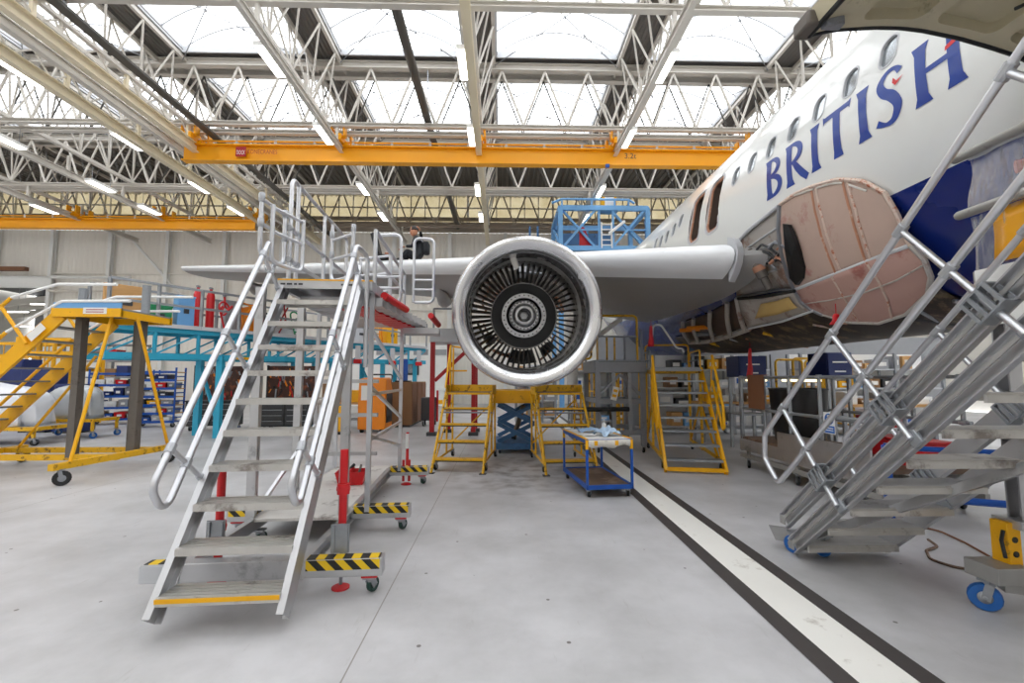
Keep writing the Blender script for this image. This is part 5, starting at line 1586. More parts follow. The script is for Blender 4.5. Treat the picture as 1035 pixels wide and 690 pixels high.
# ------------------------------------------------------------------ yellow engine steps
def engine_steps(label, loc, rz, guard=False, group='yellow steps under the engine'):
    t = thing('maintenance_steps', label, 'steps', loc, math.radians(rz), group, world=False)
    W, RS, RN, n = 0.46, 0.29, 0.235, 4
    HPl = 0.22 + RS * 4
    y = lambda z: (z - 0.0) * RN / RS
    my = M['yellow_worn']
    for s in (-1, 1):
        MB().tube([(s * W, y(0) - 0.05, 0.0), (s * W, y(HPl) - 0.05, HPl)], 0.024, 10).build('front_leg', my, t)
        MB().tube([(s * W, y(HPl) + 0.62, 0.12), (s * W, y(HPl) + 0.62, HPl)], 0.02, 10).build('rear_leg', my, t)
        MB().tube([(s * W, y(HPl) + 0.05, 0.16), (s * W, y(HPl) + 0.05, HPl)], 0.02, 10).build('mid_leg', my, t)
        MB().tube([(s * W, y(0.16), 0.16), (s * W, y(HPl) + 0.66, 0.16)], 0.022, 10).build('base_tube', my, t)
        MB().tube([(s * W, y(0.3) + 0.05, 0.2), (s * W, y(HPl) + 0.6, HPl - 0.12)], 0.016, 8).build('side_brace', my, t)
        MB().bb((s * W - 0.06, y(0) - 0.11, 0), (s * W + 0.06, y(0) + 0.01, 0.012)).build('foot_pad', M['dark'], t, smooth=False)
        caster(t, s * W, y(0.2) + 0.06, 0.15, 0.055, 'rubber', yaw=0.3)
        caster(t, s * W, y(HPl) + 0.62, 0.15, 0.055, 'rubber', yaw=0.2)
    for k in range(4):
        z = 0.22 + RS * k
        o = MB().bb((-W, y(z) - 0.06, z - 0.05), (W, y(z) + 0.14, z)).build('tread', my, t, bevel=0.004)
        MB().bb((-W + 0.03, y(z) - 0.063, z - 0.05), (W - 0.03, y(z) - 0.06, z - 0.028)).build('tread_edge', M['dark'], o, smooth=False)
    MB().tube([(-W - 0.05, y(1.0), 1.0), (W + 0.05, y(1.0), 1.0)], 0.016, 8).build('tie_bar', M['steel'], t)
    MB().tube([(-W, y(HPl) + 0.6, 0.3), (W, y(HPl) + 0.6, 1.2)], 0.016, 8).build('rear_brace', my, t)
    pl = MB().bb((-W - 0.02, y(HPl) - 0.08, HPl - 0.04), (W + 0.02, y(HPl) + 0.66, HPl)).build('platform', my, t, smooth=False)
    MB().bb((-W, y(HPl) - 0.06, HPl), (W, y(HPl) + 0.64, HPl + 0.006)).build('platform_mat', M['wood_dirty'], pl, smooth=False)
    b = MB()
    for s in (-1, 1):
        b.bb((s * (W + 0.012) - 0.008, y(HPl) + 0.0, HPl), (s * (W + 0.012) + 0.008, y(HPl) + 0.66, HPl + 0.15))
    b.bb((-W, y(HPl) + 0.65, HPl), (W, y(HPl) + 0.666, HPl + 0.15))
    b.build('toe_board', my, t, smooth=False)
    if guard:
        for yy in (0.35, 0.62):
            MB().tube([(-W, y(HPl) + yy - 0.0, HPl), (-W, y(HPl) + yy, HPl + 0.95)], 0.02, 8).build('guard_post', M['yellow'], t)
        MB().tube(fillet([(-W, y(HPl) - 0.1, HPl + 0.1), (-W, y(HPl) + 0.35, HPl + 0.98), (-W, y(HPl) + 0.65, HPl + 0.98), (-W + 0.5, y(HPl) + 0.65, HPl + 0.92)], 0.05), 0.02, 8).build('guard_rail', M['yellow'], t)
        MB().tube([(-W, y(HPl) + 0.1, HPl + 0.45), (-W, y(HPl) + 0.65, HPl + 0.45), (-W + 0.3, y(HPl) + 0.65, HPl + 0.45)], 0.018, 8).build('guard_rail', M['yellow'], t)
    return t
engine_steps('worn yellow steps under the engine, left of the blue scissor lift', (-0.76, 8.20, 0), -6, True)
engine_steps('worn yellow steps under the engine, behind the blue trolley', (1.24, 8.02, 0), 4, False)

# ------------------------------------------------------------------ blue trolley with cloths
tr = thing('workshop_trolley', 'blue tube trolley with a dirty wooden lower shelf and paper-covered top', 'trolley', (1.46, 7.12, 0), math.radians(6), world=False)
TW, TL, TH = 0.325, 0.66, 0.80
for sx in (-1, 1):
    for sy in (-1, 1):
        p_ = MB().beam((sx * TW, sy * TL, 0.12), (sx * TW, sy * TL, TH), 0.032).build('post', M['blue'], tr, smooth=False)
        MB().beam((sx * TW, sy * TL, TH - 0.13), (sx * TW, sy * TL, TH + 0.002), 0.036).build('corner_tape', M['yellow'], p_, smooth=False, label='yellow corner tape')
        caster(tr, sx * (TW - 0.04), sy * (TL - 0.06), 0.125, 0.05, 'rubber', yaw=0.4)
for z, nm in ((0.15, 'base_frame'), (TH - 0.02, 'top_frame')):
    f = MB()
    for s in (-1, 1):
        f.bb((-TW - 0.016, s * TL - 0.016, z - 0.03), (TW + 0.016, s * TL + 0.016, z + 0.03))
        f.bb((s * TW - 0.016, -TL, z - 0.03), (s * TW + 0.016, TL, z + 0.03))
    f.build(nm, M['blue'], tr, smooth=False)
MB().bb((-TW + 0.01, -TL + 0.01, 0.135), (TW - 0.01, TL - 0.01, 0.165)).build('lower_shelf', M['wood_dirty'], tr, smooth=False)
tp = MB().bb((-TW + 0.01, -TL + 0.01, TH - 0.03), (TW - 0.01, TL - 0.01, TH + 0.008)).build('top_shelf', M['paper'], tr, smooth=False)
e = MB()
for s in (-1, 1):
    e.bb((s * TW - 0.02, -TL, TH + 0.004), (s * TW + 0.02, TL, TH + 0.016))
e.build('edge_tape', M['yellow'], tp, smooth=False)
# taped paper skirt hanging over the front edge, with yellow tape tabs
sk = []
for k in range(25):
    x = -TW + 0.02 + (2 * TW - 0.04) * k / 24
    d = 0.07 + 0.02 * math.sin(k * 0.55) + 0.025 * math.exp(-((k - 9) / 3.0) ** 2)
    sk.append([V((x, -TL - 0.012, TH + 0.012)), V((x, -TL - 0.024, TH - d * 0.5)), V((x, -TL - 0.02 - 0.004 * math.sin(k), TH - d - 0.02))])
so = MB().grid(sk).build('paper_skirt', paint('stained_paper', 'd8d4cc', 0.7, 0, 0.1, 12, spots='55504c', spot_amt=0.36, spot_scale=9), tp, solid=0.003)
for x in (-0.2, 0.1):
    MB().bb((x - 0.025, -TL - 0.032, TH - 0.075), (x + 0.025, -TL - 0.028, TH - 0.01)).build('tape_tab', M['yellow'], so, smooth=False)
def cloth(label, c, rx, ry, h, seed, mat, rz=0):
    rnd_ = random.Random(seed)
    rows_ = []
    ph = [rnd_.random() * 6 for _ in range(6)]
    n = 18
    for i in range(n + 1):
        v = i / n * 2 - 1; r_ = []
        for j in range(n + 1):
            u = j / n * 2 - 1
            rr = math.sqrt(u * u + v * v)
            k = math.sqrt(max(0, 1 - rr ** 2 * 0.62))
            z = h * k * (0.62 + 0.16 * math.sin(4 * u + ph[0]) * math.cos(3 * v + ph[1]) + 0.12 * math.sin(7 * v + 5 * u + ph[2]) + 0.10 * math.sin(11 * u - 6 * v + ph[4])) - 0.02 * h
            wob = 1 + 0.12 * math.sin(5 * math.atan2(v, u) + ph[3])
            r_.append(V((u * rx * wob, v * ry * wob, max(0.003, z))))
        rows_.append(r_)
    o = MB().grid(rows_).build('cleaning_cloth', mat, None, solid=0.004)
    o.location = c; o.rotation_euler = (0, 0, rz)
    return tag(o, label, 'cloth', 'cloths on the blue trolley')
zt = TH + 0.0165
cloth('large crumpled pale blue cloth at the right corner of the blue trolley top', (1.60, 6.86, zt), 0.16, 0.16, 0.16, 4, M['cloth'], 0.4)
cloth('smaller pale blue cloth beside the spray bottle on the blue trolley', (1.40, 7.30, zt), 0.17, 0.12, 0.09, 9, paint('blue_cloth', 'a2c0e2', 0.85, 0, 0.08, 14), 0.1)
cloth('flat white paper wipe on the left of the blue trolley top', (1.28, 6.88, zt), 0.11, 0.14, 0.025, 13, M['paper'], 0.2)
bt = thing('spray_bottle', 'white plastic bottle standing among cloths on the blue trolley', 'bottle', (1.66, 7.36, TH + 0.011), world=False)
MB().lathe([(0.001, 0), (0.034, 0), (0.036, 0.01), (0.036, 0.11), (0.03, 0.135), (0.014, 0.15), (0.014, 0.16)], (0, 0, 0), n=16).build('body', M['white'], bt)
MB().lathe([(0.016, 0.16), (0.016, 0.185), (0.008, 0.19), (0.006, 0.22), (0.001, 0.22)], (0, 0, 0), n=12).build('cap', M['lightgrey'], bt)

# ------------------------------------------------------------------ blue scissor lift under the engine
sl_ = thing('scissor_lift', 'blue scissor lift with yellow deck standing under the engine', 'lift', (0.32, 10.4, 0))
X0, X1, Y0, Y1 = -0.12, 0.82, 10.2, 11.5
MB().bb((X0, Y0, 0.1), (X1, Y1, 0.24)).build('base_frame', M['blue_lift'], sl_, smooth=False, bevel=0.01)
MB().bb((X0 - 0.05, Y0 - 0.1, 1.12), (X1 + 0.05, Y1 + 0.1, 1.40)).build('deck', M['yellow'], sl_, smooth=False, bevel=0.01)
for y in (Y0 + 0.08, Y1 - 0.08):
    for z0, z1 in ((0.26, 0.66), (0.66, 1.08)):
        for a, b in ((X0 + 0.06, X1 - 0.06), (X1 - 0.06, X0 + 0.06)):
            MB().beam((a, y + (0.03 if a < b else -0.03), z0), (b, y + (0.03 if a < b else -0.03), z1), 0.05, 0.09).build('scissor_arm', M['blue_lift'], sl_, smooth=False)
MB().cyl((0.3, 10.6, 0.3), (0.55, 11.1, 1.0), 0.06, 12).build('ram', M['dark_steel'], sl_)
for x in (X0 + 0.1, X1 - 0.1):
    for y in (Y0 + 0.1, Y1 - 0.1):
        caster(sl_, x, y, 0.12, 0.05, 'rubber')

# ------------------------------------------------------------------ yellow stairs with grey treads, right of centre
ms = thing('maintenance_steps', 'yellow stairs with grey treads and looped yellow handrails, right of the engine', 'steps', (3.43, 8.1, 0), math.radians(-12), world=False)
W, RS, RN = 0.50, 0.232, 0.205
for s in (-1, 1):
    MB().chan((s * W, -0.08, 0.02), (s * W, 8 * RN, 8 * RS), 0.05, 0.13, 0.012, side=-s, up=(0, -0.7, 0.7)).build('stringer', M['yellow'], ms, smooth=False)
    MB().beam((s * W, 8 * RN + 0.1, 0.15), (s * W, 8 * RN + 0.1, 8 * RS), 0.05).build('leg', M['yellow_worn'], ms, smooth=False)
    MB().beam((s * W, 8 * RN + 1.3, 0.15), (s * W, 8 * RN + 1.3, 8 * RS), 0.05).build('leg', M['yellow_worn'], ms, smooth=False)
    MB().beam((s * W, 0.15, 0.2), (s * W, 8 * RN + 1.35, 0.2), 0.05).build('base_tube', M['yellow_worn'], ms, smooth=False)
    MB().beam((s * W, 0.5, 0.22), (s * W, 8 * RN + 0.1, 1.1), 0.035).build('side_brace', M['yellow'], ms, smooth=False)
    MB().beam((s * W, 8 * RN + 0.1, 1.2), (s * W, 8 * RN + 1.3, 0.25), 0.035).build('side_brace', M['yellow'], ms, smooth=False)
    for y in (0.3, 8 * RN + 1.2):
        caster(ms, s * W, y, 0.18, 0.065, 'rubber', yaw=0.5)
    # looped handrail
    x = s * (W + 0.07)
    a = [(x, 4.6 * RN, 4.6 * RS + 1.05), (x, 1.3 * RN, 1.3 * RS + 0.85), (x, 1.1 * RN, 1.1 * RS + 0.52), (x, 1.7 * RN, 1.7 * RS + 0.34), (x, 4.8 * RN, 4.8 * RS + 0.50)]
    MB().tube(fillet(a, 0.06, 5), 0.026, 10).build('handrail', M['yellow'], ms)
    for k in (2.6, 4.6):
        MB().tube([(x, k * RN + 0.25, k * RS + 0.2), (x, k * RN - 0.0, k * RS + 1.03)], 0.015, 8).build('rail_post', M['yellow'], ms)
for k in range(1, 9):
    t_ = MB().bb((-W + 0.03, RN * (k - 1) - 0.03, RS * k - 0.035), (W - 0.03, RN * (k - 1) + 0.19, RS * k))
    t_.build('tread', M['galv'], ms, smooth=False)
MB().bb((-W + 0.02, -0.06, 0.03), (W - 0.02, -0.02, 0.10)).build('foot_bar', M['yellow'], ms, smooth=False)
MB().bb((-W - 0.02, 8 * RN - 0.05, 8 * RS), (W + 0.02, 8 * RN + 1.35, 8 * RS + 0.05)).build('platform', M['galv'], ms, smooth=False)
MB().bb((-W - 0.03, 8 * RN + 0.0, 8 * RS - 0.08), (W + 0.03, 8 * RN + 1.3, 8 * RS)).build('platform_frame', M['yellow_worn'], ms, smooth=False)
for s in (-1, 1):
    x = s * (W + 0.02)
    MB().tube(fillet([(x, 8 * RN + 0.15, 8 * RS), (x, 8 * RN + 0.15, 8 * RS + 0.42), (x, 8 * RN + 1.28, 8 * RS + 0.42), (x, 8 * RN + 1.28, 8 * RS)], 0.06), 0.02, 8).build('guard_rail', M['galv'] if s < 0 else M['yellow'], ms)
    MB().tube([(x, 8 * RN + 0.15, 8 * RS + 0.22), (x, 8 * RN + 1.28, 8 * RS + 0.22)], 0.016, 8).build('guard_rail', M['galv'], ms)
MB().tube(fillet([(-W, 8 * RN + 1.3, 8 * RS), (-W, 8 * RN + 1.3, 8 * RS + 0.62), (W, 8 * RN + 1.3, 8 * RS + 0.62), (W, 8 * RN + 1.3, 8 * RS)], 0.08), 0.022, 8).build('guard_rail', M['yellow'], ms)

# ------------------------------------------------------------------ grey steel access tower between engine and fuselage
gt = thing('access_tower', 'grey steel access tower with a yellow hooped guard, behind the blue trolley', 'platform', (2.6, 10.8, 0))
gx0, gx1, gy0, gy1, gz = 2.2, 3.22, 10.3, 11.7, 1.80
for x in (gx0, gx1):
    for y in (gy0, gy1):
        MB().beam((x, y, 0.16), (x, y, gz), 0.11).build('post', M['steel'], gt, smooth=False)
        caster(gt, x, y, 0.17, 0.06, 'rubber')
        MB().beam((x, y, gz), (x, y, gz + 1.0), 0.045).build('guard_post', M['steel'], gt, smooth=False)
for x in (gx0 + 0.36, gx0 + 0.72):
    MB().beam((x, gy0, 0.5), (x, gy0, gz), 0.08).build('stud', M['galv'], gt, smooth=False)
for z in (0.45, 1.15):
    MB().beam((gx0, gy0, z), (gx1, gy0, z), 0.07, 0.10).build('cross_beam', M['steel'], gt, smooth=False)
    MB().beam((gx0, gy1, z), (gx1, gy1, z), 0.07, 0.10).build('cross_beam', M['steel'], gt, smooth=False)
    for x in (gx0, gx1):
        MB().beam((x, gy0, z), (x, gy1, z), 0.07, 0.10).build('side_beam', M['steel'], gt, smooth=False)
MB().beam((gx1 - 0.5, gy0, gz - 0.05), (gx1, gy0, gz - 0.55), 0.06).build('knee_brace', M['steel'], gt, smooth=False)
MB().beam((gx0 + 0.5, gy0, gz - 0.05), (gx0, gy0, gz - 0.55), 0.06).build('knee_brace', M['steel'], gt, smooth=False)
MB().bb((gx0 - 0.08, gy0 - 0.08, gz), (gx1 + 0.08, gy1, gz + 0.28)).build('platform', M['steel'], gt, smooth=False, bevel=0.01)
tr2 = MB()
for k in range(26):
    x = gx0 + 0.02 + k * 0.042
    tr2.bb((x, gy0 - 0.085, gz + 0.235), (x + 0.02, gy0 - 0.08, gz + 0.255))
tr2.build('grip_holes', M['dark'], gt, smooth=False)
MB().tube(fillet([(gx0, gy0, gz + 0.28), (gx0, gy0, gz + 1.30), (gx1 - 0.1, gy0, gz + 1.30), (gx1 - 0.1, gy0, gz + 0.28)], 0.1), 0.026, 10).build('guard_hoop', M['yellow_worn'], gt, label='yellow hooped guard')
MB().tube([(gx0, gy0, gz + 0.82), (gx1 - 0.1, gy0, gz + 0.82)], 0.022, 8).build('guard_rail', M['galv'], gt)
MB().tube(fillet([(gx0 - 0.5, gy0 + 0.1, gz + 0.3), (gx0 - 0.12, gy0 + 0.1, gz + 0.32), (gx0 - 0.12, gy0 + 0.1, gz + 1.05), (gx0 - 0.5, gy0 + 0.1, gz + 1.1)], 0.08), 0.024, 8).build('guard_hoop', M['yellow_worn'], gt)
for x in (gx0 + 0.3, gx0 + 0.55, gx0 + 0.75):
    MB().beam((x, gy1, gz + 0.2), (x, gy1, gz + 0.95), 0.04).build('guard_post', M['yellow_worn'], gt, smooth=False)
MB().tube([(gx0 - 0.45, gy0 - 0.12, 0.98), (gx1 - 0.35, gy0 - 0.12, 0.98)], 0.05, 12).build('tow_bar', M['black'], gt)
lb = thing('warning_label', 'white hanging card with yellow blocks tied to the grey tower', 'sign', (2.55, 10.2, 1.3))
MB().box((2.55, 10.16, 1.33), (0.14, 0.006, 0.3), M=Matrix.Rotation(0.25, 3, 'Y')).build('card', M['paper'], lb, smooth=False)
for dz in (0.06, -0.05):
    MB().box((2.55 + dz * 0.25, 10.155, 1.33 + dz), (0.09, 0.004, 0.06), M=Matrix.Rotation(0.25, 3, 'Y')).build('yellow_block', M['yellow'], lb, smooth=False)
# white bent tube above the platform
bp_ = thing('pipe', 'white bent tube running from the wing root down past the grey tower', 'pipe', (3.6, 10.2, 1.9))
MB().tube(fillet([at(659, 342, Y=10.1), at(660, 328, Y=10.1), at(668, 328, Y=10.1), at(684, 352, Y=10.1), at(690, 352, Y=10.1), at(691, 356, Y=10.1)], 0.12), 0.022, 10).build('tube', M['white'], bp_)
# red streamers hanging from the aircraft
def streamer(x, y0, y1, Y, label, w=0.045):
    t = thing('warning_streamer', label, 'streamer', at(x, y0, Y=Y), group='red streamers hanging from the aircraft')
    a, b = at(x, y0, Y=Y), at(x, y1, Y=Y)
    n = 8; r0 = []
    for k in range(n + 1):
        p = a.lerp(b, k / n); ww = w * (0.5 + 0.9 * k / n)
        r0.append([p + V((-ww, 0.012 * math.sin(k), 0)), p + V((ww, -0.012 * math.sin(k * 1.3), 0))])
    MB().grid(r0).build('ribbon', M['red'], t, solid=0.004)
    MB().tube([a + V((0, 0, 0.12)), a], 0.006, 6).build('cord', M['red_dark'], t)
streamer(658, 329, 350, 9.3, 'red streamer hanging beside the grey tower, below the wing root')
streamer(758, 352, 380, 9.0, 'red streamer hanging in front of the navy cabinet below the stripped belly')
streamer(845, 317, 328, 5.2, 'short red streamer on the red primed lower fairing', 0.05)

# ------------------------------------------------------------------ long low platform trolley with tube rails
pt = thing('platform_trolley', 'long low platform trolley with grey tube rails under the fuselage', 'platform', (5.2, 6.6, 0))
qx0, qx1, qy0, qy1 = 4.62, 5.9, 5.5, 8.75
MB().bb((qx0, qy0, 0.50), (qx1, qy1, 0.56)).build('deck', M['wood_dirty'], pt, smooth=False)
for x in (qx0, qx1):
    MB().chan((x, qy0, 0.42), (x, qy1, 0.42), 0.06, 0.2, 0.015, side=1 if x < 5 else -1).build('side_beam', M['alu'], pt, smooth=False)
    MB().beam((x, qy0, 0.22), (x, qy1, 0.22), 0.06, 0.08).build('lower_beam', M['alu_dull'], pt, smooth=False)
    for y in (qy0 + 0.3, qy0 + 1.6, qy1 - 0.25):
        caster(pt, x, y, 0.19, 0.07, 'rubber', yaw=0.4)
        MB().beam((x, y, 0.18), (x, y, 0.5), 0.05).build('strut', M['alu_dull'], pt, smooth=False)
MB().chan((qx0, qy1, 0.42), (qx1, qy1, 0.42), 0.06, 0.2, 0.015).build('end_beam', M['alu'], pt, smooth=False)
ry = [8.7, 7.95, 7.25, 6.55, 5.7]
for x in (qx0 + 0.02, qx1 - 0.02):
    for y in ry:
        MB().tube([(x, y, 0.5), (x, y, 1.68)], 0.026, 10).build('rail_post', M['galv'], pt)
        for z in (1.1, 1.68):
            clamp(pt, (x, y, z), (0, 1, 0), 0.036, 0.09)
    for z in (1.1, 1.68):
        MB().tube([(x, qy0 + 0.1, z), (x, qy1 - 0.05, z)], 0.025, 10).build('rail', M['galv'], pt)
for z in (1.1, 1.68):
    MB().tube([(qx0 + 0.02, 8.7, z), (qx1 - 0.02, 8.7, z)], 0.025, 10).build('rail', M['galv'], pt)
MB().bb((qx0 - 0.06, 5.6, 0.52), (qx0 - 0.035, 7.5, 0.78)).build('kick_board', M['alu'], pt, smooth=False)
wl = thing('work_light', 'lit tube lamp fixed under the top rail of the low platform, left end', 'light', (4.66, 8.2, 1.6), group='lit tubes under the platform rail')
MB().tube([(4.70, 7.98, 1.63), (4.70, 8.62, 1.63)], 0.022, 8).build('tube', M['warm_glow'], wl)
MB().bb((4.69, 7.9, 1.645), (4.71, 8.68, 1.66)).build('bracket', M['galv'], wl, smooth=False)
wl = thing('work_light', 'lit tube lamp under the top rail of the low platform, right of the brown board', 'light', (4.66, 7, 1.6), group='lit tubes under the platform rail')
MB().tube([(4.70, 6.6, 1.63), (4.70, 7.5, 1.63)], 0.022, 8).build('tube', M['warm_glow'], wl)
MB().bb((4.69, 6.58, 1.645), (4.71, 7.55, 1.66)).build('bracket', M['galv'], wl, smooth=False)
# black bin bag holder, brown board, sign on the trolley
bb_ = thing('waste_bin', 'black waste bin standing on the low platform behind the rails', 'bin', (5.1, 7.75, 0.563))
n = 16
rings = []
for z, r in ((0.563, 0.29), (0.62, 0.31), (0.95, 0.34), (1.25, 0.36), (1.48, 0.37), (1.50, 0.33)):
    rings.append([V((5.1 + r * math.copysign(abs(math.cos(2 * PI * k / 28)) ** 0.6, math.cos(2 * PI * k / 28)), 7.75 + r * 1.1 * math.copysign(abs(math.sin(2 * PI * k / 28)) ** 0.6, math.sin(2 * PI * k / 28)) + 0.008 * math.sin(k * 2.2), z)) for k in range(28)])
m_ = MB().grid(rings, closed_u=True)
m_.f.append(list(range(27, -1, -1))); m_.m.append(0); m_.f.append([5 * 28 + k for k in range(28)]); m_.m.append(0)
m_.build('bin_body', M['black'], bb_)
MB().tube([V(p) + V((0, 0, 0.0)) for p in rings[4]], 0.014, 6, closed=True).build('bin_rim', M['dark'], bb_)
bo = thing('board', 'brown fibreboard panel hung over the platform rail', 'board', (4.6, 7.9, 1.3))
MB().bb((4.575, 7.86, 1.12), (4.59, 8.36, 1.715)).build('panel', M['brown'], bo, smooth=False)
MB().bb((4.575, 7.86, 1.715), (4.68, 8.36, 1.727)).build('fold', M['brown'], bo, smooth=False)
sg = thing('safety_sign', 'white and blue safety sign with a round blue symbol fixed to the platform rails', 'sign', (4.58, 6.45, 1.0))
sy = 6.30; sz = 1.04
fr = lambda u, v: V((4.578, sy - u * 0.85, sz + v * 0.78))
def fpoly(pts, mat, name, d, par):
    a = [fr(u, v) + V((d, 0, 0)) for u, v in pts]; b = [p + V((0.002, 0, 0)) for p in a]; n_ = len(a)
    return MB().add(a + b, [tuple(range(n_)), tuple(range(2 * n_ - 1, n_ - 1, -1))] + [(i, (i + 1) % n_, n_ + (i + 1) % n_, n_ + i) for i in range(n_)]).build(name, M[mat] if isinstance(mat, str) else mat, par, smooth=False)
M['sign_blue'] = paint('sign_blue', '1c63b8', 0.4, 0, 0.02, 4)
fpoly([(-0.13, -0.19), (0.13, -0.19), (0.13, 0.19), (-0.13, 0.19)], 'white', 'plate', 0, sg)
fpoly([(0.10 * math.cos(2 * PI * k / 20), 0.07 + 0.10 * math.sin(2 * PI * k / 20)) for k in range(20)], 'sign_blue', 'blue_disc', -0.003, sg)
fpoly([(-0.02, 0.0), (0.02, 0.0), (0.03, 0.07), (0.02, 0.10), (0.035, 0.12), (0.02, 0.145), (-0.02, 0.145), (-0.035, 0.12), (-0.02, 0.10), (-0.03, 0.07)], 'white', 'symbol', -0.006, sg)
fpoly([(-0.115, -0.175), (0.115, -0.175), (0.115, -0.05), (-0.115, -0.05)], 'sign_blue', 'text_panel', -0.003, sg)
for v in (-0.09, -0.13):
    fpoly([(-0.09, v - 0.008), (0.09, v - 0.008), (0.09, v + 0.008), (-0.09, v + 0.008)], 'white', 'text_line', -0.006, sg)
# crates and red bag on the platform
for i, (x, y, w, d, h, m, lab) in enumerate(((5.3, 5.7, 0.4, 0.5, 0.3, 'red', 'red box on the low platform, right of the safety sign'), (5.5, 8.45, 0.4, 0.4, 0.35, 'grey', 'grey crate on the low platform behind the brown board'), (5.62, 6.5, 0.4, 0.4, 0.25, 'red_dark', 'dark red box on the low platform behind the red one'))):
    c = thing('storage_box', lab, 'box', (x, y, 0.56))
    MB().bb((x - w / 2, y - d / 2, 0.56), (x + w / 2, y + d / 2, 0.56 + h)).build('box_body', M[m], c, bevel=0.015)
    MB().bb((x - w / 2 - 0.01, y - d / 2 - 0.01, 0.56 + h), (x + w / 2 + 0.01, y + d / 2 + 0.01, 0.59 + h)).build('lid', M[m], c, bevel=0.008)
# blue tube barrier on the floor under the right stairs
bf = thing('floor_barrier', 'blue tube barrier on red feet standing under the stairs at right', 'barrier', (5.0, 4.8, 0))
a = at(905, 470, Y=6.2)
MB().tube([(4.5, 5.35, 0.3), (6.2, 4.6, 0.3)], 0.04, 10).build('tube', M['blue'], bf)
MB().tube([(4.5, 5.35, 0.85), (6.2, 4.6, 0.85)], 0.03, 10).build('tube', M['blue'], bf)
for x, y in ((4.55, 5.33), (6.1, 4.64)):
    MB().beam((x, y, 0.04), (x, y, 0.9), 0.05).build('post', M['blue'], bf, smooth=False)
    MB().bb((x - 0.05, y - 0.25, 0), (x + 0.05, y + 0.25, 0.04)).build('foot', M['red'], bf, smooth=False)
# ------------------------------------------------------------------ yellow platform stairs at far left
ys = thing('platform_stairs', 'yellow platform stairs on dark steel columns at the far left', 'stairs', (-7.4, 8.5, 0))
px0, px1, py0_, py1_, pz = -7.78, -6.62, 8.05, 9.25, 2.88
MB().bb((px0, py0_, pz - 0.03), (px1, py1_, pz)).build('platform', M['galv'], ys, smooth=False)
for y, mt in ((py0_, 'yellow'), (py1_, 'yellow')):
    MB().bb((px0 - 0.02, y - 0.03, pz - 0.15), (px1, y + 0.03, pz)).build('edge_beam', M[mt], ys, smooth=False)
for x in (px0, px1 - 0.06):
    MB().bb((x, py0_, pz - 0.15), (x + 0.06, py1_, pz - 0.03)).build('end_beam', M['yellow'], ys, smooth=False)
MB().bb((px0, py0_ - 0.02, pz), (px1, py0_ + 0.005, pz + 0.10)).build('kick_plate', M['blue_dock'], ys, smooth=False)
lbp = MB().bb((-7.25, py0_ - 0.036, pz - 0.10), (-6.85, py0_ - 0.031, pz + 0.01)).build('notice_plate', M['paper'], ys, smooth=False)
for k in range(2):
    MB().bb((-7.2, py0_ - 0.038, pz - 0.075 + k * 0.04), (-6.9, py0_ - 0.036, pz - 0.06 + k * 0.04)).build('text_line', M['red_dark'], lbp, smooth=False)
# columns (slotted channels)
for x, y in ((-7.55, 8.35), (-7.02, 8.98), (-6.84, 8.80)):
    MB().chan((x, y, 0.28), (x, y, pz - 0.12), 0.12, 0.14, 0.02, up=(0, 1, 0)).build('column', M['dark_steel'], ys, smooth=False)
MB().tube([(-7.55, 8.33, pz), (-7.55, 8.33, pz + 0.40)], 0.07, 10).build('socket', M['galv'], ys)
MB().tube([(-6.95, 9.0, pz), (-6.95, 9.0, pz + 0.6)], 0.07, 10).build('socket', M['galv'], ys)
# base: cross frame and outrigger
MB().beam((-10.4, 8.35, 0.28), (-6.75, 8.35, 0.28), 0.09, 0.10).build('base_beam', M['yellow_worn'], ys, smooth=False)
MB().beam((-10.4, 9.2, 0.28), (-6.75, 9.2, 0.28), 0.09, 0.10).build('base_beam', M['yellow_worn'], ys, smooth=False)
MB().beam((-6.86, 7.25, 0.30), (-6.62, 9.5, 0.30), 0.10, 0.10).build('outrigger', M['yellow_worn'], ys, smooth=False)
MB().beam((-9.6, 7.9, 0.28), (-9.6, 9.6, 0.28), 0.09, 0.1).build('outrigger', M['yellow_worn'], ys, smooth=False)
for x, y in ((-6.84, 7.38), (-6.62, 9.35), (-9.6, 8.0), (-9.6, 9.5)):
    caster(ys, x, y, 0.26, 0.115, 'rubber', yaw=0.83, w=0.06)
MB().tube([(-6.9, 8.2, pz - 0.1), (-6.82, 7.5, 0.26)], 0.028, 8).build('brace', M['yellow'], ys)
MB().tube([(-6.62, 8.4, pz - 0.12), (-6.62, 9.4, 0.26)], 0.028, 8).build('brace', M['yellow'], ys)
MB().tube([(-8.0, 9.2, 2.1), (-9.4, 9.2, 0.26)], 0.025, 8).build('brace', M['yellow'], ys)
MB().tube([(-9.9, 8.1, 0.3), (-9.1, 8.1, 1.2)], 0.02, 8).build('brace', M['red'], ys)
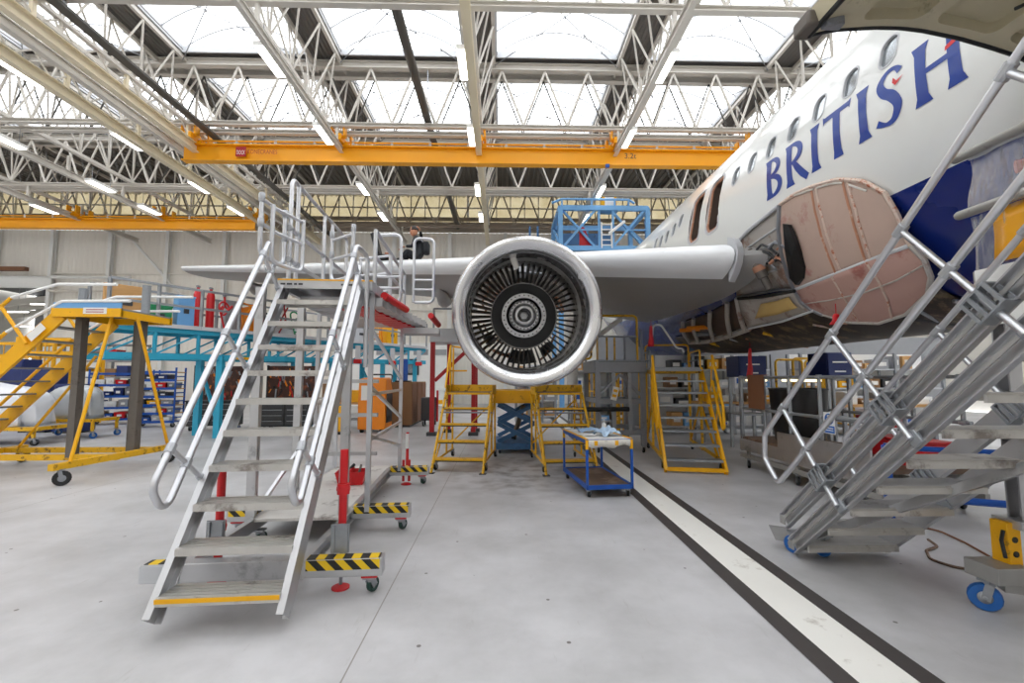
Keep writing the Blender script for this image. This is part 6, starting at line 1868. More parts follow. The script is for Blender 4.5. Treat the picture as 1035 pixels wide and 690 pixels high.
# flight going down to the left
def strg(y):
    return V((px0 + 0.08, y, pz - 0.1)), V((px0 - 2.62, y, 0.12))
for y in (py0_ + 0.05, py1_ - 0.05):
    a, b = strg(y)
    MB().beam(a, b, 0.05, 0.24).build('stringer', M['yellow'], ys, smooth=False)
a, b = strg(py0_ - 0.0)
for f, w_, m_, nm in ((0.12, 0.16, 'paper', 'label_plate'), (0.44, 0.2, 'sign_blue', 'label_plate')):
    c = a.lerp(b, f); d = (b - a).normalized(); u = V((-d.z, 0, d.x)) if d.x < 0 else V((d.z, 0, -d.x))
    u = V((0, 1, 0)).cross(d)
    MB().add([c + d * (sx * w_) + u * (sy * 0.07) + V((0, -0.03 + dz, 0)) for dz in (0, 0.004) for sx, sy in ((-1, -1), (1, -1), (1, 1), (-1, 1))], [(0, 1, 2, 3), (7, 6, 5, 4), (0, 4, 5, 1), (1, 5, 6, 2), (2, 6, 7, 3), (3, 7, 4, 0)]).build(nm, M[m_], ys, smooth=False)
for k in range(1, 11):
    f = k / 11.0
    a, b = strg(0)
    p = a.lerp(b, f)
    MB().bb((p.x - 0.13, py0_ + 0.03, p.z + 0.02), (p.x + 0.11, py1_ - 0.03, p.z + 0.05)).build('tread', M['galv'], ys, smooth=False)
# rails
def yrail(pts, mat, r=0.026, b=0.1):
    return MB().tube(fillet(pts, b, 5), r, 10).build('handrail', M[mat], ys)
for y in (py0_ - 0.02, py1_):
    yrail([(px1 - 0.1 + (0.5 if y > 8.5 else 0), y, pz + 0.42), (px0 + 0.05, y, pz + 0.42), (px0 - 0.72, y, pz + 0.18)], 'white')
    yrail([(px1 + 0.15, y, pz + 0.13), (px0 + 0.15, y, pz + 0.12), (px0 - 0.75, y, pz - 0.42)], 'white')
    yrail([(px0 - 0.72, y, pz + 0.18), (px0 - 1.9, y, pz - 1.0)], 'yellow', 0.03)
    yrail([(px0 - 0.9, y, pz + 0.05), (px0 - 0.4, y, pz - 0.62)], 'yellow', 0.03)
    yrail([(px0 - 0.75, y, pz - 0.42), (px0 - 2.2, y, pz - 1.9)], 'yellow', 0.03)

# ------------------------------------------------------------------ turquoise wing dock with guard rails
wd_ = thing('wing_dock', 'long turquoise lattice dock with grey guard rails under the left wing', 'platform', (-6.5, 15.5, 0))
A0, A1 = V((-9.4, 11.0, 0)), V((-3.35, 20.2, 0))
dd = (A1 - A0).normalized(); ss = V((dd.y, -dd.x, 0)); LD = (A1 - A0).length
def wp(l, s, z): return A0 + dd * l + ss * s + V((0, 0, z))
ZD = 3.08
for s in (0.0, -1.2):
    MB().beam(wp(0, s, ZD - 0.16), wp(LD, s, ZD - 0.16), 0.10, 0.12).build('top_chord', M['cyan'], wd_, smooth=False)
    MB().beam(wp(0, s, ZD - 0.86), wp(LD, s, ZD - 0.70), 0.12, 0.16).build('bottom_chord', M['cyan'], wd_, smooth=False)
    k = 0
    while k * 1.0 < LD - 0.2:
        l = k * 1.0
        MB().beam(wp(l, s, ZD - 0.8), wp(l, s, ZD - 0.2), 0.07).build('upright', M['cyan'], wd_, smooth=False)
        MB().tube([wp(l, s, ZD - 0.8), wp(min(LD, l + 1.0), s, ZD - 0.22)], 0.025, 6).build('diagonal', M['cyan'], wd_)
        k += 1
MB().add([wp(0, 0.12, ZD), wp(LD, 0.12, ZD), wp(LD, -1.3, ZD), wp(0, -1.3, ZD), wp(0, 0.12, ZD - 0.1), wp(LD, 0.12, ZD - 0.1), wp(LD, -1.3, ZD - 0.1), wp(0, -1.3, ZD - 0.1)], [(0, 1, 2, 3), (7, 6, 5, 4), (0, 4, 5, 1), (1, 5, 6, 2), (2, 6, 7, 3), (3, 7, 4, 0)]).build('deck', M['lightgrey'], wd_, smooth=False)
for s in (0.08, -1.25):
    for z in (0.5, 1.0):
        MB().beam(wp(0, s, ZD + z), wp(LD, s, ZD + z), 0.05, 0.06).build('guard_rail', M['galv'], wd_, smooth=False)
    for k in range(12):
        l = LD * k / 11
        MB().beam(wp(l, s, ZD - 0.08), wp(l, s, ZD + 1.0), 0.07, 0.06).build('guard_post', M['galv'], wd_, smooth=False)
for l in (2.6, 5.6, 8.6, 10.4):
    for s in (0, -1.2):
        MB().beam(wp(l, s, 0), wp(l, s, ZD - 0.78), 0.16).build('leg', M['cyan'], wd_, smooth=False)
    MB().beam(wp(l, 0, 0.4), wp(l, -1.2, ZD - 1.0), 0.08).build('leg_brace', M['cyan'], wd_, smooth=False)
MB().cyl(wp(6.3, 0.2, 0.0), wp(6.3, 0.2, ZD - 0.8), 0.24, 16).build('lift_column', M['cyan'], wd_)
MB().cyl(wp(6.3, 0.2, 0.0), wp(6.3, 0.2, 0.7), 0.27, 16).build('column_gaiter', M['rubber'], wd_)
for l in (7.2, 8.9, 10.4):
    MB().box(wp(l, 0.22, ZD - 0.45), (0.16, 0.12, 0.5)).build('bracket', M['lightgrey'], wd_, smooth=False)
    MB().box(wp(l, 0.22, ZD - 0.78), (0.26, 0.2, 0.16)).build('bumper', M['red'], wd_, bevel=0.02)
MB().box(wp(3.2, 0.09, ZD - 0.83), (0.45, 0.3, 0.07), math.atan2(dd.y, dd.x)).build('marker_plate', M['yellow'], wd_, smooth=False)
# kit standing on the dock
def kit(l, s, w, d, h, mat, label, name='storage_box', cat='box', lid=True):
    t = thing(name, label, cat, wp(l, s, ZD + 0.004), math.atan2(dd.y, dd.x), world=False)
    MB().bb((-w / 2, -d / 2, 0), (w / 2, d / 2, h)).build('box_body', M[mat], t, bevel=0.015)
    if lid:
        MB().bb((-w / 2 - 0.012, -d / 2 - 0.012, h - 0.02), (w / 2 + 0.012, d / 2 + 0.012, h + 0.03)).build('lid', M[mat], t, bevel=0.01)
    MB().bb((-w * 0.15, -d / 2 - 0.02, h * 0.45), (w * 0.15, -d / 2 - 0.002, h * 0.6)).build('handle', M['dark'], t)
    return t
kit(0.5, -0.5, 0.9, 0.08, 0.95, 'wood', 'plywood panel standing at the left end of the turquoise dock', 'board', 'board', False)
kit(1.25, -0.6, 0.5, 0.4, 0.5, 'green', 'green box on the turquoise dock beside the plywood panel')
kit(3.25, -0.9, 0.45, 0.25, 0.95, 'grey', 'tall grey case leaning on the rail of the turquoise dock', 'tool_case', 'case')
kit(1.85, -0.6, 0.42, 0.3, 0.85, 'blue_dock', 'pale blue bag standing upright on the turquoise dock', 'bag', 'bag')
kit(4.9, -0.75, 0.9, 0.5, 0.55, 'sheet', 'light grey crate on the middle of the turquoise dock')
kit(3.85, -0.75, 0.5, 0.5, 0.8, 'orange', 'orange box on the turquoise dock beside the tall grey case')
kit(6.9, -0.6, 0.6, 0.45, 0.45, 'red', 'red box on the turquoise dock behind the aluminium stairs')
kit(7.9, -0.7, 0.7, 0.5, 0.6, 'lightgrey', 'pale grey box on the right half of the turquoise dock')
kit(9.5, -0.7, 0.6, 0.5, 0.75, 'yellow', 'yellow box near the right end of the turquoise dock')
# red pump sets and tangled hoses between dock and wing
rnd = random.Random(21)
for k, (l, nm) in enumerate(((2.0, 'left'), (2.35, 'right'))):
    t = thing('gas_cylinder', 'red gas cylinder on the turquoise dock under the wing tip, %s of the pair' % nm, 'cylinder', wp(l + 0.35, -1.0, ZD))
    c = wp(l + 0.35, -1.0, ZD + 0.005)
    MB().lathe([(0.001, 0), (0.11, 0), (0.11, 1.05), (0.08, 1.16), (0.04, 1.2), (0.04, 1.26), (0.001, 1.26)], c, n=14).build('cylinder_body', M['red'], t)
    MB().box(c + V((0, 0, 1.29)), (0.05, 0.12, 0.06)).build('valve', M['galv'], t)
for k in range(5):
    l = 2.7 + k * 0.55
    cols = ['red', 'orange', 'dark', 'red_dark', 'green']
    nm = ['red', 'orange', 'black', 'deep red', 'green'][k]
    pts = [wp(l, -0.12, ZD + 0.04)]
    for q in range(9):
        pts.append(wp(l + rnd.uniform(-0.3, 0.3), -0.12 + rnd.uniform(-0.1, 0.1), ZD + 0.1 + rnd.random() * 0.95))
    t = thing('air_hose', 'tangled %s hose hung on the guard rail of the turquoise dock' % nm, 'hose', wp(l, -0.9, ZD))
    MB().tube(fillet(pts, 0.2, 4), 0.026, 7).build('hose', M[cols[k]], t)
    MB().sphere(pts[-1], 0.05, 8, 6).build('coupling', M['galv'], t)

# ------------------------------------------------------------------ blue shelf trolleys and tool cabinets behind
bins_col = ['grey', 'dark', 'blue', 'lightgrey', 'red', 'dark', 'steel', 'white', 'blue_dark', 'yellow']
def shelf_trolley(c, rz, w, d, h, n, label, where, seed, mesh_back=False):
    t = thing('shelf_trolley', label, 'trolley', c, rz, world=False)
    for sx in (-1, 1):
        for sy in (-1, 1):
            MB().beam((sx * w / 2, sy * d / 2, 0.16), (sx * w / 2, sy * d / 2, h), 0.045).build('post', M['blue'], t, smooth=False)
            caster(t, sx * (w / 2 - 0.08), sy * (d / 2 - 0.06), 0.17, 0.075, 'rubber', yaw=0.6)
    zs = [0.2 + (h - 0.35) * k / n for k in range(n + 1)]
    for z in zs:
        s_ = MB().bb((-w / 2, -d / 2, z - 0.03), (w / 2, d / 2, z)).build('shelf', M['wood'] if z > 0.3 else M['blue'], t, smooth=False)
        MB().bb((-w / 2, -d / 2 - 0.02, z - 0.05), (w / 2, -d / 2, z + 0.03)).build('shelf_lip', M['blue'], s_, smooth=False)
    for sx in (-1, 1):
        for z in zs[1:]:
            MB().bb((sx * w / 2 - 0.012, -d / 2, z - 0.18), (sx * w / 2 + 0.012, d / 2, z - 0.14)).build('side_bar', M['blue'], t, smooth=False)
    rr = random.Random(seed)
    R = Matrix.Rotation(rz, 3, 'Z')
    ordn = ['first', 'second', 'third', 'fourth', 'fifth', 'sixth']
    fl = ['bottom', 'second', 'third', 'fourth', 'fifth', 'top']
    for i, z in enumerate(zs[:-1] if n > 3 else zs[:-1]):
        x = -w / 2 + 0.06; q = 0
        while x < w / 2 - 0.25 and q < 6:
            bw = min(rr.uniform(0.22, 0.42), w / 2 - 0.04 - x); bh = rr.uniform(0.14, min(0.3, (h - 0.35) / n - 0.08)); m_ = rr.choice(bins_col)
            nmc = {'grey': 'grey', 'dark': 'dark grey', 'blue': 'blue', 'lightgrey': 'pale grey', 'red': 'red', 'steel': 'steel grey', 'white': 'white', 'blue_dark': 'navy', 'yellow': 'yellow'}[m_]
            loc = V(c) + R @ V((x + bw / 2, -0.02, z + 0.003))
            b = thing('storage_bin', '%s bin, %s on the %s shelf of %s' % (nmc, ordn[q], fl[i], where), 'bin', loc, rz, 'bins on ' + where, world=False)
            wv = bw * 0.92 / 2; dv = d * 0.42
            bm_ = MB().add([V((sx * wv * k, sy * dv * k, zz)) for zz, k in ((0, 0.9), (bh, 1.0), (bh, 0.93), (0.012, 0.84)) for sx, sy in ((-1, -1), (1, -1), (1, 1), (-1, 1))],
                [(3, 2, 1, 0)] + [(a * 4 + j, a * 4 + (j + 1) % 4, (a + 1) * 4 + (j + 1) % 4, (a + 1) * 4 + j) for a in range(3) for j in range(4)] + [(12, 13, 14, 15)])
            bm_.build('bin_body', M[m_], b, smooth=False)
            MB().bb((-wv * 0.4, -dv - 0.012, bh * 0.35), (wv * 0.4, -dv + 0.01, bh * 0.65)).build('label_card', M['paper'], b, smooth=False)
            x += bw + 0.02; q += 1
    return t
shelf_trolley((-14.0, 17.4, 0), math.radians(20), 1.9, 0.6, 2.0, 4, 'blue shelf trolley full of bins behind the yellow platform stairs', 'the left blue shelf trolley', 2)
shelf_trolley((-11.95, 16.3, 0), math.radians(8), 1.35, 0.6, 2.05, 6, 'blue many-shelved trolley of dark bins, left of the black tool cabinets', 'the right blue shelf trolley', 8)
def tool_cabinet(c, rz, label, w=1.5):
    t = thing('tool_cabinet', label, 'cabinet', c, rz, world=False)
    MB().bb((-w / 2, -0.3, 0.16), (w / 2, 0.3, 0.92)).build('cabinet_body', M['black'], t, bevel=0.015)
    MB().bb((-w / 2 - 0.02, -0.33, 0.92), (w / 2 + 0.02, 0.33, 0.97)).build('worktop', M['dark'], t, bevel=0.01)
    for col in range(2):
        for k in range(4):
            z = 0.2 + k * 0.175
            x0 = -w / 2 + 0.03 + col * (w / 2)
            d_ = MB().bb((x0, -0.318, z), (x0 + w / 2 - 0.06, -0.295, z + 0.16)).build('drawer', M['dark'], t, bevel=0.004)
            MB().bb((x0 + 0.05, -0.335, z + 0.12), (x0 + w / 2 - 0.11, -0.316, z + 0.14)).build('drawer_handle', M['galv'], d_, smooth=False)
    for sx in (-1, 1):
        for sy in (-1, 1):
            caster(t, sx * (w / 2 - 0.12), sy * 0.22, 0.17, 0.07, 'blue_wheel' if sx > 0 else 'rubber', yaw=0.3)
    # shadow board standing on the top
    bd = MB().bb((-w / 2, 0.2, 0.97), (w / 2, 0.24, 2.08)).build('shadow_board', paint('shadow_board', '4a2c22', 0.6, 0, 0.3, 9, spots='8a4a2c', spot_amt=0.42, spot_scale=6), t, smooth=False)
    rr = random.Random(int(abs(c[0]) * 10))
    for k in range(34):
        x = rr.uniform(-w / 2 + 0.06, w / 2 - 0.06); z = rr.uniform(1.05, 1.92); L_ = rr.uniform(0.08, 0.3)
        MB().box((x, 0.185, z), (rr.uniform(0.02, 0.06), 0.02, L_), M=Matrix.Rotation(rr.uniform(-0.5, 0.5), 3, 'Y')).build('hand_tool', M[rr.choice(['orange', 'red', 'galv', 'black', 'steel', 'orange'])], bd, smooth=False)
    MB().bb((-w / 2 - 0.03, 0.16, 0.97), (-w / 2, 0.28, 2.10)).build('board_frame', M['dark'], t, smooth=False); MB().bb((w / 2, 0.16, 0.97), (w / 2 + 0.03, 0.28, 2.10)).build('board_frame', M['dark'], t, smooth=False)
tool_cabinet((-9.3, 15.2, 0), math.radians(6), 'black tool cabinet with a brown tool board, left of the two behind the stairs')
tool_cabinet((-6.85, 15.0, 0), math.radians(4), 'black tool cabinet with a brown tool board, right of the two behind the stairs')
pn = thing('notice_board', 'tall white panel with black fittings between the black tool cabinets', 'board', (-7.85, 16.2, 0))
MB().bb((-8.2, 16.2, 0.0), (-7.5, 16.26, 2.5)).build('panel', M['white'], pn, smooth=False)
for k in range(4):
    MB().lathe([(0.1, -0.02), (0.13, -0.02), (0.13, 0.0), (0.1, 0.0)], (-7.85, 16.19, 0.9 + k * 0.35), (0, 1, 0), 14, closed=True).build('hose_ring', M['dark'], pn)
# boxes and bench behind the flight
bn = thing('work_bench', 'low grey bench with clutter seen between the aluminium treads', 'bench', (-5.2, 15.6, 0))
MB().bb((-6.0, 15.2, 0.82), (-4.5, 15.9, 0.88)).build('bench_top', M['wood'], bn, smooth=False)
for x in (-5.9, -4.6):
    for y in (15.3, 15.8):
        MB().beam((x, y, 0), (x, y, 0.82), 0.06).build('leg', M['steel'], bn, smooth=False)
MB().bb((-6.0, 15.25, 0.3), (-4.5, 15.85, 0.34)).build('lower_shelf', M['steel'], bn, smooth=False)
for i, (x, z, w_, h_, m, lab) in enumerate(((-5.55, 0.88, 0.7, 0.62, 'card', 'brown cardboard box on the bench behind the stair treads'), (-4.85, 0.88, 0.5, 0.4, 'yellow', 'yellow box on the bench behind the stair treads'), (-5.5, 0.34, 0.5, 0.3, 'red', 'red box under the bench behind the stair treads'))):
    t = thing('storage_box', lab, 'box', (x, 15.55, z))
    z += 0.003
    MB().bb((x - w_ / 2, 15.3, z), (x + w_ / 2, 15.8, z + h_)).build('box_body', M[m], t, bevel=0.01)
    MB().bb((x - w_ / 2 - 0.005, 15.53, z + h_), (x + w_ / 2 + 0.005, 15.57, z + h_ + 0.004)).build('tape', M['paper'], t, smooth=False)
# orange machine, yellow bollard and brown cabinets
om = thing('floor_machine', 'orange wheeled machine with a white notice, beside the brown cabinets', 'machine', (-4.05, 14.7, 0))
MB().ext([(-0.45, 0.0), (0.45, 0.0), (0.45, 0.9), (0.38, 1.55), (-0.15, 1.6), (-0.45, 1.2)], (-4.4, 14.7, 0.1), (-3.55, 14.7, 0.1)).build('housing', M['orange'], om, bevel=0.03)
MB().bb((-4.3, 14.236, 1.0), (-3.95, 14.25, 1.45)).build('notice', M['paper'], om, smooth=False)
MB().bb((-3.62, 14.35, 0.3), (-3.52, 15.0, 1.2)).build('grille', M['dark'], om, smooth=False)
for x in (-4.3, -3.7):
    for y in (14.4, 15.0):
        MB().cyl((x - 0.04, y, 0.1), (x + 0.04, y, 0.1), 0.1, 14).build('wheel', M['rubber'], om)
MB().tube(fillet([(-4.35, 15.1, 1.5), (-4.35, 15.3, 1.8), (-3.6, 15.3, 1.8), (-3.6, 15.1, 1.5)], 0.08), 0.025, 8).build('push_bar', M['dark'], om)
yb = thing('bollard', 'short yellow bollard on a black base beside the orange machine', 'bollard', (-4.75, 14.0, 0))
MB().bb((-4.95, 13.85, 0), (-4.55, 14.15, 0.08)).build('base', M['black'], yb, smooth=False)
MB().bb((-4.9, 13.9, 0.08), (-4.65, 14.1, 0.85)).build('post', M['yellow'], yb, bevel=0.02)
for i in range(3):
    t = thing('cabinet', ['brown board cabinet, nearest of three beside the orange machine', 'brown board cabinet, middle one of three behind the orange machine', 'brown board cabinet, farthest of three before the white partition'][i], 'cabinet', (-3.3, 16.0 + i * 1.0, 0), group='brown cabinets')
    y = 15.9 + i * 1.0; x = -3.42
    MB().bb((x - 0.35, y, 0.08), (x + 0.35, y + 0.9, 1.55)).build('carcass', M['card'], t, smooth=False)
    MB().bb((x + 0.35, y + 0.04, 0.12), (x + 0.372, y + 0.86, 1.5)).build('door', M['brown'], t, bevel=0.004)
    MB().bb((x - 0.3, y + 0.05, 0), (x + 0.3, y + 0.85, 0.08)).build('plinth', M['dark'], t, smooth=False)
bt_ = thing('office_machine', 'blue and black upright display frame on the brown cabinets', 'stand', (-3.45, 16.2, 1.55))
MB().bb((-3.7, 16.1, 1.55), (-3.2, 16.5, 1.60)).build('base', M['black'], bt_, smooth=False)
MB().bb((-3.62, 16.28, 1.6), (-3.3, 16.34, 2.35)).build('panel', M['blue'], bt_, bevel=0.02)
# desk and monitor before the partition
tb2 = thing('desk', 'white desk before the white partition, right of the brown cabinets', 'desk', (-3.6, 22, 0))
MB().bb((-5.0, 21.7, 1.12), (-2.6, 22.7, 1.18)).build('desk_top', M['white'], tb2, smooth=False)
for x in (-4.9, -2.7):
    MB().bb((x - 0.04, 21.8, 0), (x + 0.04, 22.6, 1.12)).build('leg', M['white'], tb2, smooth=False)
wn = structure(MB().bb((-6.3, 28.5, 1.9), (-5.1, 28.58, 2.9)).build('window_90', M['dark'], smooth=False))
MB().bb((-6.15, 28.46, 2.02), (-5.25, 28.52, 2.78)).build('window_pane', M['glass'], wn, smooth=False)
vt = MB()
for k in range(5):
    vt.bb((-8.9 + k * 1.15, 28.55, 3.15), (-8.0 + k * 1.15, 28.6, 3.5))
structure(vt.build('trim_95', M['grey'], smooth=False))
bc = thing('tool_trolley', 'small dark trolley with a red handle beside the red steel post', 'trolley', (-2.55, 16.5, 0), world=False)
MB().bb((-0.25, -0.3, 0.2), (0.25, 0.3, 1.0)).build('body', M['dark'], bc, bevel=0.02)
MB().bb((0.26, -0.1, 0.15), (0.33, -0.04, 1.25)).build('handle', M['red'], bc, bevel=0.01)
for sx in (-1, 1):
    for sy in (-1, 1):
        caster(bc, sx * 0.18, sy * 0.22, 0.21, 0.08, 'rubber')
# red steel stand holding a pale box beside the engine
rt_ = thing('steel_stand', 'red steel stand with a pale platform on top, left of the engine', 'stand', (-1.7, 13.6, 0))
for x, y in ((-2.02, 13.6), (-1.62, 14.4), (-0.8, 13.6), (-0.8, 14.6)):
    MB().beam((x, y, 0.1), (x, y, 2.75), 0.13).build('post', M['red_dark'], rt_, smooth=False)
    MB().bb((x - 0.14, y - 0.14, 0), (x + 0.14, y + 0.14, 0.1)).build('foot', M['dark'], rt_, smooth=False)
MB().beam((-1.95, 13.6, 1.6), (-0.85, 13.6, 2.65), 0.10).build('brace', M['red_dark'], rt_, smooth=False)
MB().bb((-2.1, 13.5, 2.75), (-0.6, 14.8, 3.15)).build('platform', M['lightgrey'], rt_, smooth=False)
for x in (-2.0, -1.3):
    MB().tube([(x, 13.55, 3.15), (x, 13.55, 3.75)], 0.03, 8).build('guard_post', M['galv'], rt_)
MB().tube([(-2.0, 13.55, 3.75), (-0.7, 13.55, 3.75)], 0.03, 8).build('guard_rail', M['galv'], rt_)
# yellow barrier stand under the wing (behind dock end)
yl_ = thing('step_ladder', 'orange-yellow folding steps standing on the right end of the turquoise dock', 'ladder', wp(8.7, -0.6, ZD), world=True)
c = wp(8.7, -0.6, ZD + 0.03)
for s in (-0.22, 0.22):
    MB().beam(c + V((s, -0.2, 0)), c + V((s * 0.8, 0.1, 0.95)), 0.05).build('rail', M['orange'], yl_, smooth=False)
    MB().beam(c + V((s, 0.35, 0)), c + V((s * 0.8, 0.1, 0.95)), 0.04).build('rear_leg', M['orange'], yl_, smooth=False)
for k in range(4):
    f = (k + 0.6) / 4
    p = c + V((0, -0.2 + 0.3 * f, 0.95 * f))
    MB().box(p, (0.44, 0.12, 0.03)).build('tread', M['yellow'], yl_, smooth=False)

# ------------------------------------------------------------------ far-left clutter
def draped(name, label, c, sx, sy, h, mat, seed, cat='cover'):
    rr = random.Random(seed); ph = [rr.random() * 6 for _ in range(5)]
    rings = []
    N = 44
    for i in range(9):
        f = i / 8
        rad = 1.0 if f < 0.62 else math.sqrt(max(0.0, 1 - ((f - 0.62) / 0.38) ** 2))
        zz = h * f
        ring_ = []
        for k in range(N):
            a = 2 * PI * k / N
            ca, sa = math.copysign(abs(math.cos(a)) ** 0.55, math.cos(a)), math.copysign(abs(math.sin(a)) ** 0.55, math.sin(a))
            w_ = 1 + (0.10 * (1 - f)) * math.sin(7 * a + ph[0]) + 0.05 * math.sin(13 * a + ph[1] + 3 * f)
            ring_.append(V((ca * sx * rad * w_, sa * sy * rad * w_, zz + 0.04 * h * math.sin(3 * a + ph[2]) * f)))
        rings.append(ring_)
    o = MB().grid([r[:-1] + [r[-1]] for r in rings], closed_u=True)
    o = o.build(name, mat, None, solid=0.01)
    o.location = c
    return tag(o, label, cat)
dl = thing('dolly', 'low yellow dolly carrying the white-sheeted load at the left edge', 'dolly', (-12.9, 12.2, 0), world=False)
for s in (-1, 1):
    MB().beam((-1.6, s * 0.5, 0.42), (1.5, s * 0.5, 0.42), 0.09).build('side_beam', M['yellow_worn'], dl, smooth=False)
    MB().beam((s * 1.4, -0.5, 0.42), (s * 1.4, 0.5, 0.42), 0.09).build('end_beam', M['yellow_worn'], dl, smooth=False)
    for y in (-0.5, 0.5):
        MB().beam((s * 1.35, y, 0.18), (s * 1.35, y, 0.42), 0.06).build('leg', M['yellow_worn'], dl, smooth=False)
        caster(dl, s * 1.35, y, 0.2, 0.085, 'rubber', yaw=0.5, w=0.05)
MB().bb((-1.4, -0.45, 0.44), (1.4, 0.45, 0.47)).build('deck', M['galv'], dl, smooth=False)
draped('dust_sheet', 'white dust sheet draped over a load behind the yellow stairs', (-13.0, 12.2, 0.475), 1.1, 0.55, 1.05, paint('dust_sheet', 'e4e6ec', 0.6, 0, 0.04, 4), 3)
dl2 = thing('dolly', 'yellow dolly with blue casters under the clear-wrapped load', 'dolly', (-12.2, 13.5, 0), world=False)
for s in (-1, 1):
    MB().beam((-0.9, s * 0.4, 0.5), (0.9, s * 0.4, 0.5), 0.08).build('side_beam', M['yellow_worn'], dl2, smooth=False)
    MB().beam((s * 0.85, -0.4, 0.5), (s * 0.85, 0.4, 0.5), 0.08).build('end_beam', M['yellow_worn'], dl2, smooth=False)
    for y in (-0.4, 0.4):
        MB().beam((s * 0.85, y, 0.2), (s * 0.85, y, 0.5), 0.06).build('leg', M['yellow_worn'], dl2, smooth=False)
        caster(dl2, s * 0.85, y, 0.21, 0.09, 'blue_wheel', yaw=0.5, w=0.05)
MB().bb((-0.8, -0.35, 0.5), (0.8, 0.35, 0.54)).build('deck', M['galv'], dl2, smooth=False)
draped('plastic_wrap', 'grey plastic-wrapped load standing on the dolly with blue casters', (-12.2, 13.5, 0.545), 0.62, 0.34, 0.95, paint('plastic_wrap', 'b4b8bc', 0.2, 0, 0.15, 5, 0.3, coat=0.5), 8)
for i, (x, y, w_, h_, lab) in enumerate(((-14.5, 14.6, 0.9, 2.0, 'tall navy cabinet behind the yellow stair flight, left one'), (-13.3, 14.4, 0.8, 1.5, 'shorter navy cabinet behind the dark steel columns'), (-16.0, 15.2, 1.0, 2.3, 'tall navy cabinet nearest the left edge'))):
    t = thing('locker', lab, 'cabinet', (x, y, 0))
    MB().bb((x - w_ / 2, y, 0.05), (x + w_ / 2, y + 0.6, h_)).build('carcass', M['blue_dark'], t, smooth=False, bevel=0.01)
    d_ = MB().bb((x - w_ / 2 + 0.03, y - 0.02, 0.1), (x + w_ / 2 - 0.03, y, h_ - 0.05)).build('door', M['blue_dark'], t, bevel=0.005)
    MB().bb((x + w_ / 2 - 0.12, y - 0.05, h_ * 0.5), (x + w_ / 2 - 0.09, y - 0.018, h_ * 0.5 + 0.15)).build('handle', M['galv'], d_, smooth=False)
    MB().bb((x - w_ / 2 + 0.05, y, 0), (x + w_ / 2 - 0.05, y + 0.55, 0.05)).build('plinth', M['dark'], t, smooth=False)
# yellow bay racks at the left edge
for i, (x, y) in enumerate(((-16.5, 17.5), (-19.5, 19.5))):
    t = thing('rack', ['yellow steel rack behind the navy cabinets at the left edge', 'far yellow steel rack in front of the annex opening'][i], 'rack', (x, y, 0))
    for sx in (-1.2, 1.2):
        for sy in (-0.4, 0.4):
            MB().beam((x + sx, y + sy, 0), (x + sx, y + sy, 3.2), 0.1).build('upright', M['yellow'], t, smooth=False)
    for z in (0.6, 1.3, 2.0, 2.6, 3.1):
        for sy in (-0.4, 0.4):
            MB().beam((x - 1.2, y + sy, z), (x + 1.2, y + sy, z), 0.08, 0.12).build('beam', M['yellow'], t, smooth=False)
        MB().bb((x - 1.2, y - 0.4, z + 0.05), (x + 1.2, y + 0.4, z + 0.08)).build('shelf', M['galv'], t, smooth=False)
    for k in range(8):
        MB().tube([(x - 1.1 + k * 0.3, y - 0.42, 0.1), (x - 1.1 + k * 0.3, y - 0.42, 3.1)], 0.02, 6).build('bar', M['yellow'], t)
t = thing('storage_rack', 'grey steel rack with pale boxes before the back wall at left', 'rack', (-22, 26, 0))
for sx in (-2, 0, 2):
    for sy in (-0.4, 0.4):
        MB().beam((-22 + sx, 26 + sy, 0), (-22 + sx, 26 + sy, 3.6), 0.1).build('upright', M['steel'], t, smooth=False)
for z in (0.8, 1.7, 2.6, 3.5):
    MB().bb((-24, 25.6, z), (-20, 26.4, z + 0.08)).build('shelf', M['steel'], t, smooth=False)
rr = random.Random(4)
od_ = ['first', 'second', 'third', 'fourth', 'fifth']
for i, z in enumerate((0.88, 1.78, 2.68)):
    for k in range(4):
        m_ = rr.choice(['white', 'blue_dark', 'red', 'grey', 'card'])
        x = [-23.55, -22.9, -21.55, -20.9, -20.4][k]
        b = thing('storage_box', '%s box, %s from the left on the %s shelf of the far left grey rack' % ({'white': 'white', 'blue_dark': 'navy', 'red': 'red', 'grey': 'grey', 'card': 'brown'}[m_], od_[k], ['lowest', 'middle', 'upper'][i]), 'box', (x, 26, z), group='boxes on the far left grey rack')
        z = z + 0.003
        h_ = rr.uniform(0.3, 0.65)
        MB().bb((x - 0.3, 25.7, z), (x + 0.3, 26.3, z + h_)).build('box_body', M[m_], b, bevel=0.01)
        MB().bb((x - 0.31, 25.69, z + h_ - 0.06), (x + 0.31, 26.31, z + h_ + 0.01)).build('lid', M[m_], b, bevel=0.01)
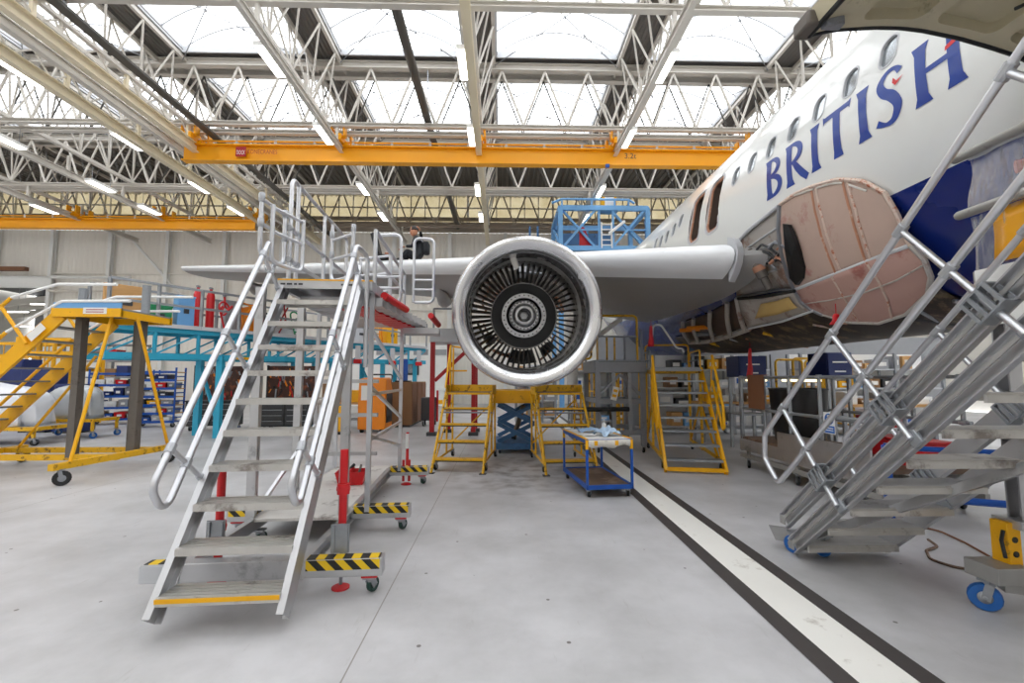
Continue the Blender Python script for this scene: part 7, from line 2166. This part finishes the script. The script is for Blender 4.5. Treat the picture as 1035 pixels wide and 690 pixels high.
# ------------------------------------------------------------------ navy cabinets and racks under the fuselage
for i, (xp, Y, w_, zt_, zb_) in enumerate(((761, 10.6, 0.66, 2.2, 1.70), (849, 9.6, 0.56, 2.22, 1.66))):
    c = at(xp, 378, Y=Y)
    t = thing('equipment_cabinet', ['navy cabinet with white lettering bars under the stripped belly, left one', 'navy cabinet with white lettering bars behind the stair handrail, right one'][i], 'cabinet', (c.x, Y, 0))
    MB().bb((c.x - w_ / 2, Y, zb_), (c.x + w_ / 2, Y + 0.6, zt_)).build('carcass', M['blue_dark'], t, smooth=False, bevel=0.01)
    d_ = MB().bb((c.x - w_ / 2 + 0.02, Y - 0.018, zb_ + 0.02), (c.x + w_ / 2 - 0.02, Y, zt_ - 0.02)).build('door', M['blue_dark'], t, bevel=0.005)
    for z, ww in ((zt_ - 0.22, 0.16), (zt_ - 0.42, 0.12)):
        MB().bb((c.x - ww, Y - 0.022, z), (c.x + ww, Y - 0.018, z + 0.03)).build('marking_bar', M['white'], d_, smooth=False)
    for sx in (-1, 1):
        for yy in (Y + 0.06, Y + 0.54):
            MB().beam((c.x + sx * (w_ / 2 - 0.05), yy, 0), (c.x + sx * (w_ / 2 - 0.05), yy, zb_), 0.06).build('leg', M['galv'], t, smooth=False)
    MB().bb((c.x - w_ / 2, Y, 0.8), (c.x + w_ / 2, Y + 0.6, 0.84)).build('shelf', M['galv'], t, smooth=False)
cols = [('white', 'white'), ('grey', 'grey'), ('card', 'brown'), ('red', 'red'), ('lightgrey', 'pale grey'), ('dark', 'black'), ('blue_dock', 'pale blue'), ('white', 'white'), ('yellow', 'yellow'), ('white', 'white'), ('wood', 'tan')]
od_ = ['first', 'second', 'third', 'fourth', 'fifth', 'sixth', 'seventh', 'eighth', 'ninth', 'tenth', 'eleventh', 'twelfth']
fl_ = ['lowest', 'second', 'third', 'top']
def big_rack(x0, x1, Y, label, where, seed, H=2.4, mat='galv'):
    t = thing('storage_rack', label, 'rack', ((x0 + x1) / 2, Y, 0))
    k = x0
    while k <= x1 + 0.01:
        for sy in (0, 0.6):
            MB().beam((k, Y + sy, 0), (k, Y + sy, H), 0.07).build('upright', M[mat], t, smooth=False)
        k += (x1 - x0) / 3
    zs = [0.25, 0.85, 1.4, 1.95]
    for z in zs:
        MB().bb((x0, Y, z - 0.04), (x1, Y + 0.6, z)).build('shelf', M['lightgrey'], t, smooth=False)
    MB().bb((x0, Y + 0.6, 0.1), (x1, Y + 0.63, H)).build('back_panel', M['white'], t, smooth=False)
    rr = random.Random(seed)
    for i, z in enumerate(zs):
        x = x0 + 0.1; q = 0
        while x < x1 - 0.3 and q < 12:
            w_ = rr.uniform(0.2, 0.5); h_ = rr.uniform(0.15, 0.42); m_, nm = rr.choice(cols)
            if rr.random() < 0.85:
                b = thing('storage_box', '%s box, %s along the %s shelf of %s' % (nm, od_[q], fl_[i], where), 'box', (x + w_ / 2, Y + 0.3, z), group='boxes on ' + where)
                MB().bb((x, Y + 0.06, z + 0.003), (x + w_, Y + 0.5, z + h_)).build('box_body', M[m_], b, bevel=0.012)
                MB().bb((x + w_ * 0.2, Y + 0.052, z + h_ * 0.3), (x + w_ * 0.8, Y + 0.06, z + h_ * 0.7)).build('label_card', M['paper'] if m_ != 'white' else M['blue'], b, smooth=False)
                q += 1
            x += w_ + rr.uniform(0.03, 0.12)
big_rack(4.6, 8.2, 13.6, 'grey steel rack crowded with boxes behind the low platform', 'the rack behind the low platform', 5)
big_rack(8.7, 12.9, 13.0, 'grey steel rack crowded with boxes behind the stairs at right', 'the rack behind the right stairs', 6)
big_rack(2.4, 4.5, 15.5, 'narrow grey rack behind the yellow stairs with grey treads', 'the narrow rack behind the yellow stairs', 9, 2.1)
big_rack(0.6, 2.1, 17.5, 'narrow grey rack seen under the engine, far behind the blue lift', 'the far rack under the engine', 12, 1.9)
# yellow hooped trestles between the cabinets
for i, (x, Y) in enumerate(((7.45, 10.9), (8.5, 11.3), (3.0, 12.9), (3.9, 13.2))):
    t = thing('trestle', ['yellow hooped trestle right of the left navy cabinet', 'yellow hooped trestle beside the right navy cabinet', 'yellow hooped trestle behind the grey access tower', 'yellow hooped trestle behind the yellow stairs'][i], 'trestle', (x, Y, 0), group='yellow hooped trestles')
    for dy in (0, 0.7):
        MB().tube(fillet([(x - 0.35, Y + dy, 0), (x - 0.35, Y + dy, 2.15), (x + 0.35, Y + dy, 2.15), (x + 0.35, Y + dy, 0)], 0.1), 0.03, 8).build('hoop', M['yellow_worn'], t)
    for z in (0.5, 1.3):
        for sx in (-0.35, 0.35):
            MB().tube([(x + sx, Y, z), (x + sx, Y + 0.7, z)], 0.022, 6).build('spreader', M['yellow_worn'], t)
# work benches with vices and clutter
for i, (x0, x1, Y) in enumerate(((5.2, 7.4, 11.8), (7.9, 10.2, 10.4))):
    t = thing('work_bench', ['wood-topped bench behind the black waste bin', 'wood-topped bench behind the right stair handrail'][i], 'bench', (x0, Y, 0))
    MB().bb((x0, Y, 1.0), (x1, Y + 0.7, 1.06)).build('bench_top', M['wood'], t, smooth=False)
    MB().bb((x0 + 0.05, Y + 0.05, 0.35), (x1 - 0.05, Y + 0.65, 0.39)).build('lower_shelf', M['galv'], t, smooth=False)
    for x in (x0 + 0.08, x1 - 0.08):
        for y in (Y + 0.08, Y + 0.62):
            MB().beam((x, y, 0), (x, y, 1.0), 0.07).build('leg', M['steel'], t, smooth=False)
    rr = random.Random(30 + i)
    x = x0 + 0.15; q = 0
    while x < x1 - 0.3:
        m_, nm = rr.choice(cols); w_ = rr.uniform(0.18, 0.4); h_ = rr.uniform(0.1, 0.35)
        b = thing('parts_tray', '%s tray, %s from the left on %s' % (nm, od_[q], ['the bench behind the waste bin', 'the bench behind the handrail'][i]), 'tray', (x + w_ / 2, Y + 0.3, 1.06), group='trays on the benches')
        MB().bb((x, Y + 0.1, 1.063), (x + w_, Y + 0.5, 1.06 + h_)).build('tray_body', M[m_], b, bevel=0.012)
        MB().bb((x + 0.02, Y + 0.09, 1.06 + h_ * 0.4), (x + w_ - 0.02, Y + 0.1, 1.06 + h_ * 0.7)).build('label_card', M['paper'], b, smooth=False)
        x += w_ + 0.08; q += 1
# white wall panels with windows behind the racks at right
for i, (x0, x1) in enumerate(((3.5, 9.0), (9.2, 16.5))):
    s_ = structure(MB().bb((x0, 16.2 + i * 0.4, 0), (x1, 16.3 + i * 0.4, 3.2)).build('wall_screen_%d' % (i + 1), M['grey'], smooth=False))
# blue tail dock far behind the engine
td = thing('tail_dock', 'pale blue steel dock tower rising behind the wing, right of the engine', 'platform', (5.0, 22, 0))
tx0, tx1, ty0, ty1 = 2.95, 7.32, 22.0, 25.0
zb, zt2 = 8.1, 10.15
for x in (tx0, tx1):
    for y in (ty0, ty1):
        MB().beam((x, y, zb - 0.1), (x, y, zt2), 0.22).build('post', M['blue_dock'], td, smooth=False)
        xo = x if x == tx0 else x + 0.75
        MB().beam((xo, y, 0), (xo, y, zb - 0.1), 0.22).build('leg', M['blue_dock'], td, smooth=False)
        if xo != x:
            MB().beam((x - 0.1, y, zb), (xo + 0.11, y, zb), 0.18).build('outrigger', M['blue_dock'], td, smooth=False)
for y in (ty0, ty1):
    for z in (zb, zt2):
        MB().beam((tx0, y, z), (tx1, y, z), 0.2, 0.24).build('beam', M['blue_dock'], td, smooth=False)
    for a, b in ((tx0 + 0.15, tx0 + 1.75), (tx1 - 1.75, tx1 - 0.15)):
        MB().beam((a, y, zb + 0.1), (b, y, zt2 - 0.1), 0.11).build('cross_brace', M['blue_dock'], td, smooth=False)
        MB().beam((a, y + 0.12, zt2 - 0.1), (b, y + 0.12, zb + 0.1), 0.11).build('cross_brace', M['blue_dock'], td, smooth=False)
    MB().beam(((tx0 + tx1) / 2 - 0.25, y, zb), ((tx0 + tx1) / 2 - 0.25, y, zt2), 0.1).build('upright', M['blue_dock'], td, smooth=False)
    MB().beam(((tx0 + tx1) / 2 + 0.45, y, zb), ((tx0 + tx1) / 2 + 0.45, y, zt2), 0.1).build('upright', M['blue_dock'], td, smooth=False)
    MB().beam((tx0, y, zb + 0.95), (tx1, y, zb + 0.95), 0.07).build('guard_rail', M['blue_dock'], td, smooth=False)
for x in (tx0, tx1):
    for z in (zb, zt2):
        MB().beam((x, ty0, z), (x, ty1, z), 0.2, 0.24).build('beam', M['blue_dock'], td, smooth=False)
    MB().beam((x, ty0, zb + 0.1), (x, ty1, zt2 - 0.1), 0.11).build('cross_brace', M['blue_dock'], td, smooth=False)
MB().bb((tx0, ty0, zt2 + 0.06), (tx1, ty1, zt2 + 0.12)).build('roof_sheet', M['blue_dock'], td, smooth=False) if False else None
MB().bb((5.0, 22.0, zt2 + 0.06), (6.0, 23.0, zt2 + 0.12)).build('box_tray', M['blue_dock'], td, smooth=False)
MB().bb((tx0, ty0, zb - 0.02), (tx1, ty1, zb + 0.06)).build('deck', M['galv'], td, smooth=False)
MB().bb((tx0 + 0.4, ty1 - 0.3, zb + 1.0), (tx1 - 1.2, ty1 - 0.2, zt2 - 0.4)).build('back_panel', M['blue_lift'], td, smooth=False)
for x in (tx0 + 0.1, tx0 + 1.6, tx1 - 1.6, tx1 - 0.9):
    MB().beam((x, ty0 + 0.1, zt2), (x, ty0 + 0.1, zt2 + 0.5), 0.08).build('guard_post', M['blue_dock'], td, smooth=False)
MB().tube(fillet([(tx0 - 0.4, ty0 + 0.1, zt2 + 0.3), (tx0 + 0.1, ty0 + 0.1, zt2 + 0.5), (tx1 - 0.9, ty0 + 0.1, zt2 + 0.5), (tx1 - 0.6, ty0 + 0.1, zt2 + 0.3)], 0.1), 0.06, 8).build('guard_rail', M['blue_dock'], td)
ld = MB()
lx = (tx0 + tx1) / 2 + 0.1
for s in (-0.25, 0.25):
    ld.beam((lx + s, ty0 - 0.1, zb), (lx + s, ty0 - 0.1, zb + 1.3), 0.06)
for k in range(5):
    ld.beam((lx - 0.25, ty0 - 0.1, zb + 0.15 + k * 0.26), (lx + 0.25, ty0 - 0.1, zb + 0.15 + k * 0.26), 0.05)
ld.build('ladder', M['white'], td, smooth=False)
MB().tube([(lx + 0.1, ty0 - 0.15, zb + 0.7), (lx + 0.9, ty0 - 0.15, zb + 1.35)], 0.07, 8).build('tube', M['white'], td)
MB().prism([(0, 0), (0.7, 0), (0.25, 1.1), (0.0, 1.2)], (tx0 + 1.0, ty0 + 0.4, zb + 0.06), (1, 0, 0), (0, 0, 1), 0.1).build('red_screen', M['red'], td, smooth=False)
cb = thing('control_box', 'white and yellow box standing on top of the pale blue dock tower', 'box', (5.5, 22.5, zt2 + 0.12))
MB().bb((5.2, 22.3, zt2 + 0.125), (5.8, 22.8, zt2 + 0.7)).build('box_body', M['white'], cb, bevel=0.02)
for x in (5.2, 5.8):
    MB().bb((x - 0.06, 22.28, zt2 + 0.125), (x + 0.06, 22.82, zt2 + 0.72)).build('corner', M['yellow'], cb, smooth=False)
MB().bb((tx0 - 1.6, ty0 + 0.2, zb + 0.1), (tx0, ty0 + 0.9, zb + 0.35)).build('side_stage', M['blue_dock'], td, smooth=False)
for x in (tx0 - 1.5, tx0 - 1.1):
    MB().beam((x, ty0 + 0.3, zb + 0.3), (x, ty0 + 0.3, zb + 1.2), 0.1).build('guard_post', M['blue_lift'], td, smooth=False)

# ------------------------------------------------------------------ mechanic sitting on the wing, and the open case
def skin_chain(nodes, edges, name, mat, parent=None, sub=2):
    """nodes: (x, y, z, radius[, radius2]); one smooth surface grown along the joints"""
    me = bpy.data.meshes.new(name)
    w = WORLD.get(root_of(parent).name) if parent is not None else None
    off = w if w is not None else V((0, 0, 0))
    me.from_pydata([tuple(V(n[:3]) - off) for n in nodes], edges, [])
    o = bpy.data.objects.new(name, me); COL.objects.link(o)
    sk_ = o.modifiers.new('skin', 'SKIN'); sk_.use_smooth_shade = True
    sv = me.skin_vertices[0].data
    for i, n in enumerate(nodes):
        r = n[3]; r2 = n[4] if len(n) > 4 else r
        sv[i].radius = (r, r2); sv[i].use_root = (i == 0)
    ss_ = o.modifiers.new('sub', 'SUBSURF'); ss_.levels = ss_.render_levels = sub
    dg = bpy.context.evaluated_depsgraph_get(); dg.update()
    m2 = bpy.data.meshes.new_from_object(o.evaluated_get(dg))
    m2.name = name
    bpy.data.objects.remove(o)
    m2.materials.clear(); m2.materials.append(mat)
    m2.polygons.foreach_set('use_smooth', [True] * len(m2.polygons))
    o = bpy.data.objects.new(name, m2); COL.objects.link(o)
    if parent is not None: adopt(o, parent)
    return o
def wing_top(x, y):
    """height of the wing's upper skin"""
    c = chord(x); inc = math.radians(3.5 - 3.0 * (4.8 - x) / 15.3)
    best = None
    st_ = station(x, back=0.12)
    m = 0
    up_ = st_[:23]
    for p, q in zip(up_[:-1], up_[1:]):
        lo_, hi_ = min(p.y, q.y), max(p.y, q.y)
        if lo_ <= y <= hi_ and hi_ > lo_:
            f = (y - p.y) / (q.y - p.y); return p.z + (q.z - p.z) * f
    return st_[22].z
PYY = 11.15
pc = at(420, 258, Y=PYY); hx = pc.x + 0.08
zw = wing_top(hx, PYY) + 0.05
per = thing('person', 'person in black work clothes sitting on the wing, one hand raised to the head', 'person', (hx, PYY, zw))
P = lambda x, y, z: (hx + x, PYY + y, zw + z)
# body: seated facing left (towards the open case), knees drawn up
nd = [P(0.02, 0, 0.12) + (0.155, 0.15), P(0.03, 0, 0.30) + (0.14, 0.16), P(-0.01, 0, 0.48) + (0.15, 0.18), P(-0.05, 0, 0.58) + (0.10, 0.15), P(-0.08, 0, 0.65) + (0.055,), P(-0.10, 0, 0.69) + (0.05,),
      P(-0.06, -0.11, 0.12) + (0.10,), P(-0.27, -0.16, 0.27) + (0.072,), P(-0.36, -0.16, 0.07) + (0.055,),
      P(-0.06, 0.11, 0.12) + (0.10,), P(-0.30, 0.17, 0.24) + (0.072,), P(-0.40, 0.17, 0.07) + (0.055,),
      P(-0.05, -0.20, 0.56) + (0.06,), P(-0.10, -0.28, 0.34) + (0.046,), P(-0.28, -0.20, 0.36) + (0.036,),
      P(-0.03, 0.20, 0.56) + (0.06,), P(0.02, 0.30, 0.66) + (0.046,), P(0.0, 0.16, 0.86) + (0.036,)]
ed = [(0, 1), (1, 2), (2, 3), (3, 4), (4, 5), (0, 6), (6, 7), (7, 8), (0, 9), (9, 10), (10, 11), (3, 12), (12, 13), (13, 14), (3, 15), (15, 16), (16, 17)]
body = skin_chain(nd, ed, 'body', M['black_cloth'], per)
# head with face, turned left
hd = MB()
hc = V(P(-0.13, 0, 0.80))
rings = []
for i in range(13):
    f = i / 12; zz = -0.125 + 0.25 * f
    w_ = math.sqrt(max(0.002, 1 - ((f - 0.55) / 0.56) ** 2)) if f > 0.01 else 0.25
    ring_ = []
    for k in range(20):
        a = 2 * PI * k / 20
        ca, sa = math.cos(a), math.sin(a)
        rx, ry = 0.098 * w_, 0.076 * w_
        x = -ca * rx; y = sa * ry
        if ca > 0.8:      # face side points left (-x)
            if 0.36 < f < 0.52: x -= 0.022 * (1 - abs(f - 0.42) / 0.1) * (ca - 0.8) / 0.2
            if 0.50 < f < 0.62: x += 0.008
            if 0.22 < f < 0.30: x -= 0.006
            if f < 0.16: x -= 0.010
        ring_.append(hc + V((x, y, zz)))
    rings.append(ring_)
h_ = MB().grid(rings, closed_u=True)
h_.f.append(list(range(19, -1, -1))); h_.m.append(0); h_.f.append([12 * 20 + k for k in range(20)]); h_.m.append(0)
hd = h_.build('head', M['skin'], per, subsurf=1)
for s in (-1, 1):
    MB().sphere(hc + V((0.012, s * 0.076, 0.0)), 0.03, 8, 6, (0.7, 0.35, 1.1)).build('ear', M['skin'], hd)
    MB().sphere(hc + V((-0.088, s * 0.03, 0.02)), 0.012, 8, 6).build('eye', M['black'], hd)
MB().tube([hc + V((-0.096, -0.022, -0.055)), hc + V((-0.101, 0, -0.057)), hc + V((-0.096, 0.022, -0.055))], 0.006, 6).build('mouth', M['red_dark'], hd)
hr = []
for i in range(8):
    f = i / 7; el = math.radians(5 + 85 * f)
    hr.append([hc + V((-(0.106 * math.cos(el)) * math.cos(a) * (1 if math.cos(a) < 0.55 or f > 0.45 else 0.82) + 0.008, 0.084 * math.cos(el) * math.sin(a), 0.01 + 0.128 * math.sin(el))) for a in [2 * PI * k / 20 for k in range(20)]])
MB().grid(hr, closed_u=True).build('hair', M['hair'], per, solid=0.012)
def hand(c, d, n_, name='hand'):
    """palm, four unequal bent fingers and a thumb"""
    c, d, n_ = V(c), V(d).normalized(), V(n_).normalized()
    s = d.cross(n_).normalized()
    nodes = [tuple(c) + (0.026, 0.016), tuple(c + d * 0.05) + (0.036, 0.015), tuple(c + d * 0.085) + (0.038, 0.013)]
    edges = [(0, 1), (1, 2)]
    o = skin_chain(nodes, edges, name, M['skin'], per, 1)
    for k, (ln, q) in enumerate(((0.07, -0.028), (0.08, -0.009), (0.075, 0.010), (0.058, 0.028))):
        a = c + d * 0.08 + s * q
        b = a + d * ln * 0.5 - n_ * 0.006; e = b + d * ln * 0.36 - n_ * 0.02; g = e + d * ln * 0.2 - n_ * 0.02
        MB().tube([a, b, e, g], 0.009, 8, radii=[0.0098, 0.0092, 0.008, 0.006]).build('finger', M['skin'], o)
    a = c + d * 0.03 - s * 0.03
    MB().tube([a, a - s * 0.03 + d * 0.03, a - s * 0.036 + d * 0.062 - n_ * 0.01], 0.01, 8, radii=[0.013, 0.011, 0.008]).build('thumb', M['skin'], o)
hand(P(-0.30, -0.19, 0.355), (-1, 0.1, -0.25), (0, 0, 1))
hand(P(0.0, 0.155, 0.87), (-0.45, -0.35, 0.6), (0.5, -0.5, 0.4))
for y in (-0.16, 0.17):
    MB().tube([P(-0.36, y, 0.05), P(-0.41, y, 0.045), P(-0.54, y, 0.035)], 0.05, 10, radii=[0.05, 0.05, 0.035]).build('boot', M['black'], per)
MB().bb(P(0.10, -0.15, 0.22), P(0.26, 0.15, 0.52)).build('back_pack', M['black_cloth'], per, bevel=0.05)
for y in (-0.1, 0.1):
    MB().tube([P(0.12, y, 0.5), P(0.0, y * 1.2, 0.61), P(-0.13, y, 0.52), P(-0.12, y, 0.3)], 0.014, 6).build('strap', M['grey'], per)
cx_ = at(390, 260, Y=10.95)
zc_ = wing_top(cx_.x, 10.95) + 0.075
cs = thing('tool_case', 'open black case standing on the wing in front of the sitting person', 'case', (cx_.x, 10.95, zc_))
Q = lambda x, y, z: (cx_.x + x, 10.95 + y, zc_ + z)
MB().bb(Q(-0.15, -0.2, 0.0), Q(0.2, 0.2, 0.10)).build('case_base', M['black'], cs, bevel=0.02)
MB().ext([(-0.2, -0.045), (0.2, -0.045), (0.2, 0.045), (-0.2, 0.045)], Q(-0.16, 0, 0.11), Q(-0.30, 0, 0.62), up=(1, 0, 0)).build('case_lid', M['black'], cs, bevel=0.02)
MB().bb(Q(0.0, -0.14, 0.10), Q(0.16, 0.1, 0.15)).build('tool_insert', M['skin'], cs, bevel=0.01)
